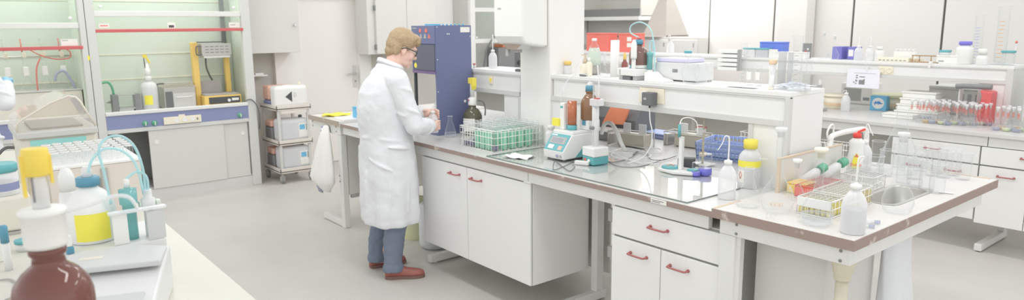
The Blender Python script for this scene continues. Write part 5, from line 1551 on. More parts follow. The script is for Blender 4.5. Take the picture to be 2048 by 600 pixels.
for i in range(6):
    for j in range(6):
        x = gx0 + (gx1 - gx0) * (i + 0.5) / 6
        y = gy0 + (gy1 - gy0) * (j + 0.5) / 6
        if i <= 1 and j <= 2: kind = 'violet'
        elif i >= 4 and j == 0: kind = 'violet' if i == 5 else 'green'
        elif i >= 2 or j >= 4: kind = 'green' if (i + 2 * j) % 5 else 'empty'
        else: kind = 'empty'
        lab = {'violet': 'clear glass tube with violet residue in the white wire crate', 'green': 'glass tube filled with green liquid in the white wire crate', 'empty': 'empty clear glass tube in the white wire crate'}[kind]
        grp = {'violet': 'violet tubes in the wire crate', 'green': 'green tubes in the wire crate', 'empty': 'empty tubes in the wire crate'}[kind]
        loc = (x, y, Z0 + 0.006)
        if kind not in protos:
            u = thing('glass_tube', lab, 'glass tube', loc, 0, grp)
            MB().lathe([(0, 0.001), (0.020, 0.001), (0.023, 0.01), (0.023, 0.150), (0.026, 0.155)], n=16, cap=False).build('tube_wall', 'glass', u)
            MB().lathe([(0.024, 0.152), (0.027, 0.155), (0.024, 0.157)], n=16, cap=False).build('rim', 'glassrim', u)
            if kind != 'empty':
                MB().lathe([(0.019, 0.003), (0.0215, 0.012), (0.0215, 0.11 if kind == 'green' else 0.03)], n=14).build('liquid', 'greenliq' if kind == 'green' else 'violetliq', u)
            protos[kind] = u
        else:
            dup(protos[kind], loc)

np_ = MB()
c0 = (-3.174, 2.636, 0.900)
vs_, fs_ = [], []
for i in range(7):
    for j in range(7):
        u, v = (i / 6 - 0.5) * 0.17, (j / 6 - 0.5) * 0.12
        vs_.append((u, v, 0.007 + 0.005 * math.sin(i * 1.9 + j) + 0.004 * math.cos(j * 2.1 + i * 0.7)))
fs_ = [(i * 7 + j, (i + 1) * 7 + j, (i + 1) * 7 + j + 1, i * 7 + j + 1) for i in range(6) for j in range(6)]
np_.add(vs_, fs_, True)
o = np_.build('paper_tissue', 'paper', None, (c0[0], c0[1], 0.9065), 0.4)
o.modifiers.new('thick', 'SOLIDIFY').thickness = 0.002
tag(o, 'crumpled white paper tissue lying before the wire crate', 'tissue')

# glass sheet lying on the bench
t = thing('glass_sheet', 'clear glass sheet with dark edges covering the bench top', 'glass sheet')
sx0, sx1, sy0, sy1 = -3.34, -1.85, 2.512, 3.035
MB().box(sx0 + 0.003, sy0 + 0.003, Z0, sx1 - 0.003, sy1, 0.9062).build('pane', 'sheet', t)
MB().box(sx0, sy0, Z0, sx1, sy0 + 0.0029, 0.9062).build('front_edge', 'glassedge', t)
MB().box(sx1 - 0.0029, sy0 + 0.003, Z0, sx1, sy1, 0.9062).build('end_edge', 'glassedge', t)
MB().box(sx0, sy0 + 0.003, Z0, sx0 + 0.0029, sy1, 0.9062).build('end_edge', 'glassedge', t)
ZG = 0.9066

# ------------------------------------------------------------------ titration unit with amber bottle
t = thing('dosing_unit', 'white dosing instrument with slanted teal keypad and grey display', 'instrument')
x0, x1, y0, y1 = -3.055, -2.885, 2.725, 3.02
MB().prism([(y0 + 0.005, ZG + 0.008), (y1, ZG + 0.008), (y1, 1.055), (y0 + 0.075, 1.055), (y0, 0.96)], x0, x1, 'x').build('housing', 'plastic', t, bevel=0.006)
for fx in (x0 + 0.02, x1 - 0.02):
    for fy in (y0 + 0.03, y1 - 0.03):
        MB().cyl((fx, fy, ZG), (fx, fy, ZG + 0.0079), 0.01).build('foot', 'darkgrey', t)


def slant(a, b, u, v, th_):
    """a,b: x range; u,v: 0..1 along the slanted front"""
    p = lambda k, off: (y0 + 0.075 * k - 0.79 * off, 0.96 + 0.095 * k + 0.62 * off)
    q0, q1 = p(u, 0.0005), p(v, 0.0005)
    r0, r1 = p(u, th_), p(v, th_)
    return MB().prism([q0, q1, r1, r0], a, b, 'x')


kp = slant(x0 + 0.006, x1 - 0.006, 0.04, 0.97, 0.003).build('teal_keypad', 'teal', t)
slant(x0 + 0.02, x1 - 0.02, 0.42, 0.80, 0.0042).build('display_frame', 'grey', kp)
slant(x0 + 0.035, x1 - 0.045, 0.50, 0.72, 0.005).build('display', 'screen', kp)
slant(x0 + 0.03, x0 + 0.075, 0.12, 0.34, 0.0042).build('left_keys', 'plastic', kp)
slant(x1 - 0.055, x1 - 0.025, 0.10, 0.32, 0.0042).build('stop_key', 'hotsalmon', kp)
slant(x0 + 0.012, x0 + 0.06, 0.85, 0.92, 0.0042).build('brand_strip', 'plastic', kp)
MB().lathe([(0.012, 0), (0.010, 0.006)], (x1 - 0.05, y0 + 0.004, 0.935), 14, True, (0, -1, 0)).build('dial', 'towelgrey', t)
MB().lathe([(0.009, 0), (0.008, 0.004)], (x1 - 0.022, y0 + 0.004, 0.935), 14, True, (0, -1, 0)).build('socket', 'grey', t)
MB().prism([(y0 + 0.10, ZG + 0.012), (y1 - 0.005, ZG + 0.012), (y1 - 0.005, 0.985), (y0 + 0.16, 0.97)], x1, x1 + 0.0012, 'x').build('teal_side_panel', 'teal', t)
ex = thing('exchange_unit', 'white plate with brown glass burette and clear plunger on the dosing instrument', 'burette')
MB().box(-3.065, 2.815, 1.0555, -2.895, 3.03, 1.07).build('plate', 'plastic', ex, bevel=0.003)
bu = MB().cyl((-2.975, 2.885, 1.0705), (-2.975, 2.885, 1.10), 0.03).build('burette_foot', 'teal', ex)
MB().cyl((-2.975, 2.885, 1.1005), (-2.975, 2.885, 1.245), 0.028).build('brown_barrel', 'brownglass', ex)
MB().box(-3.04, 2.845, 1.0705, -3.005, 2.875, 1.232).build('plunger_housing', 'plastic', ex, bevel=0.005)
MB().box(-3.035, 2.844, 1.20, -3.012, 2.8449, 1.212).build('teal_mark', 'teal', ex)
MB().cyl((-3.022, 2.86, 1.2325), (-3.022, 2.86, 1.29), 0.014).build('valve_tube', 'glass', ex)
MB().box(-2.955, 2.93, 1.0705, -2.88, 3.028, 1.13).build('bottle_holder', 'plastic', ex, bevel=0.006)
MB().box(-2.93, 2.925, 1.10, -2.905, 2.9299, 1.128).build('teal_clip', 'petrol', ex)
MB().box(-3.092, 2.83, 1.09, -3.0405, 2.85, 1.135).build('yellow_tag', 'tape_yellow', ex)
t = thing('amber_bottle', 'amber glass bottle with petrol cap standing above the dosing instrument', 'bottle', (-2.920, 2.978, 1.1305))
MB().lathe([(0.052, 0), (0.055, 0.004), (0.055, 0.095), (0.050, 0.115), (0.030, 0.145), (0.023, 0.15), (0.023, 0.162), (0.028, 0.164), (0.028, 0.17)], n=30).build('body', 'amber', t)
MB().lathe([(0.027, 0.1705), (0.027, 0.20), (0.024, 0.202)], n=24).build('cap', 'petrol', t)
MB().lathe([(0.020, 0.2025), (0.018, 0.212), (0.010, 0.222)], n=16).build('clear_top', 'milky', t)
tag(MB().tube([(-2.92, 2.978, 1.353), (-2.93, 2.975, 1.39), (-2.98, 2.94, 1.40), (-3.02, 2.9, 1.37), (-3.03, 2.87, 1.32), (-3.022, 2.86, 1.291)], 0.003).build('clear_tube', 'milky'), 'thin clear tube looping from amber bottle cap to the plunger', 'tube')
wbp = (-3.244, 2.909, 0.900)
t = plastic_bottle('plastic_bottle', 'milky plastic bottle squeezed between wire crate and dosing instrument', 'bottle', (-3.16, 2.885, ZG), 0.036, 0.17, neck=0.5)

st = (-2.750, 2.862, 0.900)
t = thing('magnetic_stirrer', 'white and teal magnetic stirrer with a glass column on it', 'stirrer', (-2.735, 2.835, ZG), -0.12)
MB().box(-0.05, -0.05, 0.0, 0.05, 0.06, 0.045).build('lower_body', 'teal', t, bevel=0.004)
MB().box(-0.052, -0.052, 0.0455, 0.052, 0.062, 0.098).build('upper_body', 'plastic', t, bevel=0.006)
MB().lathe([(0.011, 0), (0.009, 0.008)], (0.012, -0.05, 0.022), 16, True, (0, -1, 0)).build('dial', 'plastic', t)
MB().box(-0.035, -0.0512, 0.012, -0.015, -0.05, 0.034).build('red_switch', 'redink', t)
col = MB().cyl((-0.012, 0.012, 0.0985), (-0.012, 0.012, 0.33), 0.020).build('glass_column', 'milky', t)
MB().box(-0.04, -0.012, 0.33, 0.022, 0.045, 0.37).build('column_head', 'milky', t, bevel=0.004)
MB().box(-0.01, -0.005, 0.3705, 0.018, 0.02, 0.376).build('red_clip', 'red', t)
MB().cyl((-0.034, 0.012, 0.0985), (-0.034, 0.012, 0.45), 0.004).build('rod', 'grey', t)
MB().lathe([(0.010, -0.012), (0.010, 0.012)], (-0.012, -0.014, 0.205), 12, True, (1, 0, 0)).build('clamp_screw', 'darkgrey', t)
MB().tube([(0.0, 0.02, 0.37), (0.004, 0.02, 0.44), (-0.002, 0.02, 0.50), (-0.01, 0.02, 0.56)], 0.004).build('clear_tip', 'milky', t)
a_ = (-2.754, 2.728, 0.900)
t = thing('plug_adapter', 'small white mains plug lying on the glass sheet before the stirrer', 'plug', (-2.755, 2.755, ZG), 0.35)
MB().box(-0.045, -0.013, 0, 0.04, 0.013, 0.022).build('plug_body', 'plastic', t, bevel=0.004)
MB().cyl((-0.0455, 0, 0.011), (-0.062, 0, 0.011), 0.006).build('cord_grip', 'dark', t)


def floor_cord(name, label, cat, pts, r, mat):
    o = MB().tube([(x, y, zz) for x, y, zz in pts], r, 7, 6).build(name, mat)
    return tag(o, label, cat)


zc = ZG + 0.003
floor_cord('power_cable', 'thin black cord zigzagging before the dosing instrument', 'cord', [(-2.738, 2.681, 0.909), (-2.669, 2.576, 0.909), (-2.784, 2.628, 0.909), (-2.928, 2.704, 0.909), (-2.757, 2.535, 0.909), (-2.774, 2.619, 0.909), (-2.833, 2.745, 0.909), (-2.891, 2.838, 0.909)], 0.002, 'dark')
floor_cord('power_cable', 'long black cord tangled across the glass sheet under the shelf socket', 'cord', [(-2.736, 2.922, 0.909), (-2.677, 2.943, 0.909), (-2.707, 3.115, 0.909), (-2.823, 3.308, 0.909), (-2.752, 3.185, 0.909), (-2.848, 3.385, 0.909), (-2.739, 3.299, 0.909), (-2.603, 3.163, 0.909), (-2.535, 3.194, 0.909), (-2.560, 3.352, 0.909)], 0.0022, 'dark')
floor_cord('power_cable', 'second black cord sagging towards the pH meter stand', 'cord', [(-2.726, 2.932, 0.909), (-2.590, 2.869, 0.909), (-2.508, 2.921, 0.909), (-2.507, 3.048, 0.909), (-2.544, 3.229, 0.909)], 0.002, 'dark')
floor_cord('plastic_hose', 'white hose running over the glass sheet from the stirrer', 'hose', [(-2.985, 3.163, 0.911), (-2.776, 3.094, 0.911), (-2.576, 3.021, 0.911), (-2.463, 3.083, 0.911)], 0.004, 'milky')
for i, (lb, pp) in enumerate((('clear plastic tubing coiled on the glass sheet behind the stirrer', [(1220, 305), (1250, 298), (1290, 305), (1300, 315), (1260, 320), (1225, 314), (1230, 306), (1265, 308)]),
                              ('clear plastic tubing coiled close to the steel racks', [(1215, 292), (1245, 288), (1280, 296), (1320, 300), (1310, 308), (1255, 300)]))):
    base = {0: [(-2.894, 3.134, 0.911), (-2.914, 3.295, 0.911), (-2.751, 3.295, 0.911), (-2.626, 3.191, 0.911), (-2.653, 3.045, 0.911), (-2.784, 3.037, 0.911), (-2.862, 3.145, 0.911), (-2.769, 3.200, 0.911)],
            1: [(-3.071, 3.301, 0.909), (-3.058, 3.431, 0.909), (-2.882, 3.401, 0.909), (-2.752, 3.440, 0.909), (-2.685, 3.310, 0.909), (-2.888, 3.288, 0.909)]}[i]
    floor_cord('clear_tubing', lb, 'tubing', [(p[0], p[1], zc + 0.003 + 0.004 * (k % 2)) for k, p in enumerate(base)], 0.004, 'milky')
floor_cord('ribbed_hose', 'thick white hose arching between the stirrer and the steel blocks', 'hose', [(-3.078, 3.250, 0.993), (-3.057, 3.250, 1.054), (-3.005, 3.250, 1.072), (-2.922, 3.220, 1.033), (-2.864, 3.200, 0.970), (-2.865, 3.239, 0.918)], 0.013, 'plastic')


def steel_block(label, loc, rot):
    t = thing('steel_holder', label, 'holder', loc, rot, 'steel holders under the shelf')
    MB().box(-0.10, -0.05, 0.004, 0.10, 0.05, 0.085).build('block', 'steelpale', t, bevel=0.003)
    w = MB()
    for z_ in (0.092,):
        w.tube([(-0.17, -0.06, z_), (0.11, -0.06, z_), (0.11, 0.06, z_), (-0.17, 0.06, z_), (-0.17, -0.06, z_)], 0.0035, 6, 1)
    for x_, y_ in ((-0.17, -0.06), (-0.17, 0.06), (0.11, -0.06), (0.11, 0.06)):
        w.cyl((x_, y_, 0), (x_, y_, 0.092), 0.0035, n=6)
    w.build('frame', 'steel', t)
    MB().box(-0.175, -0.05, 0.0, -0.15, 0.05, 0.075).build('end_plate', 'steel', t, bevel=0.003)
    for x_ in (-0.06, 0.06):
        MB().box(x_ - 0.028, -0.004, 0.0855, x_ + 0.028, 0.004, 0.15).build('white_plate', 'milky', t, bevel=0.002)
    return t


sb = steel_block('steel holder with two white plates and a dark knob on its frame', (-2.98, 3.46, 0.9005), 0.12)
MB().lathe([(0.011, 0), (0.012, 0.012), (0.004, 0.02)], (-0.10, -0.06, 0.093), 12).build('knob', 'black', sb)
steel_block('steel holder with two white plates next to the blue baskets', (-2.72, 3.72, 0.9005), 0.12)

# pH electrode stand
t = thing('electrode_stand', 'white and teal electrode stand with an upright arm and blue electrode', 'stand')
eb0, eb1 = (-2.352, 2.953, 0.907), (-2.197, 3.052, 0.907)
cx, cy = (eb0[0] + eb1[0]) / 2, (eb0[1] + eb1[1]) / 2
MB().prism([(cx + u, cy + v) for u, v in ((-0.10, -0.055), (0.02, -0.075), (0.11, -0.03), (0.12, 0.03), (0.05, 0.07), (-0.07, 0.05))], ZG, ZG + 0.018, 'z').build('base', 'plastic', t, bevel=0.005)
MB().lathe([(0.05, 0), (0.048, 0.008), (0.04, 0.012)], (cx - 0.045, cy - 0.008, ZG + 0.0182), 24).build('teal_dish', 'teal', t)
for u, v in ((-0.055, -0.02), (-0.035, 0.0), (-0.06, 0.01)):
    MB().lathe([(0.008, 0), (0.007, 0.004)], (cx + u, cy + v, ZG + 0.0305), 12).build('key', 'hotsalmon', t)
MB().box(cx + 0.06, cy - 0.01, ZG + 0.0182, cx + 0.115, cy + 0.045, ZG + 0.028).build('teal_pad', 'teal', t, bevel=0.003)
MB().box(cx + 0.005, cy - 0.012, ZG + 0.0182, cx + 0.027, cy + 0.010, ZG + 0.195).build('arm', 'plastic', t, bevel=0.003)
MB().cyl((cx + 0.012, cy - 0.018, ZG + 0.196), (cx + 0.012, cy - 0.018, ZG + 0.26), 0.008).build('electrode', 'teal', t)
MB().tube([(cx + 0.012, cy - 0.018, ZG + 0.261), (cx + 0.015, cy - 0.0, ZG + 0.29), (cx + 0.04, cy + 0.03, ZG + 0.295), (cx + 0.07, cy + 0.05, ZG + 0.27), (cx + 0.075, cy + 0.055, ZG + 0.21)], 0.003).build('electrode_cable', 'plastic', t)
mb_ = (-2.385, 3.161, 0.907)
t = thing('power_adapter', 'black plug adapter lying behind the electrode stand arm', 'adapter', (cx - 0.03, cy + 0.11, ZG), 0.5)
MB().box(-0.045, -0.03, 0, 0.045, 0.03, 0.06).build('adapter_body', 'black', t, bevel=0.006)
MB().cyl((0.0455, 0, 0.02), (0.062, 0, 0.02), 0.007).build('cord_grip', 'dark', t)
rd = (-2.305, 3.209, 0.907)
t = thing('retort_stand', 'slim brownish metal rod stand with clamp before the blue basket', 'stand', (rd[0], rd[1] + 0.05, ZG))
MB().cyl((0, 0, 0.008), (0, 0, 0.30), 0.0065).build('rod', 'pipe', t)
MB().box(-0.05, -0.04, 0, 0.05, 0.06, 0.0079).build('foot_plate', 'plastic', t, bevel=0.002)
MB().box(-0.014, -0.018, 0.05, 0.014, 0.016, 0.075).build('clamp', 'barewood', t, bevel=0.003)
MB().box(-0.05, -0.012, 0.185, 0.01, 0.01, 0.205).build('upper_clamp', 'plastic', t, bevel=0.003)
MB().tube([(-0.05, -0.002, 0.21), (-0.02, 0.0, 0.216), (0.02, 0, 0.214)], 0.0035).build('red_wire', 'redink', t)


def basket(label, loc, lx, ly, h, rot=0):
    """plastic basket whose walls are a lattice of ribs"""
    t = thing('plastic_basket', label, 'basket', loc, rot, 'blue baskets on the far side bench')
    for nm, a, b in (('front_wall', (-lx, -ly), (lx, -ly)), ('back_wall', (-lx, ly), (lx, ly)), ('end_wall', (-lx, -ly), (-lx, ly)), ('end_wall', (lx, -ly), (lx, ly))):
        m = MB()
        A, B_ = Vector((a[0], a[1], 0)), Vector((b[0], b[1], 0))
        n = max(4, int((B_ - A).length / 0.022))
        for i in range(n + 1):
            q = A.lerp(B_, i / n)
            m.cyl(q, q * 1.06 + Vector((0, 0, h)), 0.0042, n=6)
        for hh, w_ in ((0.006, 0.012), (h * 0.3, 0.02), (h * 0.62, 0.008), (h - 0.008, 0.016)):
            k = 1 + 0.06 * hh / h
            m.bar(A * k + Vector((0, 0, hh)), B_ * k + Vector((0, 0, hh)), 0.006, w_)
        m.build(nm, 'blue', t)
    MB().box(-lx, -ly, 0.0, lx, ly, 0.004).build('bottom', 'blue', t)
    return t


basket('nearer blue plastic lattice basket under the end of the shelf', (-2.34, 3.62, 0.9005), 0.17, 0.15, 0.10, 0.25)
t = basket('paler blue lattice basket behind and above the nearer one', (-2.10, 3.60, 1.02), 0.14, 0.12, 0.06, 0.25)
t.location = (-2.34, 3.62, 0.9065)
t.rotation_euler = (0, 0, 0.25)
t = thing('wire_rack', 'long white and steel wire rack behind the blue baskets', 'rack')
w = MB()
for i in range(26):
    x = -2.45 + i * 0.026
    w.cyl((x, 3.86, Z0), (x, 3.86, Z0 + 0.115), 0.002, n=6)
for hh in (0.03, 0.085, 0.115):
    w.cyl((-2.46, 3.86, Z0 + hh), (-1.78, 3.86, Z0 + hh), 0.003, n=6)
w.build('front_grid', 'wire', t)
w = MB()
for i in range(26):
    x = -2.45 + i * 0.026
    w.cyl((x, 3.95, Z0), (x, 3.95, Z0 + 0.115), 0.002, n=6)
for hh in (0.03, 0.115):
    w.cyl((-2.46, 3.95, Z0 + hh), (-1.78, 3.95, Z0 + hh), 0.003, n=6)
for x in (-2.46, -2.12, -1.78):
    w.cyl((x, 3.86, Z0 + 0.115), (x, 3.95, Z0 + 0.115), 0.003, n=6)
w.build('back_grid', 'steel', t)

# black instrument and blue tray on the far side, seen under the shelf
t = thing('black_instrument', 'black bench instrument with a slanted orange panel under the shelf', 'instrument')
q0, q1 = (-3.590, 3.800, 0.950), (-3.254, 3.800, 1.137)
MB().prism([(3.72, Z0), (3.94, Z0), (3.94, 1.10), (3.78, 1.10), (3.72, 1.02)], -3.86, -3.20, 'x').build('housing', 'dark', t, bevel=0.006)
MB().prism([(-3.50, 0.975), (-3.30, 0.985), (-3.25, 1.105), (-3.42, 1.105)], 3.70, 3.719, 'y').build('orange_panel', 'orange', t)
MB().box(-3.72, 3.712, 0.98, -3.56, 3.7199, 1.02).build('display', 'grey', t)
MB().lathe([(0.02, 0), (0.018, 0.01)], (-3.60, 3.75, 1.101), 14).build('yellow_knob', 'yellow', t)
for i, pts in enumerate(([(-3.70, 3.68, 1.06), (-3.66, 3.62, 1.12), (-3.60, 3.62, 1.08), (-3.57, 3.64, 0.96), (-3.50, 3.60, 0.915)], [(-3.80, 3.66, 1.0), (-3.72, 3.6, 1.05), (-3.64, 3.60, 1.0), (-3.6, 3.6, 0.92)])):
    tag(MB().tube(pts, 0.008).build('black_cable', 'black'), ('upper' if i == 0 else 'lower') + ' black cable curling before the orange-panelled instrument', 'cable')
t = thing('plastic_tray', 'shallow muted blue tray on the far bench behind the steel holders', 'tray', (-3.02, 3.87, Z0), 0.0)
MB().box(-0.22, -0.07, 0.0, 0.22, 0.08, 0.03).build('tray_body', 'navylight', t, bevel=0.008)
MB().box(-0.23, -0.077, 0.0305, 0.23, 0.09, 0.04).build('tray_rim', 'blue', t, bevel=0.006)
t = thing('storage_box', 'dark grey box standing behind the power cord under the shelf', 'box', (-3.30, 3.56, Z0))
MB().box(-0.12, -0.08, 0.0, 0.12, 0.08, 0.055).build('box_body', 'darkgrey', t, bevel=0.004)
MB().box(-0.123, -0.083, 0.0555, 0.123, 0.083, 0.065).build('lid', 'grey', t, bevel=0.003)
# equipment seen under the short shelf
t = thing('apparatus_rack', 'grey clamp rack with metal rods under the short shelf', 'rack')
for i, x in enumerate((-4.28, -4.06)):
    MB().lathe([(0.014, Z0), (0.014, 1.05), (0.022, 1.06), (0.022, 1.085), (0.010, 1.09)], (x + 0.02, 3.50, 0), 14).build('rod', 'greyframe', t)
MB().box(-4.32, 3.60, Z0, -4.16, 3.64, 1.12).build('back_plate', 'plastic', t)
MB().box(-4.06, 3.60, Z0, -3.80, 3.66, 1.20).build('dark_plate', 'darkgrey', t)
MB().box(-4.02, 3.585, 1.10, -3.90, 3.599, 1.18).build('white_panel', 'plastic', t)
t = thing('blue_box', 'blue box on the far bench under the short shelf', 'box', (-4.58, 3.86, Z0))
MB().box(-0.16, -0.08, 0.0, 0.16, 0.08, 0.30).build('box_body', 'navylight', t, bevel=0.004)
MB().box(-0.162, -0.082, 0.3005, 0.162, 0.082, 0.325).build('lid', 'grey', t, bevel=0.003)
for i in range(9):
    x = -4.06 + (i % 5) * 0.055
    y = 3.36 + (i // 5) * 0.06
    l_ = 'clear glass tube clustered behind the wire crate under the short shelf'
    if i == 0:
        g0 = beaker(l_, (x, y, Z0), 0.018, 0.075, 'glass tubes behind the wire crate', 'glass_tube')
    else:
        dup(g0, (x, y, Z0))

# jars with purple lids, standing lid-down
for lb, pb, r, h in (('clear jar standing upside down on its purple lid, the taller one', (-2.143, 3.057, 0.907), 0.034, 0.112), ('smaller clear jar on a purple lid beside the taller one', (-2.159, 3.001, 0.907), 0.022, 0.07)):
    t = thing('plastic_jar', lb, 'jar', (pb[0], pb[1], ZG), 0, 'purple-lidded jars')
    MB().lathe([(r * 0.95, 0), (r, 0.002), (r, h * 0.30), (r * 0.95, h * 0.31)], n=26).build('lid', 'purple', t)
    MB().lathe([(r * 0.88, h * 0.3105), (r * 0.88, h * 0.36), (r, h * 0.40), (r, h * 0.95), (r * 0.94, h)], n=26).build('body', 'glass', t)
pb = (-1.788, 2.724, 0.900)
wash_bottle('white wash bottle with bent nozzle at the glass sheet corner', (pb[0], pb[1], Z0), 0.040, 0.178, -2.3, True, None, 0.0, tip=0.05, rise=0.62)
pb = (-1.989, 3.222, 0.900)
t = plastic_bottle('reagent_bottle', 'large white bottle with yellow cap and yellow hazard label by shelf end', 'bottle', ((-1.849, 3.000, 0.900)[0], 3.0, Z0), 0.0535, 0.236, neck=0.50, capmat='yellow', mat='milky', caph=0.18, lab='tape_yellow', labz=(0.45, 0.58), shoulder=0.66)
MB().loft([[(0.0547 * math.cos(a), 0.0547 * math.sin(a), z_) for a in [-2.2 + 0.75 * k / 6 for k in range(7)]] for z_ in (0.03, 0.092)], True, False).build('paper_label', 'label', t)
MB().tube([((0.0556) * math.cos(a), (0.0556) * math.sin(a), z_) for a, z_ in ((-1.83, 0.048), (-1.68, 0.066), (-1.83, 0.084), (-1.98, 0.066), (-1.83, 0.048))], 0.0012, 6, 1).build('hazard_diamond', 'redink', t)

# ------------------------------------------------------------------ sink bench glassware
ZK = 0.9205
pb = (-1.603, 2.606, 0.920)
erlenmeyer('clear conical flask nearest the brown corner strip of the sink bench', (pb[0], pb[1], ZK), 0.050, 0.17)
pb = (-1.721, 2.926, 0.920)
erlenmeyer('conical flask with faint orange print behind the corner flask', (pb[0] - 0.01, pb[1], ZK), 0.046, 0.15)
pb = (-1.477, 2.616, 0.920)
t = vol_flask('large round volumetric flask with small orange lettering and white stopper', (pb[0], pb[1], ZK), 0.068, 0.335, 0.015, stop='milkystop', stop_r=0.024)
for k in range(6):
    a = math.atan2(-pb[1], -pb[0]) - 0.35 + 0.12 * k
    MB().tube([(0.0688 * math.cos(a + d), 0.0688 * math.sin(a + d), 0.042 + z_) for d, z_ in ((0, 0), (0.05, 0.0), (0.05, 0.014), (0, 0.014), (0, 0))][:5 - k % 2], 0.0010, 5, 1).build('printed_letter', 'ochre', t)
pb = (-1.521, 2.803, 0.920)
vol_flask('small volumetric flask with a white stopper before the yellow sponge', (-1.53, 2.86, ZK), 0.036, 0.165, 0.010, stop='plastic', stop_r=0.020)
pb = (-1.276, 2.558, 0.920)
vol_flask('big near volumetric flask with cream stopper standing before yellow tubes', (pb[0], pb[1], ZK), 0.060, 0.285, 0.0145, stop='creamstop', liquid='water', fill=0.12, stop_r=0.026)
pb = (-1.139, 2.519, 0.920)
wash_bottle('half-full white wash bottle at the near corner of the sink bench', (pb[0], pb[1] + 0.045, ZK), 0.044, 0.185, 0.7, True, None, 0.50, tip=0.004, rise=0.55)
pb = (-1.150, 2.947, 0.920)
vol_flask('clear volumetric flask with milky stopper at the rim by the sink', (pb[0], pb[1] + 0.03, ZK), 0.061, 0.315, 0.0165, stop='milkystop', stop_r=0.023)
pb = (-1.472, 3.745, 0.920)
erlenmeyer('very large conical flask at the far edge of the sink bench', (-1.485, 3.80, ZK), 0.098, 0.34, neck=0.27)

# splash panel, sponge, racks
t = thing('splash_panel', 'grey upright splash panel with wood edge on the sink bench', 'panel')
MB().box(-1.66, 2.93, ZK, -1.648, 3.52, 1.075).build('board', 'cabgrey', t)
MB().box(-1.662, 2.93, 1.0755, -1.646, 3.52, 1.082).box(-1.662, 2.92, ZK, -1.646, 2.9299, 1.082).build('wood_edge', 'barewood', t)
t = thing('sponge', 'yellow sponge box leaning at the foot of the splash panel', 'sponge', (-1.585, 3.01, ZK))
MB().box(-0.045, -0.05, 0, 0.045, 0.06, 0.042).build('sponge_body', 'yellowcap', t, bevel=0.006)
MB().box(-0.045, -0.05, 0.0425, 0.045, 0.06, 0.05).build('scouring_layer', 'amberyellow', t, bevel=0.003)


def tube_rack(name, label, cat, corner, rot, nx, ny, pitch, h, mat, tube_label, liquid, tube_h, grp, fill=0.5, tubecat='test tube'):
    """corner: near corner on the bench; grid runs along local x and y"""
    t = thing(name, label, cat, corner, rot)
    lx, ly = nx * pitch, ny * pitch
    for nm, a, b in (('front_grid', (0, 0), (lx, 0)), ('back_grid', (0, ly), (lx, ly)), ('end_grid', (0, 0), (0, ly)), ('end_grid', (lx, 0), (lx, ly))):
        w = MB()
        A, B_ = Vector((a[0], a[1], 0)), Vector((b[0], b[1], 0))
        n = max(2, int(round((B_ - A).length / pitch / 2)))
        for i in range(n + 1):
            q = A.lerp(B_, i / n)
            w.cyl(q + Vector((0, 0, 0.002)), q + Vector((0, 0, h)), 0.0016, n=6)
        for hh in (0.003, h * 0.5, h):
            w.cyl(A + Vector((0, 0, hh)), B_ + Vector((0, 0, hh)), 0.0024, n=6)
        w.build(nm, mat, t)
    MB().box(0, 0, 0.0, lx, ly, 0.0018).build('bottom_plate', mat, t)
    w = MB()
    for i in range(nx + 1):
        w.cyl((i * pitch, 0, h - 0.004), (i * pitch, ly, h - 0.004), 0.0012, n=5)
    for j in range(ny + 1):
        w.cyl((0, j * pitch, h - 0.004), (lx, j * pitch, h - 0.004), 0.0012, n=5)
    w.build('top_grid', mat, t)
    c, s_ = math.cos(rot), math.sin(rot)
    first = None
    for i in range(nx):
        for j in range(ny):
            u, v = (i + 0.5) * pitch, (j + 0.5) * pitch
            loc = (corner[0] + c * u - s_ * v, corner[1] + s_ * u + c * v, corner[2] + 0.0022)
            if first is None:
                first = thing('test_tube', tube_label, tubecat, loc, 0, grp)
                r = pitch * 0.40
                MB().lathe([(0, 0.0005), (r * 0.7, r * 0.3), (r, r), (r, tube_h), (r * 1.12, tube_h + 0.001)], n=10, cap=False).build('tube_wall', 'glassthin', first)
                if liquid:
                    MB().lathe([(r * 0.6, r * 0.4), (r * 0.9, r), (r * 0.9, tube_h * fill)], n=8).build('liquid', liquid, first)
            else:
                dup(first, loc)
    return t


tube_rack('test_tube_rack', 'white wire rack of yellow samples nearest the bench rim', 'rack', (-1.415, 2.665, ZK), 0.03, 6, 5, 0.023, 0.07, 'wire', 'slim tube with yellow sample in the rack nearest the rim', 'yellowsample', 0.085, 'yellow tubes in the near wire rack', 0.62)
rk = MB().box(0.0, -0.003, 0.036, 0.138, -0.0008, 0.07).build('front_plate', 'plastic', [o for o in COL.objects if o.name.startswith('test_tube_rack')][-1])
tube_rack('test_tube_rack', 'long white wire rack of pale ochre samples beside the sink', 'rack', (-1.418, 2.795, ZK), 0.03, 7, 13, 0.020, 0.075, 'wire', 'slim tube with pale ochre sample in the long rack by the sink', 'ochresample', 0.085, 'ochre tubes in the long wire rack', 0.7)
tube_rack('test_tube_rack', 'red rack of small clear tubes behind the round flask', 'rack', (-1.57, 2.93, ZK), 0.03, 5, 11, 0.022, 0.05, 'redplastic', 'small clear tube standing in the red rack', None, 0.075, 'clear tubes in the red rack')
rk = MB().box(-0.002, -0.0025, 0.004, 0.09, -0.0005, 0.044).build('red_front', 'redplastic', None)
rk.parent = [o for o in COL.objects if o.name.startswith('test_tube_rack')][-1]
tube_rack('test_tube_rack', 'white rack of tiny glass vials in front of the wash-up bottle', 'rack', (-1.535, 3.28, ZK), 0.03, 7, 6, 0.022, 0.06, 'wire', 'tiny clear vial in the white rack before the wash-up bottle', None, 0.085, 'vials in the white rack')

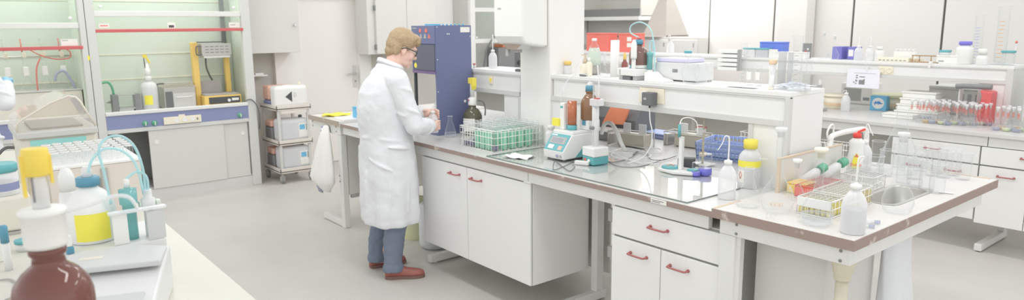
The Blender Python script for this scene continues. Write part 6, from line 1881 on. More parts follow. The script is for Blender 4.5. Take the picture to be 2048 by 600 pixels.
# wash-up bottle with lemon label
t = thing('detergent_bottle', 'white wash-up liquid bottle with red cap and lemon label', 'bottle', (-1.598, 3.565, ZK), 0.0)
sx_, sy_ = 0.038, 0.026
rings = []
for z_, k in ((0.0, 0.94), (0.006, 1.0), (0.10, 1.0), (0.13, 0.88), (0.145, 0.86), (0.165, 0.98), (0.178, 0.92), (0.19, 0.55), (0.195, 0.38)):
    rings.append([(sx_ * k * math.cos(a), sy_ * (k if k > 0.6 else k * 1.3) * math.sin(a), z_) for a in [2 * PI * i / 24 for i in range(24)]])
MB().loft(rings).build('body', 'plastic', t)
cp = MB().lathe([(0.021, 0.1955), (0.020, 0.216), (0.012, 0.22)], n=18).build('cap', 'redcap', t)
MB().bar((0.0, 0, 0.222), (0.034, 0.0, 0.240), 0.016, 0.010).build('flip_spout', 'redcap', cp)
lb = MB().prism([(-0.016, 0.03), (0.016, 0.03), (0.018, 0.075), (0.010, 0.105), (0.0, 0.118), (-0.010, 0.105), (-0.018, 0.075)], -0.0285, -0.0262, 'y').build('front_label', 'tape_yellow', t)
MB().prism([(-0.010, 0.098), (0.010, 0.098), (0.0, 0.116)], -0.0292, -0.0286, 'y').build('label_top', 'redink', lb)
MB().prism([(-0.014, 0.030), (0.014, 0.030), (0.012, 0.042), (-0.012, 0.042)], -0.0292, -0.0286, 'y').build('green_leaf', 'limegreen', lb)
text('brand_lettering', 'Dubro', 0.020, 'redcap', lb, (0.0, -0.0288, 0.058))
t.rotation_euler = (0, 0, math.atan2(1.635, -3.63) + PI / 2 + PI if False else 0.55)
pb = (-1.632, 3.619, 0.920)
wash_bottle('translucent wash bottle with long bent nozzle behind the wash-up bottle', (-1.612, 3.69, ZK), 0.038, 0.165, -0.6, True, None, 0.0, tip=0.065, rise=0.50)
t = thing('tap_arch', 'thick white plastic tap arch standing behind the wash-up bottle', 'tap')
ya, yb_ = (-1.665, 3.413, 1.000), (-1.665, 3.826, 1.000)
MB().tube([(-1.665, ya[1] - 0.0, ZK), (-1.665, ya[1], 1.04), (-1.665, ya[1] + 0.008, 1.10), (-1.665, ya[1] + 0.05, 1.132), (-1.665, yb_[1] - 0.06, 1.130), (-1.665, yb_[1] - 0.01, 1.10), (-1.665, yb_[1], 1.05), (-1.665, yb_[1], 0.985)], 0.014, 12, 8).build('pipe', 'plastic', t)
MB().lathe([(0.024, ZK), (0.024, ZK + 0.02), (0.016, ZK + 0.03)], (-1.665, ya[1], 0), 18).build('base_collar', 'greyframe', t)
MB().lathe([(0.018, 0.955), (0.018, 0.984)], (-1.665, yb_[1], 0), 18).build('outlet', 'greyframe', t)
MB().tube([(-1.665, ya[1] - 0.012, 1.11), (-1.665, ya[1] - 0.03, 1.15), (-1.665, ya[1] - 0.0, 1.185), (-1.665, ya[1] + 0.03, 1.18), (-1.665, ya[1] + 0.035, 1.132)], 0.005, 8, 6).build('hanging_loop', 'plastic', t)
for i, (lb, x, y, r_) in enumerate((('clear bottle with green cap lying against the splash panel, the nearer one', -1.622, 3.17, 1.25), ('second green-capped bottle lying behind the first by the panel', -1.622, 3.38, 1.25))):
    t = thing('plastic_bottle', lb, 'bottle', (x, y, ZK + 0.052), r_, 'green-capped bottles')
    MB().lathe([(0.020, -0.07), (0.022, -0.065), (0.022, 0.03), (0.012, 0.05)], (0, 0, 0.0), 20, True, (1, 0, 0.45)).build('body', 'milky', t)
    MB().lathe([(0.021, 0.0505), (0.023, 0.056), (0.021, 0.088), (0.015, 0.094)], (0, 0, 0.0), 20, True, (1, 0, 0.45)).build('cap', 'green', t)
k = 0
for (x, y) in [((-1.299, 3.534, 0.920)[0], (-1.299, 3.534, 0.920)[1]), ((-1.238, 3.511, 0.920)[0], (-1.238, 3.511, 0.920)[1]), ((-1.176, 3.463, 0.920)[0], (-1.176, 3.463, 0.920)[1]), ((-1.360, 3.561, 0.920)[0], (-1.360, 3.561, 0.920)[1]), (-1.365, 3.70), (-1.42, 3.92), (-1.34, 3.93), (-1.27, 3.93), (-1.20, 3.86), (-1.335, 3.845), (-1.28, 3.84), (-1.485, 3.66), (-1.53, 3.935), (-1.63, 3.90)]:
    lb = 'clear glass beaker in the drying cluster past the sink'
    if k == 0:
        bk = beaker(lb, (x, y, ZK), 0.033, 0.135, 'drying beakers')
    else:
        dup(bk, (x, y, ZK))
    k += 1
beaker('wider glass beaker rising above the drying cluster by the tap', (-1.50, 3.565, ZK), 0.040, 0.115)
t = thing('glass_stopper', 'pale blue glass stopper lying by the near wash bottle', 'stopper', (-1.135, 2.665, 0.9205), 0.5)
MB().lathe([(0.011, -0.02), (0.012, -0.012), (0.006, -0.006), (0.006, 0.01)], (0, 0, 0.008), 12, True, (1, 0, 0)).build('head', 'milky', t)
MB().lathe([(0.0065, 0.0105), (0.008, 0.03)], (0, 0, 0.008), 12, True, (1, 0, 0)).build('plug', 'bluegrey', t)
dup(t, (-1.145, 2.735, 0.9205), 0.7, 'second pale blue stopper nearer to the ochre rack')
for lb, q in (('round clear stopper lying under the round volumetric flask', (-1.44, 2.505, 0.92)), ('clear stopper lying near the front rim of the sink bench', (-1.335, 2.56, 0.92))):
    t = thing('glass_stopper', lb, 'stopper', (q[0], q[1], ZK), 0.9)
    MB().lathe([(0.012, -0.014), (0.013, -0.004), (0.007, 0.002)], (0, 0, 0.013), 12, True, (1, 0, 0)).build('head', 'glass', t)
    MB().lathe([(0.007, 0.0025), (0.006, 0.022)], (0, 0, 0.013), 12, True, (1, 0, 0)).build('plug', 'glass', t)
q = (-1.143, 3.485, 0.925)
tag(MB().box(-0.03, -0.008, 0, 0.03, 0.008, 0.003).build('paper_strip', 'paper', None, (q[0], q[1], 0.9232), 0.3, bevel=0.001), 'small white strip lying past the sink', 'paper strip')

# ------------------------------------------------------------------ end bench: cloth, board, blue box, towel
o = MB().add([(x * 0.11 * (1 - 0.1 * math.sin(3 * y)), y * 0.08 * (1 + 0.15 * math.sin(4 * x)), 0.010 + 0.006 * math.sin(5 * x + 2 * y) + 0.005 * math.cos(6 * y)) for x in [i / 5 - 1 for i in range(11)] for y in [j / 5 - 1 for j in range(11)]],
             [(i * 11 + j, (i + 1) * 11 + j, (i + 1) * 11 + j + 1, i * 11 + j + 1) for i in range(10) for j in range(10)], True).build('cleaning_cloth', 'tape_yellow', None, (-5.64, 2.62, 0.9225), 0.9)
o.modifiers.new('thick', 'SOLIDIFY').thickness = 0.006
tag(o, 'bright yellow cleaning cloth lying on the end bench', 'cloth')
t = thing('drawing_board', 'flat white board lying on the end bench by the blue box', 'board', (-5.39, 2.80, 0.9185))
MB().box(-0.085, -0.28, 0, 0.09, 0.30, 0.012).build('board', 'paper', t, bevel=0.002)
MB().box(-0.095, -0.28, 0.0, -0.0855, 0.30, 0.016).build('rim', 'plastic', t)
t = thing('card_box', 'bright blue card box standing behind the man on the end bench', 'box', (-5.33, 2.70, 0.9308), 0.25)
MB().box(-0.045, -0.06, 0, 0.045, 0.06, 0.085).build('carton', 'skyblue', t, bevel=0.002)
MB().box(-0.047, -0.062, 0.0855, 0.047, 0.062, 0.092).build('lid', 'skyblue', t)
tw = MB()
rings = []
for z_, w0, w1, yb2 in ((0.862, -5.58, -5.50, 0.012), (0.84, -5.59, -5.48, 0.022), (0.76, -5.63, -5.44, 0.034), (0.62, -5.70, -5.40, 0.045), (0.48, -5.77, -5.37, 0.05), (0.40, -5.815, -5.36, 0.052), (0.36, -5.79, -5.40, 0.05), (0.30, -5.64, -5.50, 0.035), (0.275, -5.56, -5.54, 0.012)):
    n = 34
    ring = []
    for i in range(n):
        a = 2 * PI * i / n
        x = (w0 + w1) / 2 + (w1 - w0) / 2 * math.cos(a)
        fold = 0.35 * math.sin((x + 5.55) * 62 + (0.86 - z_) * 3) + 0.2 * math.sin((x + 5.5) * 118)
        ring.append((x, 2.484 - yb2 + yb2 * 0.95 * math.sin(a) * (1 + 0.25 * fold) - (0.012 * fold if math.sin(a) < 0 else 0), z_))
    rings.append(ring)
tw.loft(rings)
t = thing('towel', 'white cotton towel hanging from the front of the end bench', 'towel')
tw.build('cloth', 'cloth', t)
MB().loft([[(x0_ + (x1_ - x0_) * i / 8, 2.478 - 0.008 * math.sin(i * 1.3), z_) for i in range(9)] for z_, x0_, x1_ in ((0.85, -5.63, -5.59), (0.72, -5.72, -5.64), (0.58, -5.80, -5.71), (0.45, -5.84, -5.78))], True, False).build('checked_hem', 'checked', t)
MB().loft([[(x0_ + (x1_ - x0_) * i / 8, 2.435 - 0.008 * math.sin(i * 1.7), z_) for i in range(9)] for z_, x0_, x1_ in ((0.40, -5.80, -5.62), (0.33, -5.74, -5.60), (0.265, -5.67, -5.60))], True, False).build('lower_corner', 'towelgrey', t)
for o in list(COL.objects):
    if o.name.startswith(('checked_hem', 'lower_corner')):
        o.modifiers.new('thick', 'SOLIDIFY').thickness = 0.004

# floor containers behind the man's legs
t = thing('waste_bin', 'pale yellow-green waste bin under the bench behind the man', 'bin', (-4.72, 2.82, 0))
MB().lathe([(0.10, 0.001), (0.13, 0.30)], n=28, cap=False).lathe([(0.0, 0.001), (0.10, 0.001)], n=28, cap=False).build('bucket', 'palegreen', t)
MB().lathe([(0.128, 0.296), (0.137, 0.30), (0.137, 0.312), (0.128, 0.312)], n=28, cap=False).build('rim', 'palegreen', t)
for i, (x, y, lb) in enumerate(((-4.40, 2.80, 'frosted round canister on the floor under the base cabinet'), (-4.26, 3.02, 'second frosted canister standing under the cabinet doors'))):
    t = thing('canister', lb, 'canister', (x, y, 0), 0, 'floor canisters')
    hh = 0.36 if i == 0 else 0.14
    MB().lathe([(0.09, 0.0), (0.115, 0.02), (0.12, 0.05), (0.12, hh - 0.03), (0.10, hh - 0.008), (0.05, hh)], n=28).build('body', 'milkyjerry', t)
    MB().lathe([(0.035, hh + 0.0005), (0.035, hh + 0.03), (0.03, hh + 0.034)], n=20).build('cap', 'plastic', t)

# towel dispenser on the column
t = thing('towel_dispenser', 'white paper towel dispenser with silver outlet on the column', 'dispenser')
dx0, dx1 = -3.665, -3.375
MB().prism([(2.83, 1.62), (2.86, 1.57), (3.045, 1.545), (3.045, 1.93), (2.90, 1.95), (2.83, 1.90)], dx0, dx1, 'x').build('cover', 'plastic', t, bevel=0.02, seg=4)
MB().box(dx0 - 0.006, 3.0, 1.555, dx1 + 0.006, 3.046, 1.94).build('back_frame', 'label', t, bevel=0.012, seg=3)
ot = MB().prism([(-3.62, 1.572), (-3.42, 1.572), (-3.47, 1.535), (-3.57, 1.535)], 2.87, 2.97, 'y').build('silver_outlet', 'chrome', t)
MB().box(-3.60, 2.88, 1.49, -3.575, 2.90, 1.534).box(-3.53, 2.89, 1.515, -3.49, 2.93, 1.534).build('outlet_lever', 'grey', ot)
MB().box(dx0 + 0.05, 2.8285, 1.79, dx0 + 0.085, 2.8299, 1.80).build('small_emblem', 'grey', t)


# ------------------------------------------------------------------ things on the island's raised shelf
ZS = 1.3725
p_ = (-2.512, 3.060, 1.281)
t = thing('power_adapter', 'black plug-in adapter in the socket of the raised shelf', 'adapter', (p_[0], 3.0615, p_[2]))
MB().box(-0.034, -0.055, -0.036, 0.034, 0.0, 0.036).build('adapter_body', 'dark', t, bevel=0.004)
MB().box(-0.02, -0.0558, -0.005, 0.0, -0.0551, 0.008).build('rating_label', 'grey', t)
MB().lathe([(0.007, 0), (0.005, 0.014)], (0.005, -0.03, -0.0365), 10, True, (0, 0, -1)).build('cord_grip', 'black', t)
tag(MB().tube([(p_[0] + 0.005, 3.031, p_[2] - 0.052), (p_[0] + 0.012, 3.03, p_[2] - 0.12), (p_[0] + 0.03, 3.028, 1.10), (p_[0] + 0.03, 3.02, 1.02), (p_[0] - 0.01, 3.0, 0.95), (p_[0] - 0.08, 2.95, 0.911)], 0.0032).build('adapter_cable', 'plastic'), 'thin white cable hanging from the black shelf adapter', 'cable')

s_ = (-4.153, 3.200, 1.372)
wash_bottle('white wash bottle with bent nozzle on the short shelf by the column', (s_[0], s_[1], ZS), 0.032, 0.135, 2.3, True, None, 0.0, tip=0.06, rise=0.80)
s_ = (-3.741, 3.120, 1.372)
t = thing('small_remote', 'small dark block lying on the short shelf against the column', 'block', (-3.72, 3.10, ZS))
MB().box(-0.03, -0.018, 0, 0.03, 0.018, 0.016).build('case', 'dark', t, bevel=0.002)
MB().box(-0.022, -0.012, 0.0165, 0.022, 0.012, 0.019).build('key_strip', 'grey', t)
MB_ = None
for px, lb in ((939, 'tiny red and white stopper on the end of the short shelf'), ):
    s_ = (-4.279, 3.120, 1.372)
    t = thing('glass_stopper', lb, 'stopper', (s_[0], s_[1], ZS))
    MB().lathe([(0.008, 0), (0.008, 0.02), (0.004, 0.024)], n=12).build('plug', 'plastic', t)
    MB().lathe([(0.011, 0.0245), (0.011, 0.034)], n=12).build('head', 'redink', t)

s_ = (-3.321, 3.180, 1.372)
t = plastic_bottle('small_bottle', 'small clear bottle with orange-yellow cap on the shelf by the column', 'bottle', (s_[0], s_[1], ZS), 0.026, 0.082, neck=0.72, capmat='amberyellow', mat='milky', caph=0.28, shoulder=0.62)
s_ = (-3.276, 3.200, 1.372)
t = thing('glass_ampoule', 'tiny clear glass piece leaning behind the orange-capped bottle', 'glass piece', (s_[0], s_[1], ZS), 0.3)
MB().tube([(0, 0, 0.004), (0.01, 0, 0.03), (0.02, 0, 0.055)], 0.008).build('bulb', 'glass', t)
MB().tube([(0.021, 0, 0.058), (0.03, 0.0, 0.08)], 0.003).build('stem', 'glassrim', t)
s_ = (-3.204, 3.220, 1.372)
t = thing('dropper_bottle', 'beige dropper bottle with brownish pump on the shelf', 'bottle', (s_[0], s_[1], ZS))
MB().lathe([(0.030, 0), (0.031, 0.004), (0.031, 0.055), (0.016, 0.072)], n=22).build('body', 'cream', t)
MB().lathe([(0.015, 0.0725), (0.015, 0.095), (0.008, 0.10), (0.006, 0.125)], n=16).build('pump', 'barewood', t)
MB().bar((0, 0, 0.127), (-0.03, 0, 0.122), 0.008, 0.006).build('spout', 'barewood', t)
s_ = (-3.089, 3.140, 1.372)
t = thing('spray_bottle', 'short white plastic bottle in front of the green bottle', 'bottle', (s_[0], s_[1], ZS))
MB().lathe([(0.020, 0), (0.021, 0.004), (0.021, 0.075), (0.011, 0.09)], n=20).build('body', 'cream', t)
MB().lathe([(0.010, 0.0905), (0.010, 0.105), (0.006, 0.115)], n=14).build('cap', 'plastic', t)
s_ = (-3.102, 3.100, 1.372)
tag(MB().box(-0.022, -0.010, 0, 0.022, 0.010, 0.015).build('black_clip', 'ink', None, (s_[0], s_[1], ZS), bevel=0.002), 'small dark clip lying before the beige dropper bottle', 'clip')
s_ = (-3.162, 3.260, 1.372)
t = thing('soda_bottle', 'large clear plastic bottle of pale green liquid on the shelf', 'bottle', (s_[0], s_[1], ZS))
MB().lathe([(0.040, 0), (0.043, 0.006), (0.043, 0.12), (0.040, 0.145), (0.028, 0.180), (0.014, 0.200), (0.013, 0.212)], n=28, cap=False).build('body', 'glass', t)
MB().lathe([(0.040, 0.004), (0.0415, 0.01), (0.0415, 0.06)], n=24).build('dark_liquid', 'hotgrey', t)
MB().lathe([(0.0415, 0.0605), (0.0415, 0.118), (0.039, 0.143), (0.031, 0.170)], n=24).build('green_liquid', 'palegreenliq', t)
MB().lathe([(0.0165, 0.2125), (0.0165, 0.228), (0.014, 0.23)], n=18).build('cap', 'plastic', t)
s_ = (-2.956, 3.140, 1.372)
t = erlenmeyer('tiny conical flask with a long thin neck on the shelf', (s_[0], s_[1], ZS), 0.029, 0.075, neck=0.2)
MB().lathe([(0.0065, 0.0755), (0.0065, 0.135), (0.010, 0.138), (0.010, 0.145)], n=12).build('long_neck', 'glassrim', t)
s_ = (-2.947, 3.220, 1.372)
t = thing('paper_roll', 'tall white roll standing beside the amber dispensing bottle', 'roll', (s_[0], s_[1], ZS))
MB().lathe([(0.027, 0), (0.027, 0.222), (0.010, 0.2225)], n=24).build('roll', 'paper', t)
MB().lathe([(0.0095, 0.0), (0.0095, 0.2235)], n=14).build('core', 'beige', t)
s_ = (-2.910, 3.270, 1.372)
t = thing('small_bottle', 'small brown bottle with orange cap squeezed behind the dispenser base', 'bottle', (s_[0], s_[1], ZS))
MB().lathe([(0.018, 0), (0.019, 0.004), (0.019, 0.08), (0.010, 0.095), (0.010, 0.102)], n=18).build('body', 'leather', t)
MB().lathe([(0.0105, 0.1025), (0.0105, 0.125), (0.006, 0.145)], n=14).build('cap', 'amberyellow', t)

s_ = (-2.713, 3.150, 1.372)
t = thing('dosing_unit', 'white dosing base with dark legs carrying an amber bottle on the shelf', 'instrument', (s_[0], s_[1], ZS), -0.1)
MB().box(-0.085, -0.075, 0.022, 0.075, 0.075, 0.066).build('base', 'plastic', t, bevel=0.006)
for u in (-0.07, 0.045):
    MB().box(u, -0.07, 0.0, u + 0.03, 0.06, 0.0215).build('foot', 'grey', t, bevel=0.003)
MB().box(-0.03, -0.0752, 0.0, 0.03, -0.03, 0.020).build('dark_recess', 'dark', t)
for k in range(3):
    MB().box(-0.062, -0.0765, 0.03 + k * 0.011, -0.052, -0.0752, 0.037 + k * 0.011).build('indicator', 'grey', t)
t = thing('amber_bottle', 'dark amber bottle with petrol cap and red valve on the shelf dosing base', 'bottle', (s_[0] + 0.012, s_[1] + 0.005, ZS + 0.0665))
MB().lathe([(0.054, 0), (0.056, 0.004), (0.056, 0.082), (0.050, 0.100), (0.030, 0.120), (0.020, 0.126), (0.020, 0.135)], n=30).build('body', 'amberbrown', t)
MB().lathe([(0.0568, 0.002), (0.0568, 0.018)], n=30, cap=False).build('white_collar', 'plastic', t)
MB().box(-0.012, -0.0605, 0.0, 0.006, -0.0570, 0.018).build('teal_clip', 'petrol', t)
cp = MB().lathe([(0.024, 0.1355), (0.024, 0.162), (0.02, 0.164)], n=22).build('cap', 'petrol', t)
MB().lathe([(0.013, 0.1645), (0.013, 0.172), (0.006, 0.176)], n=14).build('red_valve', 'red', cp)
t = thing('dosing_nozzle', 'white plastic dosing tip standing before the shelf amber bottle', 'nozzle', (s_[0] + 0.038, s_[1] - 0.068, ZS + 0.0665))
MB().box(-0.012, -0.006, 0.0, 0.012, 0.006, 0.055).build('holder', 'plastic', t, bevel=0.002)
MB().lathe([(0.017, 0.0555), (0.018, 0.07), (0.016, 0.14), (0.012, 0.152), (0.006, 0.165)], n=18).build('tip_body', 'plastic', t)
t = thing('teal_burette', 'clear teal burette cylinder beside the shelf amber bottle', 'burette', (s_[0] + 0.092, s_[1] + 0.01, ZS))
MB().lathe([(0.016, 0.06), (0.016, 0.14), (0.02, 0.142), (0.02, 0.158), (0.008, 0.162)], n=18).build('barrel', 'tealclear', t)
MB().lathe([(0.022, 0.0), (0.022, 0.03), (0.016, 0.0595)], n=18).build('stand', 'plastic', t)
for i, (lb, pts) in enumerate((('cyan tube looping high over the amber bottle on the shelf', ((0.012, 0.0, 0.243), (-0.05, 0.0, 0.27), (-0.045, 0.0, 0.31), (0.02, 0.0, 0.33), (0.09, 0.0, 0.30), (0.115, 0.005, 0.24), (0.112, 0.012, 0.17))),
                              ('second cyan tube dropping to the teal burette on the shelf', ((0.092, 0.01, 0.163), (0.088, 0.01, 0.2), (0.10, 0.01, 0.225), (0.12, 0.012, 0.20), (0.122, 0.015, 0.10), (0.13, 0.02, 0.005))))):
    tag(MB().tube([(s_[0] + a, s_[1] + b, ZS + c) for a, b, c in pts], 0.0042).build('plastic_tube', 'tubecyan'), lb, 'tube')
q = (-2.537, 3.130, 1.372)
o = MB().prism([(-0.055, 0), (0.08, 0), (0.07, 0.008), (0.0, 0.02), (-0.045, 0.05), (-0.055, 0.05)], -0.05, 0.05, 'y').build('paper_wedge', 'paper', None, (q[0], q[1], ZS), -0.1, bevel=0.002)
tag(o, 'folded white paper wedge lying between dosing base and violet-topped instrument', 'paper')
q = (-2.501, 3.250, 1.372)
t = thing('shaker_instrument', 'pale grey instrument with lilac top edge behind the big flask', 'instrument', (q[0], q[1], ZS), 0.0)
MB().box(-0.105, -0.06, 0.006, 0.19, 0.09, 0.105).build('housing', 'instr', t, bevel=0.006)
MB().box(-0.102, -0.058, 0.1055, 0.13, 0.088, 0.128).build('lilac_top', 'lilac', t, bevel=0.006)
MB().box(0.02, -0.0615, 0.05, 0.055, -0.0601, 0.068).build('display', 'darkgrey', t)
MB().box(0.024, -0.0625, 0.054, 0.036, -0.0616, 0.064).build('digits', 'screen', t)
for u in (-0.09, 0.17):
    MB().box(u, -0.05, 0.0, u + 0.015, 0.08, 0.0059).build('foot', 'grey', t)
q = (-2.284, 3.120, 1.372)
vol_flask('large clear long-necked flask standing at the middle of the raised shelf', (q[0], q[1] + 0.01, ZS), 0.074, 0.325, 0.0125)
q = (-2.495, 3.330, 1.372)
t = plastic_bottle('plastic_jar', 'jar with teal lid peeking over the lilac-edged instrument', 'jar', (q[0], 3.345, ZS), 0.022, 0.165, neck=0.8, capmat='teal', mat='glass', caph=0.09)
a, c = (-4.271, 6.260, 1.424), (-4.035, 6.260, 1.208)
t = thing('letter_rack', 'white rack of letter trays fixed to the far shelf behind the measuring cylinder', 'letter rack')
MB().box(a[0], 6.292, c[2], c[0], 6.2995, a[2]).build('back_plate', 'label', t)
for k in range(5):
    zz = c[2] + (a[2] - c[2]) * k / 5
    MB().box(a[0] + 0.004, 6.22, zz + 0.004, c[0] - 0.004, 6.2915, zz + (a[2] - c[2]) / 5 - 0.006).build('tray', 'paper', t, bevel=0.002)
MB().box(c[0] - 0.0035, 6.22, c[2], c[0] + 0.004, 6.2915, a[2]).build('side_frame', 'grey', t)
for px, hh, lb in ((1485, 0.222, 'tall clear measuring cylinder beside the white tray stack on the shelf'), (1591, 0.262, 'tall clear measuring cylinder at the end of the raised shelf')):
    q = (-2.038, 3.200, 1.372) if px == 1485 else (-1.725, 3.160, 1.372)
    cylinder(lb, (q[0], q[1], ZS), 0.016 if px == 1485 else 0.022, hh, 'grey', 'glassrim', step=8)
q = (-1.840, 3.160, 1.372)
t = thing('white_tube', 'short white plastic tube standing near the end of the raised shelf', 'tube', (q[0], q[1] - 0.02, ZS))
MB().lathe([(0.010, 0), (0.010, 0.068), (0.008, 0.07)], n=16).build('tube_wall', 'plastic', t)
MB().lathe([(0.014, 0), (0.014, 0.006), (0.0105, 0.008)], n=16).build('foot', 'cream', t)
q = (-1.933, 3.300, 1.372)
t = thing('measuring_cylinder', 'frosted cylinder with ochre stopper behind the white tube on the shelf', 'measuring cylinder', (q[0], q[1], ZS))
MB().lathe([(0.014, 0), (0.016, 0.004), (0.016, 0.11)], n=18).build('tube_wall', 'milky', t)
MB().lathe([(0.0165, 0.1105), (0.02, 0.115), (0.02, 0.132), (0.016, 0.135)], n=18).build('stopper', 'ochre', t)
for i, px in enumerate((1567, 1580)):
    q = (-1.892, 3.320, 1.372) if i == 0 else (-1.837, 3.300, 1.372)
    t = thing('glass_cylinder', ['wide grey glass cylinder behind the white tube on the shelf', 'narrower grey glass cylinder next to the wide one on the shelf'][i], 'cylinder', (q[0], q[1], ZS))
    MB().lathe([(0.0, 0.003), (0.02 if i == 0 else 0.013, 0.003), (0.02 if i == 0 else 0.013, 0.175)], n=20, cap=False).build('tube_wall', 'greyglass', t)
    MB().lathe([(0.026 if i == 0 else 0.02, 0), (0.026 if i == 0 else 0.02, 0.0028)], n=20).build('foot', 'grey', t)
for i in range(4):
    q = [(-2.039, 3.270, 1.372), (-1.989, 3.270, 1.372), (-1.722, 3.220, 1.372), (-1.686, 3.200, 1.372)][i]
    t = thing('glass_cylinder', ['clear glass cylinder with paper label after the tall measuring cylinder', 'clear glass cylinder with dark edge near the ochre stopper', 'clear glass tube leaning over the crumpled sheet', 'second clear glass tube over the crumpled sheet'][i], 'cylinder', (q[0], q[1], ZS))
    MB().lathe([(0.0, 0.003), (0.014, 0.003), (0.014, 0.105 if i < 2 else 0.15)], n=16, cap=False).build('tube_wall', 'glass', t)
    MB().lathe([(0.018, 0), (0.018, 0.0028)], n=16).build('foot', 'glassrim', t)
    if i < 2:
        MB().box(-0.012, -0.0165, 0.03, 0.012, -0.0145, 0.07).build('paper_label', 'label', t)
cr = MB()
rnd = random.Random(3)
n1 = 11
vs_ = [((i / (n1 - 1) - 0.5) * 0.15, (j / (n1 - 1) - 0.5) * 0.20, 0.012 + rnd.random() * 0.030 * (1 - abs(i / 5 - 1) * 0.7) * (1 - abs(j / 5 - 1) * 0.6)) for i in range(n1) for j in range(n1)]
cr.add(vs_, [(i * n1 + j, (i + 1) * n1 + j, (i + 1) * n1 + j + 1, i * n1 + j + 1) for i in range(n1 - 1) for j in range(n1 - 1)], False)
o = cr.build('plastic_film', 'film', None, (-1.785, 3.235, ZS))
o.modifiers.new('thick', 'SOLIDIFY').thickness = 0.001
tag(o, 'crumpled clear plastic film at the very end of the raised shelf', 'plastic film')
q = (-1.890, 3.100, 1.372)
o = MB().add([(u, v, 0.003 + 0.005 * abs(math.sin(u * 40 + v * 30))) for u in [i * 0.03 - 0.09 for i in range(7)] for v in [j * 0.02 - 0.03 for j in range(4)]], [(i * 4 + j, (i + 1) * 4 + j, (i + 1) * 4 + j + 1, i * 4 + j + 1) for i in range(6) for j in range(3)], True).build('paper_sheet', 'paper', None, (-1.99, 3.12, ZS + 0.001))
o.modifiers.new('thick', 'SOLIDIFY').thickness = 0.001
tag(o, 'wavy sheet of white paper lying before the cylinders on the shelf', 'paper')

# ------------------------------------------------------------------ second island: raised shelf
ZR = 1.3495
YS = 6.45


def on_shelf(px_loc):
    return (px_loc[0], px_loc[1], ZR)


q = (-3.808, 6.450, 1.349)
t = thing('storage_box', 'bright blue storage box behind the teal-lidded containers', 'box', on_shelf(q))
MB().box(-0.12, -0.01, 0, 0.125, 0.12, 0.135).build('carton', 'bluebox', t, bevel=0.003)
MB().box(-0.123, -0.013, 0.1355, 0.128, 0.123, 0.15).build('lid', 'bluebox', t, bevel=0.003)
for i in range(2):
    q = [(-3.983, 6.380, 1.349), (-3.843, 6.380, 1.349)][i]
    t = thing('food_container', ['clear container with teal lid, first before the blue box', 'clear container with teal lid touching the blue box'][i], 'container', on_shelf(q), 0, 'teal-lidded containers')
    MB().box(-0.065, -0.045, 0, 0.065, 0.045, 0.075).build('tub', 'milky', t, bevel=0.006)
    MB().box(-0.068, -0.048, 0.0755, 0.068, 0.048, 0.09).build('lid', 'teal', t, bevel=0.003)
q = (-3.728, 6.360, 1.349)
tag(MB().box(-0.045, -0.006, 0, 0.045, 0.006, 0.08).build('paper_card', 'label', None, on_shelf(q), bevel=0.001), 'white card leaning against the blue storage box', 'card')
q = (-3.457, 6.500, 1.349)
t = thing('picture_card', 'small dark picture with red dots standing on the far shelf', 'picture', on_shelf(q))
MB().box(-0.045, -0.004, 0.0, 0.045, 0.004, 0.14).build('print', 'darkgrey', t)
for k, (u, z_, m_) in enumerate(((-0.01, 0.06, 'redcap'), (0.015, 0.045, 'yellow'), (-0.02, 0.03, 'bluebox'), (0.01, 0.085, 'plastic'))):
    MB().lathe([(0.009, 0), (0.009, 0.001)], (u, -0.004, z_), 10, True, (0, -1, 0)).build('dot', m_, t)
q = (-3.523, 6.360, 1.349)
t = thing('cream_box', 'low cream box beside the small dark picture on the far shelf', 'box', on_shelf(q))
MB().box(-0.15, -0.04, 0, 0.15, 0.04, 0.05).build('carton', 'plastic', t, bevel=0.003)
MB().box(-0.152, -0.042, 0.0505, 0.152, 0.042, 0.06).build('lid', 'label', t, bevel=0.003)
for i in range(4):
    q = [(-3.242, 6.400, 1.349), (-3.142, 6.400, 1.349), (-2.918, 6.400, 1.349), (-2.817, 6.400, 1.349)][i]
    if i < 2:
        vol_flask(['clear long-necked flask past the dark picture on the far shelf', 'clear long-necked flask next to the violet card'][i], on_shelf(q), 0.045, 0.235 - 0.03 * i, 0.010, stop='milkystop')
    else:
        wash_bottle(['clear bottle with white pump between the violet cards', 'second clear bottle with white pump past the violet cards'][i - 2], on_shelf(q), 0.036, 0.13, 0.4 + i, True, None, 0, tip=0.05, rise=0.55)
for i in range(2):
    q = [(-3.149, 6.520, 1.349), (-3.019, 6.520, 1.349)][i]
    t = thing('ring_binder', ['violet-blue binder standing behind the long-necked flasks', 'narrow violet-blue binder between the pump bottles'][i], 'binder', on_shelf(q))
    w_ = (0.045, 0.03)[i]
    MB().box(-w_, -0.05, 0, w_, 0.10, 0.115).build('cover', 'violetcard', t, bevel=0.002)
    MB().box(-w_ + 0.008, -0.0508, 0.03, w_ - 0.008, -0.0501, 0.09).build('spine_label', 'plastic' if i else 'violetcard', t)
q = (-2.735, 6.400, 1.349)
plastic_bottle('small_bottle', 'small white round-shouldered bottle over the wall sockets', 'bottle', on_shelf(q), 0.036, 0.125, neck=0.55, mat='plastic', caph=0.2)
q = (-2.618, 6.400, 1.349)
t = thing('strip_rack', 'low cream rack with a row of dark slots on the far shelf', 'rack', on_shelf(q))
MB().box(-0.12, -0.04, 0, 0.14, 0.04, 0.035).build('rack_body', 'cream', t, bevel=0.003)
for k in range(7):
    MB().box(-0.105 + k * 0.034, -0.0408, 0.008, -0.083 + k * 0.034, -0.0401, 0.016).build('slot', 'darkgrey', t)
q = (-2.544, 6.440, 1.349)
t = thing('tube_rack', 'white arched tube rack behind the slotted cream rack', 'rack', on_shelf(q))
MB().box(-0.10, 0.02, 0.0, 0.08, 0.05, 0.085).build('rack_body', 'plastic', t, bevel=0.004)
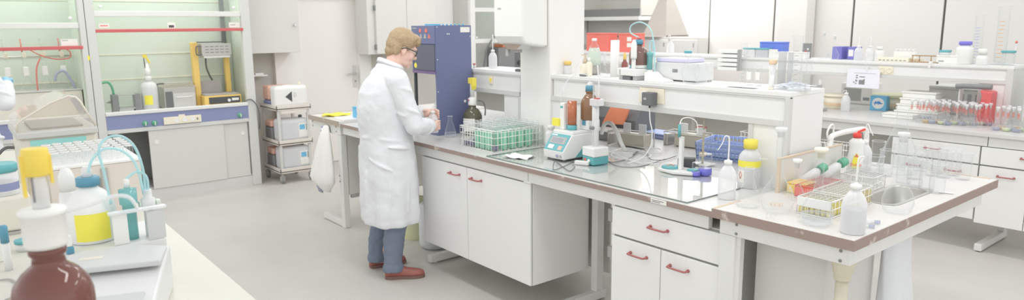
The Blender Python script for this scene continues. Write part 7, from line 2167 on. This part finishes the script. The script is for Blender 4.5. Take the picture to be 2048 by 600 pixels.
for k in range(5):
    MB().lathe([(0.013, 0.0855), (0.013, 0.105), (0.010, 0.108)], (-0.08 + k * 0.034, 0.035, 0), 12).build('tube_cap', 'milky', t)
MB().box(0.0805, -0.03, 0.0, 0.14, 0.05, 0.03).build('side_tray', 'cream', t, bevel=0.003)
q = (-2.350, 6.380, 1.349)
t = thing('wooden_rack', 'brown wooden rod rack lying on the far shelf', 'rack', on_shelf(q))
MB().box(-0.11, -0.03, 0.0, 0.11, 0.03, 0.010).build('base_board', 'woodbrown', t, bevel=0.002)
MB().cyl((-0.11, 0, 0.058), (0.11, 0, 0.058), 0.005).build('top_rod', 'woodbrown', t)
for u in (-0.105, -0.05, 0.04, 0.105):
    MB().cyl((u, 0, 0.0105), (u, 0, 0.0529), 0.0045).build('post', 'woodbrown', t)
q = (-2.184, 6.400, 1.349)
t = thing('tray_box', 'long white box with grey notch beside the wooden rack', 'box', on_shelf(q))
MB().box(-0.075, -0.05, 0, 0.09, 0.05, 0.055).build('carton', 'label', t, bevel=0.003)
MB().box(-0.06, -0.0512, 0.012, -0.02, -0.0501, 0.026).build('notch', 'grey', t)
MB().box(-0.078, -0.053, 0.0555, 0.093, 0.053, 0.066).build('lid', 'plastic', t, bevel=0.003)
q = (-2.231, 6.460, 1.349)
t = thing('food_container', 'small container with teal lid on the long white box', 'container', (q[0], 6.44, ZR + 0.0665))
MB().box(-0.035, -0.03, 0, 0.035, 0.03, 0.022).build('tub', 'milky', t, bevel=0.004)
MB().box(-0.038, -0.033, 0.0225, 0.038, 0.033, 0.040).build('lid', 'teal', t, bevel=0.003)
q = (-2.075, 6.400, 1.349)
plastic_bottle('white_jar', 'white wide plastic bottle with purple lid on the far shelf', 'bottle', on_shelf(q), 0.060, 0.18, neck=0.62, mat='plastic', capmat='purple', caph=0.15, shoulder=0.72)
q = (-2.034, 6.540, 1.349)
cylinder('plastic measuring cylinder with blue scale on the far shelf', on_shelf(q), 0.032, 0.385, 'greyblue', 'milky', step=11)
q = (-1.936, 6.360, 1.349)
plastic_bottle('small_bottle', 'squat milky bottle between the two scaled cylinders', 'bottle', on_shelf(q), 0.042, 0.125, neck=0.6, mat='plastic', caph=0.35, shoulder=0.5)
q = (-1.867, 6.530, 1.349)
cylinder('tallest measuring cylinder with orange scale on the far shelf', on_shelf(q), 0.040, 0.455, 'orangegrad', 'milky', step=10)
q = (-1.770, 6.380, 1.349)
t = plastic_bottle('plastic_jar', 'clear jar with teal lid past the orange-scaled cylinder', 'jar', on_shelf(q), 0.042, 0.115, neck=0.95, capmat='teal', mat='glass', caph=0.14, shoulder=0.8)
q = (-1.747, 6.450, 1.349)
t = thing('red_pipette', 'thin glass pipette with red top at the end of the far shelf', 'pipette', (-1.745, 6.45, ZR))
MB().cyl((0, 0, 0.012), (0, 0, 0.17), 0.006, n=10).build('shaft', 'glassrim', t)
MB().lathe([(0.009, 0.1705), (0.009, 0.182), (0.004, 0.188)], n=10).build('red_top', 'redink', t)
MB().lathe([(0.02, 0), (0.02, 0.008), (0.008, 0.0119)], n=14).build('holder', 'plastic', t)

# hanging page and hook on the shelf front
a, c = (-2.950, 6.280, 1.280), (-2.668, 6.280, 1.115)
t = thing('printed_page', 'white printed page with grey blocks hanging from the far shelf edge', 'page')
MB().box(a[0], 6.284, c[2], c[0], 6.287, a[2]).build('sheet', 'pagewhite', t)
pw, ph = c[0] - a[0], a[2] - c[2]
for u0, v0, u1, v1 in ((0.22, 0.77, 0.88, 0.79), (0.28, 0.62, 0.34, 0.68), (0.28, 0.50, 0.34, 0.56), (0.27, 0.32, 0.33, 0.42), (0.20, 0.26, 0.25, 0.31), (0.26, 0.20, 0.31, 0.25), (0.39, 0.56, 0.56, 0.61), (0.38, 0.18, 0.56, 0.42), (0.51, 0.42, 0.56, 0.47)):
    MB().box(a[0] + u0 * pw, 6.2828, c[2] + v0 * ph, a[0] + u1 * pw, 6.2839, c[2] + v1 * ph).build('printed_block', 'darkgrey' if v1 - v0 > 0.03 else 'grey', t)
MB().box(a[0] + 0.58 * pw, 6.278, a[2] - 0.012, a[0] + 0.63 * pw, 6.2999, a[2] + 0.025).build('hanging_clip', 'plastic', t)
h_ = (-2.280, 6.295, 1.337)
tag(MB().tube([(h_[0], 6.299, h_[2] + 0.02), (h_[0], 6.285, h_[2] + 0.02), (h_[0], 6.28, h_[2] - 0.015), (h_[0], 6.265, h_[2] - 0.025), (h_[0], 6.26, h_[2] - 0.008)], 0.006).box(h_[0] - 0.014, 6.296, h_[2] - 0.01, h_[0] + 0.014, 6.2999, h_[2] + 0.03).build('wall_hook', 'plastic'), 'white plastic hook on the front of the far shelf', 'hook')

# ------------------------------------------------------------------ second island: bench top
q = (-2.933, 6.260, 0.900)
wash_bottle('white wash bottle standing beneath the hanging printed page', (q[0], q[1], Z0), 0.038, 0.165, -2.4, True, None, 0.0, tip=0.03, rise=0.12)
q = (-2.762, 6.498, 0.900)
t = thing('logo_box', 'bright blue cube with a white disc and blue M logo', 'box', (q[0], q[1] + 0.06, Z0), 0.12)
MB().box(-0.068, -0.055, 0, 0.068, 0.06, 0.13).build('cube', 'skyblue', t, bevel=0.002)
ds = MB().lathe([(0.050, 0), (0.050, 0.001)], (0, -0.0551, 0.065), 28, True, (0, -1, 0)).build('white_disc', 'plastic', t)
MB().tube([(-0.028, -0.0565, 0.048), (-0.022, -0.0565, 0.082), (-0.012, -0.0565, 0.060), (-0.002, -0.0565, 0.085), (0.004, -0.0565, 0.055), (0.012, -0.0565, 0.082), (0.020, -0.0565, 0.060), (0.028, -0.0565, 0.07)], 0.0042, 6, 3).build('logo_wave', 'logoblue', ds)
for k in range(4):
    MB().box(-0.042 + k * 0.024, -0.0568, 0.060, -0.032 + k * 0.024, -0.0562, 0.069).build('logo_letter', 'grey', ds)
for i in range(6):
    q = (-2.371, 6.175, 0.900)
    if i < 4:
        t = thing('plastic_tray', ['bottom', 'second', 'third', 'topmost'][i] + ' white plastic tray of the stack beside the flask crowd', 'tray', (-2.335 - 0.01 * (i % 2), 6.37 - 0.03 * (i > 1), Z0 + 0.052 * i), 0, 'white trays by the flasks')
        wq = 0.165 - 0.012 * i
        MB().box(-wq, -0.14 + 0.03 * i, 0, wq, 0.14, 0.040).build('tray_body', 'plastic', t, bevel=0.006)
        MB().box(-wq - 0.006, -0.146 + 0.03 * i, 0.0405, wq + 0.006, 0.146, 0.0515).build('tray_rim', 'label', t, bevel=0.003)
t = thing('plastic_tray', 'low clear-white tray lying before the tray stack', 'tray', (-2.415, 6.14, Z0))
MB().box(-0.12, -0.06, 0, 0.12, 0.08, 0.028).build('tray_body', 'plastic', t, bevel=0.005)
MB().box(-0.125, -0.065, 0.0285, 0.125, 0.085, 0.036).build('tray_rim', 'label', t, bevel=0.003)

# grey bowl scales seen under the far shelf
for i, (px, lb) in enumerate(((1665, 'cream round-bottomed tub beneath the far shelf near the island end'), (1785, 'larger cream tub beneath the far shelf behind the blue cube'))):
    q = ((-3.098, 6.360, 0.900), (-2.725, 6.720, 0.900))[i]
    t = thing('plastic_tub', lb, 'tub', (q[0], q[1] + 0.04, Z0))
    sc = (0.10, 0.17)[i]
    MB().lathe([(sc * 0.75, 0), (sc * 0.8, 0.004), (sc, 0.11)], n=28).build('tub_wall', 'cream', t)
    MB().lathe([(sc * 1.06, 0.1105), (sc * 1.08, 0.12), (sc * 1.06, 0.132)], n=28).build('lid', 'palegreen' if i else 'cream', t)
    MB().lathe([(sc * 0.86, 0.03), (sc * 0.9, 0.055)], n=28, cap=False).build('ochre_band', 'ochre', t).scale = (1.06, 1.06, 1)
for i in range(3):
    q = ((-3.126, 6.920, 0.900), (-3.577, 6.100, 0.900), (-3.955, 6.180, 0.900))[i]
    t = thing('analytical_balance', ['grey boxy instrument behind the hanging printed page', 'grey instrument with sloped front seen over the raised shelf', 'dark grey low instrument under the far shelf behind the tray stack'][i], 'instrument', (q[0], q[1] + 0.05, Z0))
    MB().box(-0.15, -0.10, 0.0, 0.15, 0.12, (0.2, 0.16, 0.10)[i]).build('housing', ('plastic', 'instr', 'fridgegrey')[i], t, bevel=0.008)
    MB().box(-0.12, -0.1012, 0.03, 0.05, -0.1001, (0.15, 0.12, 0.08)[i]).build('window', 'grey', t)
    MB().box(0.07, -0.1012, 0.04, 0.13, -0.1001, 0.07).build('display', 'screen', t)
q = (-3.058, 6.050, 0.900)
t = thing('titration_stand', 'grey stand with dark cables at the end of the raised shelf', 'stand', (-3.10, 6.10, Z0))
MB().box(-0.05, -0.07, 0.0, 0.05, 0.07, 0.02).build('foot', 'grey', t, bevel=0.004)
MB().cyl((0, 0, 0.0205), (0, 0, 0.28), 0.012).build('post', 'greyframe', t)
MB().box(-0.05, -0.05, 0.15, 0.03, -0.0125, 0.24).build('head', 'grey', t, bevel=0.006)
MB().tube([(0.02, -0.04, 0.15), (0.05, -0.05, 0.10), (0.03, -0.06, 0.05), (0.07, -0.05, 0.021)], 0.006).build('cable', 'dark', t)

# crowd of small volumetric flasks
rnd = random.Random(11)
fl0 = {}
kinds = ['clear', 'bluegrey', 'clear', 'violet', 'yellow', 'clear', 'amber', 'bluegrey']
labs = {'clear': 'small clear volumetric flask with red-marked neck in the crowd before the red device',
        'bluegrey': 'small volumetric flask of blue-grey liquid in the crowd before the red device',
        'violet': 'small volumetric flask of greyish liquid in the crowd before the red device',
        'yellow': 'small volumetric flask of yellowish liquid in the crowd before the red device',
        'amber': 'small volumetric flask of amber liquid in the crowd before the red device'}
liqs = {'clear': None, 'bluegrey': 'bluegrey', 'violet': 'water', 'yellow': 'yellowliq', 'amber': 'barewoodliq'}
cnt = 0
for r_ in range(4):
    for i in range(9):
        px = 0
        x = -2.275 + i * 0.057 + r_ * 0.012 + rnd.uniform(-0.008, 0.008)
        y = 5.99 + r_ * 0.072 + rnd.uniform(-0.01, 0.01) - i * 0.006
        kd = kinds[(i * 3 + r_ * 5) % 8]
        if kd not in fl0:
            fl0[kd] = vol_flask(labs[kd], (x, y, Z0), 0.029, 0.155, 0.0075, 'flask crowd before the red device', liqs[kd], 'milkystop', 0.42, 'redmark')
        else:
            dup(fl0[kd], (x, y, Z0))
labs2 = {k: v.replace('in the crowd before the red device', 'in the cluster past the red device') for k, v in labs.items()}
f2 = {}
for r_ in range(3):
    for i in range(5):
        x = -1.665 + i * 0.066 + r_ * 0.012 + rnd.uniform(-0.006, 0.006)
        y = 5.93 + r_ * 0.075 + rnd.uniform(-0.01, 0.01)
        kd = kinds[(i * 3 + r_ * 5 + 1) % 8]
        dup(fl0[kd], (x, y, Z0), None, labs2[kd], 'flask cluster past the red device')

# red device with dark round bar
t = thing('colony_counter', 'red upright device under a dark rounded bar by the far shelf upright', 'device')
q0, q1 = (-1.871, 6.220, 0.930), (-1.797, 6.220, 1.162)
MB().prism([(q0[0] - 0.01, Z0), (q1[0] + 0.01, Z0), (q1[0] + 0.01, 1.155), (q1[0] - 0.07, 1.17), (q0[0] + 0.02, 1.12)], 6.16, 6.30, 'y').build('red_housing', 'redplastic2', t, bevel=0.008)
for k in range(4):
    MB().box(q1[0] - 0.055, 6.1588, 0.95 + k * 0.045, q1[0] - 0.02, 6.1599, 0.965 + k * 0.045).build('vent', 'red', t)
MB().tube([(q0[0] - 0.17, 6.19, 1.185), (q0[0] - 0.10, 6.19, 1.190), (q1[0] + 0.0, 6.19, 1.193)], 0.020, 12, 4).build('round_bar', 'darkgrey', t)
MB().box(q0[0] - 0.15, 6.20, 0.96, q0[0] - 0.02, 6.26, 1.164).build('clear_screen', 'glass', t)
MB().box(q0[0] - 0.15, 6.195, Z0, q0[0] - 0.14, 6.27, 1.164).build('screen_post', 'greyframe', t)
t = thing('reagent_box', 'dark box with yellow-capped white bottle past the far shelf end', 'box', (-1.45, 6.35, Z0))
MB().box(-0.06, -0.02, 0, 0.12, 0.12, 0.34).build('carton', 'dark', t, bevel=0.004)
MB().box(-0.062, -0.022, 0.3405, 0.122, 0.122, 0.35).build('lid', 'darkgrey', t, bevel=0.003)
plastic_bottle('small_bottle', 'white bottle with yellow cap behind the second flask cluster', 'bottle', (-1.53, 6.25, Z0), 0.045, 0.235, neck=0.55, mat='plastic', capmat='yellow', caph=0.16)
t = thing('grey_cabinet_box', 'pale grey box instrument under the far shelf behind the flask crowd', 'instrument', (-2.12, 6.82, Z0))
MB().box(-0.30, -0.12, 0, 0.12, 0.15, 0.21).build('housing', 'steelwhite', t, bevel=0.006)
MB().box(-0.30, -0.124, 0.2105, 0.12, 0.15, 0.235).build('top_plate', 'steelwhite', t, bevel=0.004)
for k in range(3):
    MB().box(-0.05 + k * 0.055, -0.1212, 0.12, -0.02 + k * 0.055, -0.1201, 0.18).build('panel', 'grey', t)

# ------------------------------------------------------------------ beyond: red boxes, canopy, pyramid hood
for i in range(2):
    q = ((-6.165, 6.450, 1.349), (-5.675, 6.450, 1.349))[i]
    t = thing('red_box', ['red box behind the green bottle on the far shelf', 'red box with white labels behind the white paper roll'][i], 'box', (q[0], 6.47, ZR), 0, 'red boxes on the far shelf')
    w_ = (0.19, 0.14)[i]
    MB().box(-w_, -0.06, 0, w_, 0.10, 0.205).build('carton', 'redbox', t, bevel=0.004)
    MB().box(-w_ - 0.003, -0.063, 0.2055, w_ + 0.003, 0.103, 0.225).build('lid', 'redbox', t, bevel=0.003)
    if i:
        for z_ in (0.06, 0.13):
            MB().box(0.0, -0.0612, z_, 0.07, -0.0601, z_ + 0.05).build('label', 'label', t)
t = thing('steel_canopy', 'wide stainless extraction canopy with dark grey face beyond the column', 'canopy')
MB().prism([(7.9, 1.80), (8.42, 1.80), (8.42, 2.7), (8.1, 2.7), (7.9, 2.05)], -8.0, -6.75, 'x').build('hood_shell', 'steel', t)
MB().box(-8.0, 7.87, 1.79, -6.74, 7.8999, 1.90).build('dark_face', 'darkgrey', t)
MB().box(-8.0, 7.86, 1.735, -6.74, 8.42, 1.7895).build('lower_lip', 'plastic', t)
MB().box(-8.0, 8.10, 1.50, -6.6, 8.42, 1.7345).build('back_panel', 'grey', t)
for k in range(4):
    t = thing('grey_locker', ['grey-framed white locker behind the red box by the column', 'grey-framed white locker between the two red boxes', 'grey-framed white locker behind the paper roll', 'grey-framed white locker beneath the pyramid hood'][k], 'locker', (-7.75 + k * 0.52, 8.2, 0), 0, 'lockers under the canopy')
    MB().box(-0.25, 0.0, 0.02, 0.25, 0.22, 1.485).build('body', 'cabgrey', t, bevel=0.004)
    MB().box(-0.23, -0.015, 0.06, 0.23, -0.0001, 1.45).build('door', 'white', t, bevel=0.003)
    MB().box(0.16, -0.0162, 1.35, 0.185, -0.0151, 1.41).build('vent_mark', 'grey', t)
    MB().box(-0.24, 0.01, 0.0, 0.24, 0.2, 0.0199).build('plinth', 'grey', t)
t = thing('pyramid_hood', 'pyramid-shaped steel extraction hood hanging before the back cupboards', 'extraction hood')
c0, c1 = (-5.932, 7.200, 1.539), (-5.564, 7.200, 1.542)
hx = (c0[0] + c1[0]) / 2
hw = (c1[0] - c0[0]) / 2
zb = c0[2]
MB().add([(hx - hw, 7.0, zb), (hx + hw, 7.0, zb), (hx + hw, 7.45, zb), (hx - hw, 7.45, zb), (hx - hw * 0.32, 7.15, zb + 0.46), (hx + hw * 0.32, 7.15, zb + 0.46), (hx + hw * 0.32, 7.30, zb + 0.46), (hx - hw * 0.32, 7.30, zb + 0.46)],
         [(0, 1, 5, 4), (1, 2, 6, 5), (2, 3, 7, 6), (3, 0, 4, 7), (4, 5, 6, 7)]).build('hood_shell', 'steelhood', t)
MB().box(hx - hw * 0.32, 7.15, zb + 0.4605, hx + hw * 0.32, 7.30, 3.2).build('duct', 'steelhood', t)
MB().box(hx - hw - 0.004, 6.996, zb - 0.02, hx + hw + 0.004, 7.004, zb - 0.0002).box(hx - hw - 0.004, 7.446, zb - 0.02, hx + hw + 0.004, 7.454, zb - 0.0002).build('rim', 'greyframe', t)
t = thing('storage_bottle', 'pale bottle with bent white nozzle beneath the pyramid hood', 'bottle', on_shelf((-5.060, 6.450, 1.349)))
MB().lathe([(0.04, 0), (0.042, 0.004), (0.042, 0.10), (0.018, 0.13), (0.018, 0.14)], n=20).build('body', 'milky', t)
MB().tube([(0, 0, 0.1405), (0, 0, 0.19), (-0.02, 0, 0.20), (-0.06, 0, 0.17)], 0.005).build('nozzle', 'plastic', t)


# ------------------------------------------------------------------ put every origin at the base of its thing
bpy.context.view_layer.update()


def world_box(o):
    lo, hi = Vector((1e9,) * 3), Vector((-1e9,) * 3)
    st = [o]
    while st:
        x = st.pop()
        st += kids.get(x.name, [])
        if x.type in ('MESH', 'FONT'):
            for c in x.bound_box:
                w = x.matrix_world @ Vector(c)
                for i in range(3):
                    lo[i], hi[i] = min(lo[i], w[i]), max(hi[i], w[i])
    return lo, hi


kids = {}
for o in COL.objects:
    if o.parent:
        kids.setdefault(o.parent.name, []).append(o)
for o in list(COL.objects):
    if o.parent or o.type not in ('EMPTY', 'MESH') or o.location.length > 1e-6:
        continue
    lo, hi = world_box(o)
    base = Vector(((lo.x + hi.x) / 2, (lo.y + hi.y) / 2, lo.z))
    if o.type == 'MESH':
        o.data.transform(Matrix.Translation(-base))
    for c in kids.get(o.name, []):
        c.location = c.location - base
    o.location = base
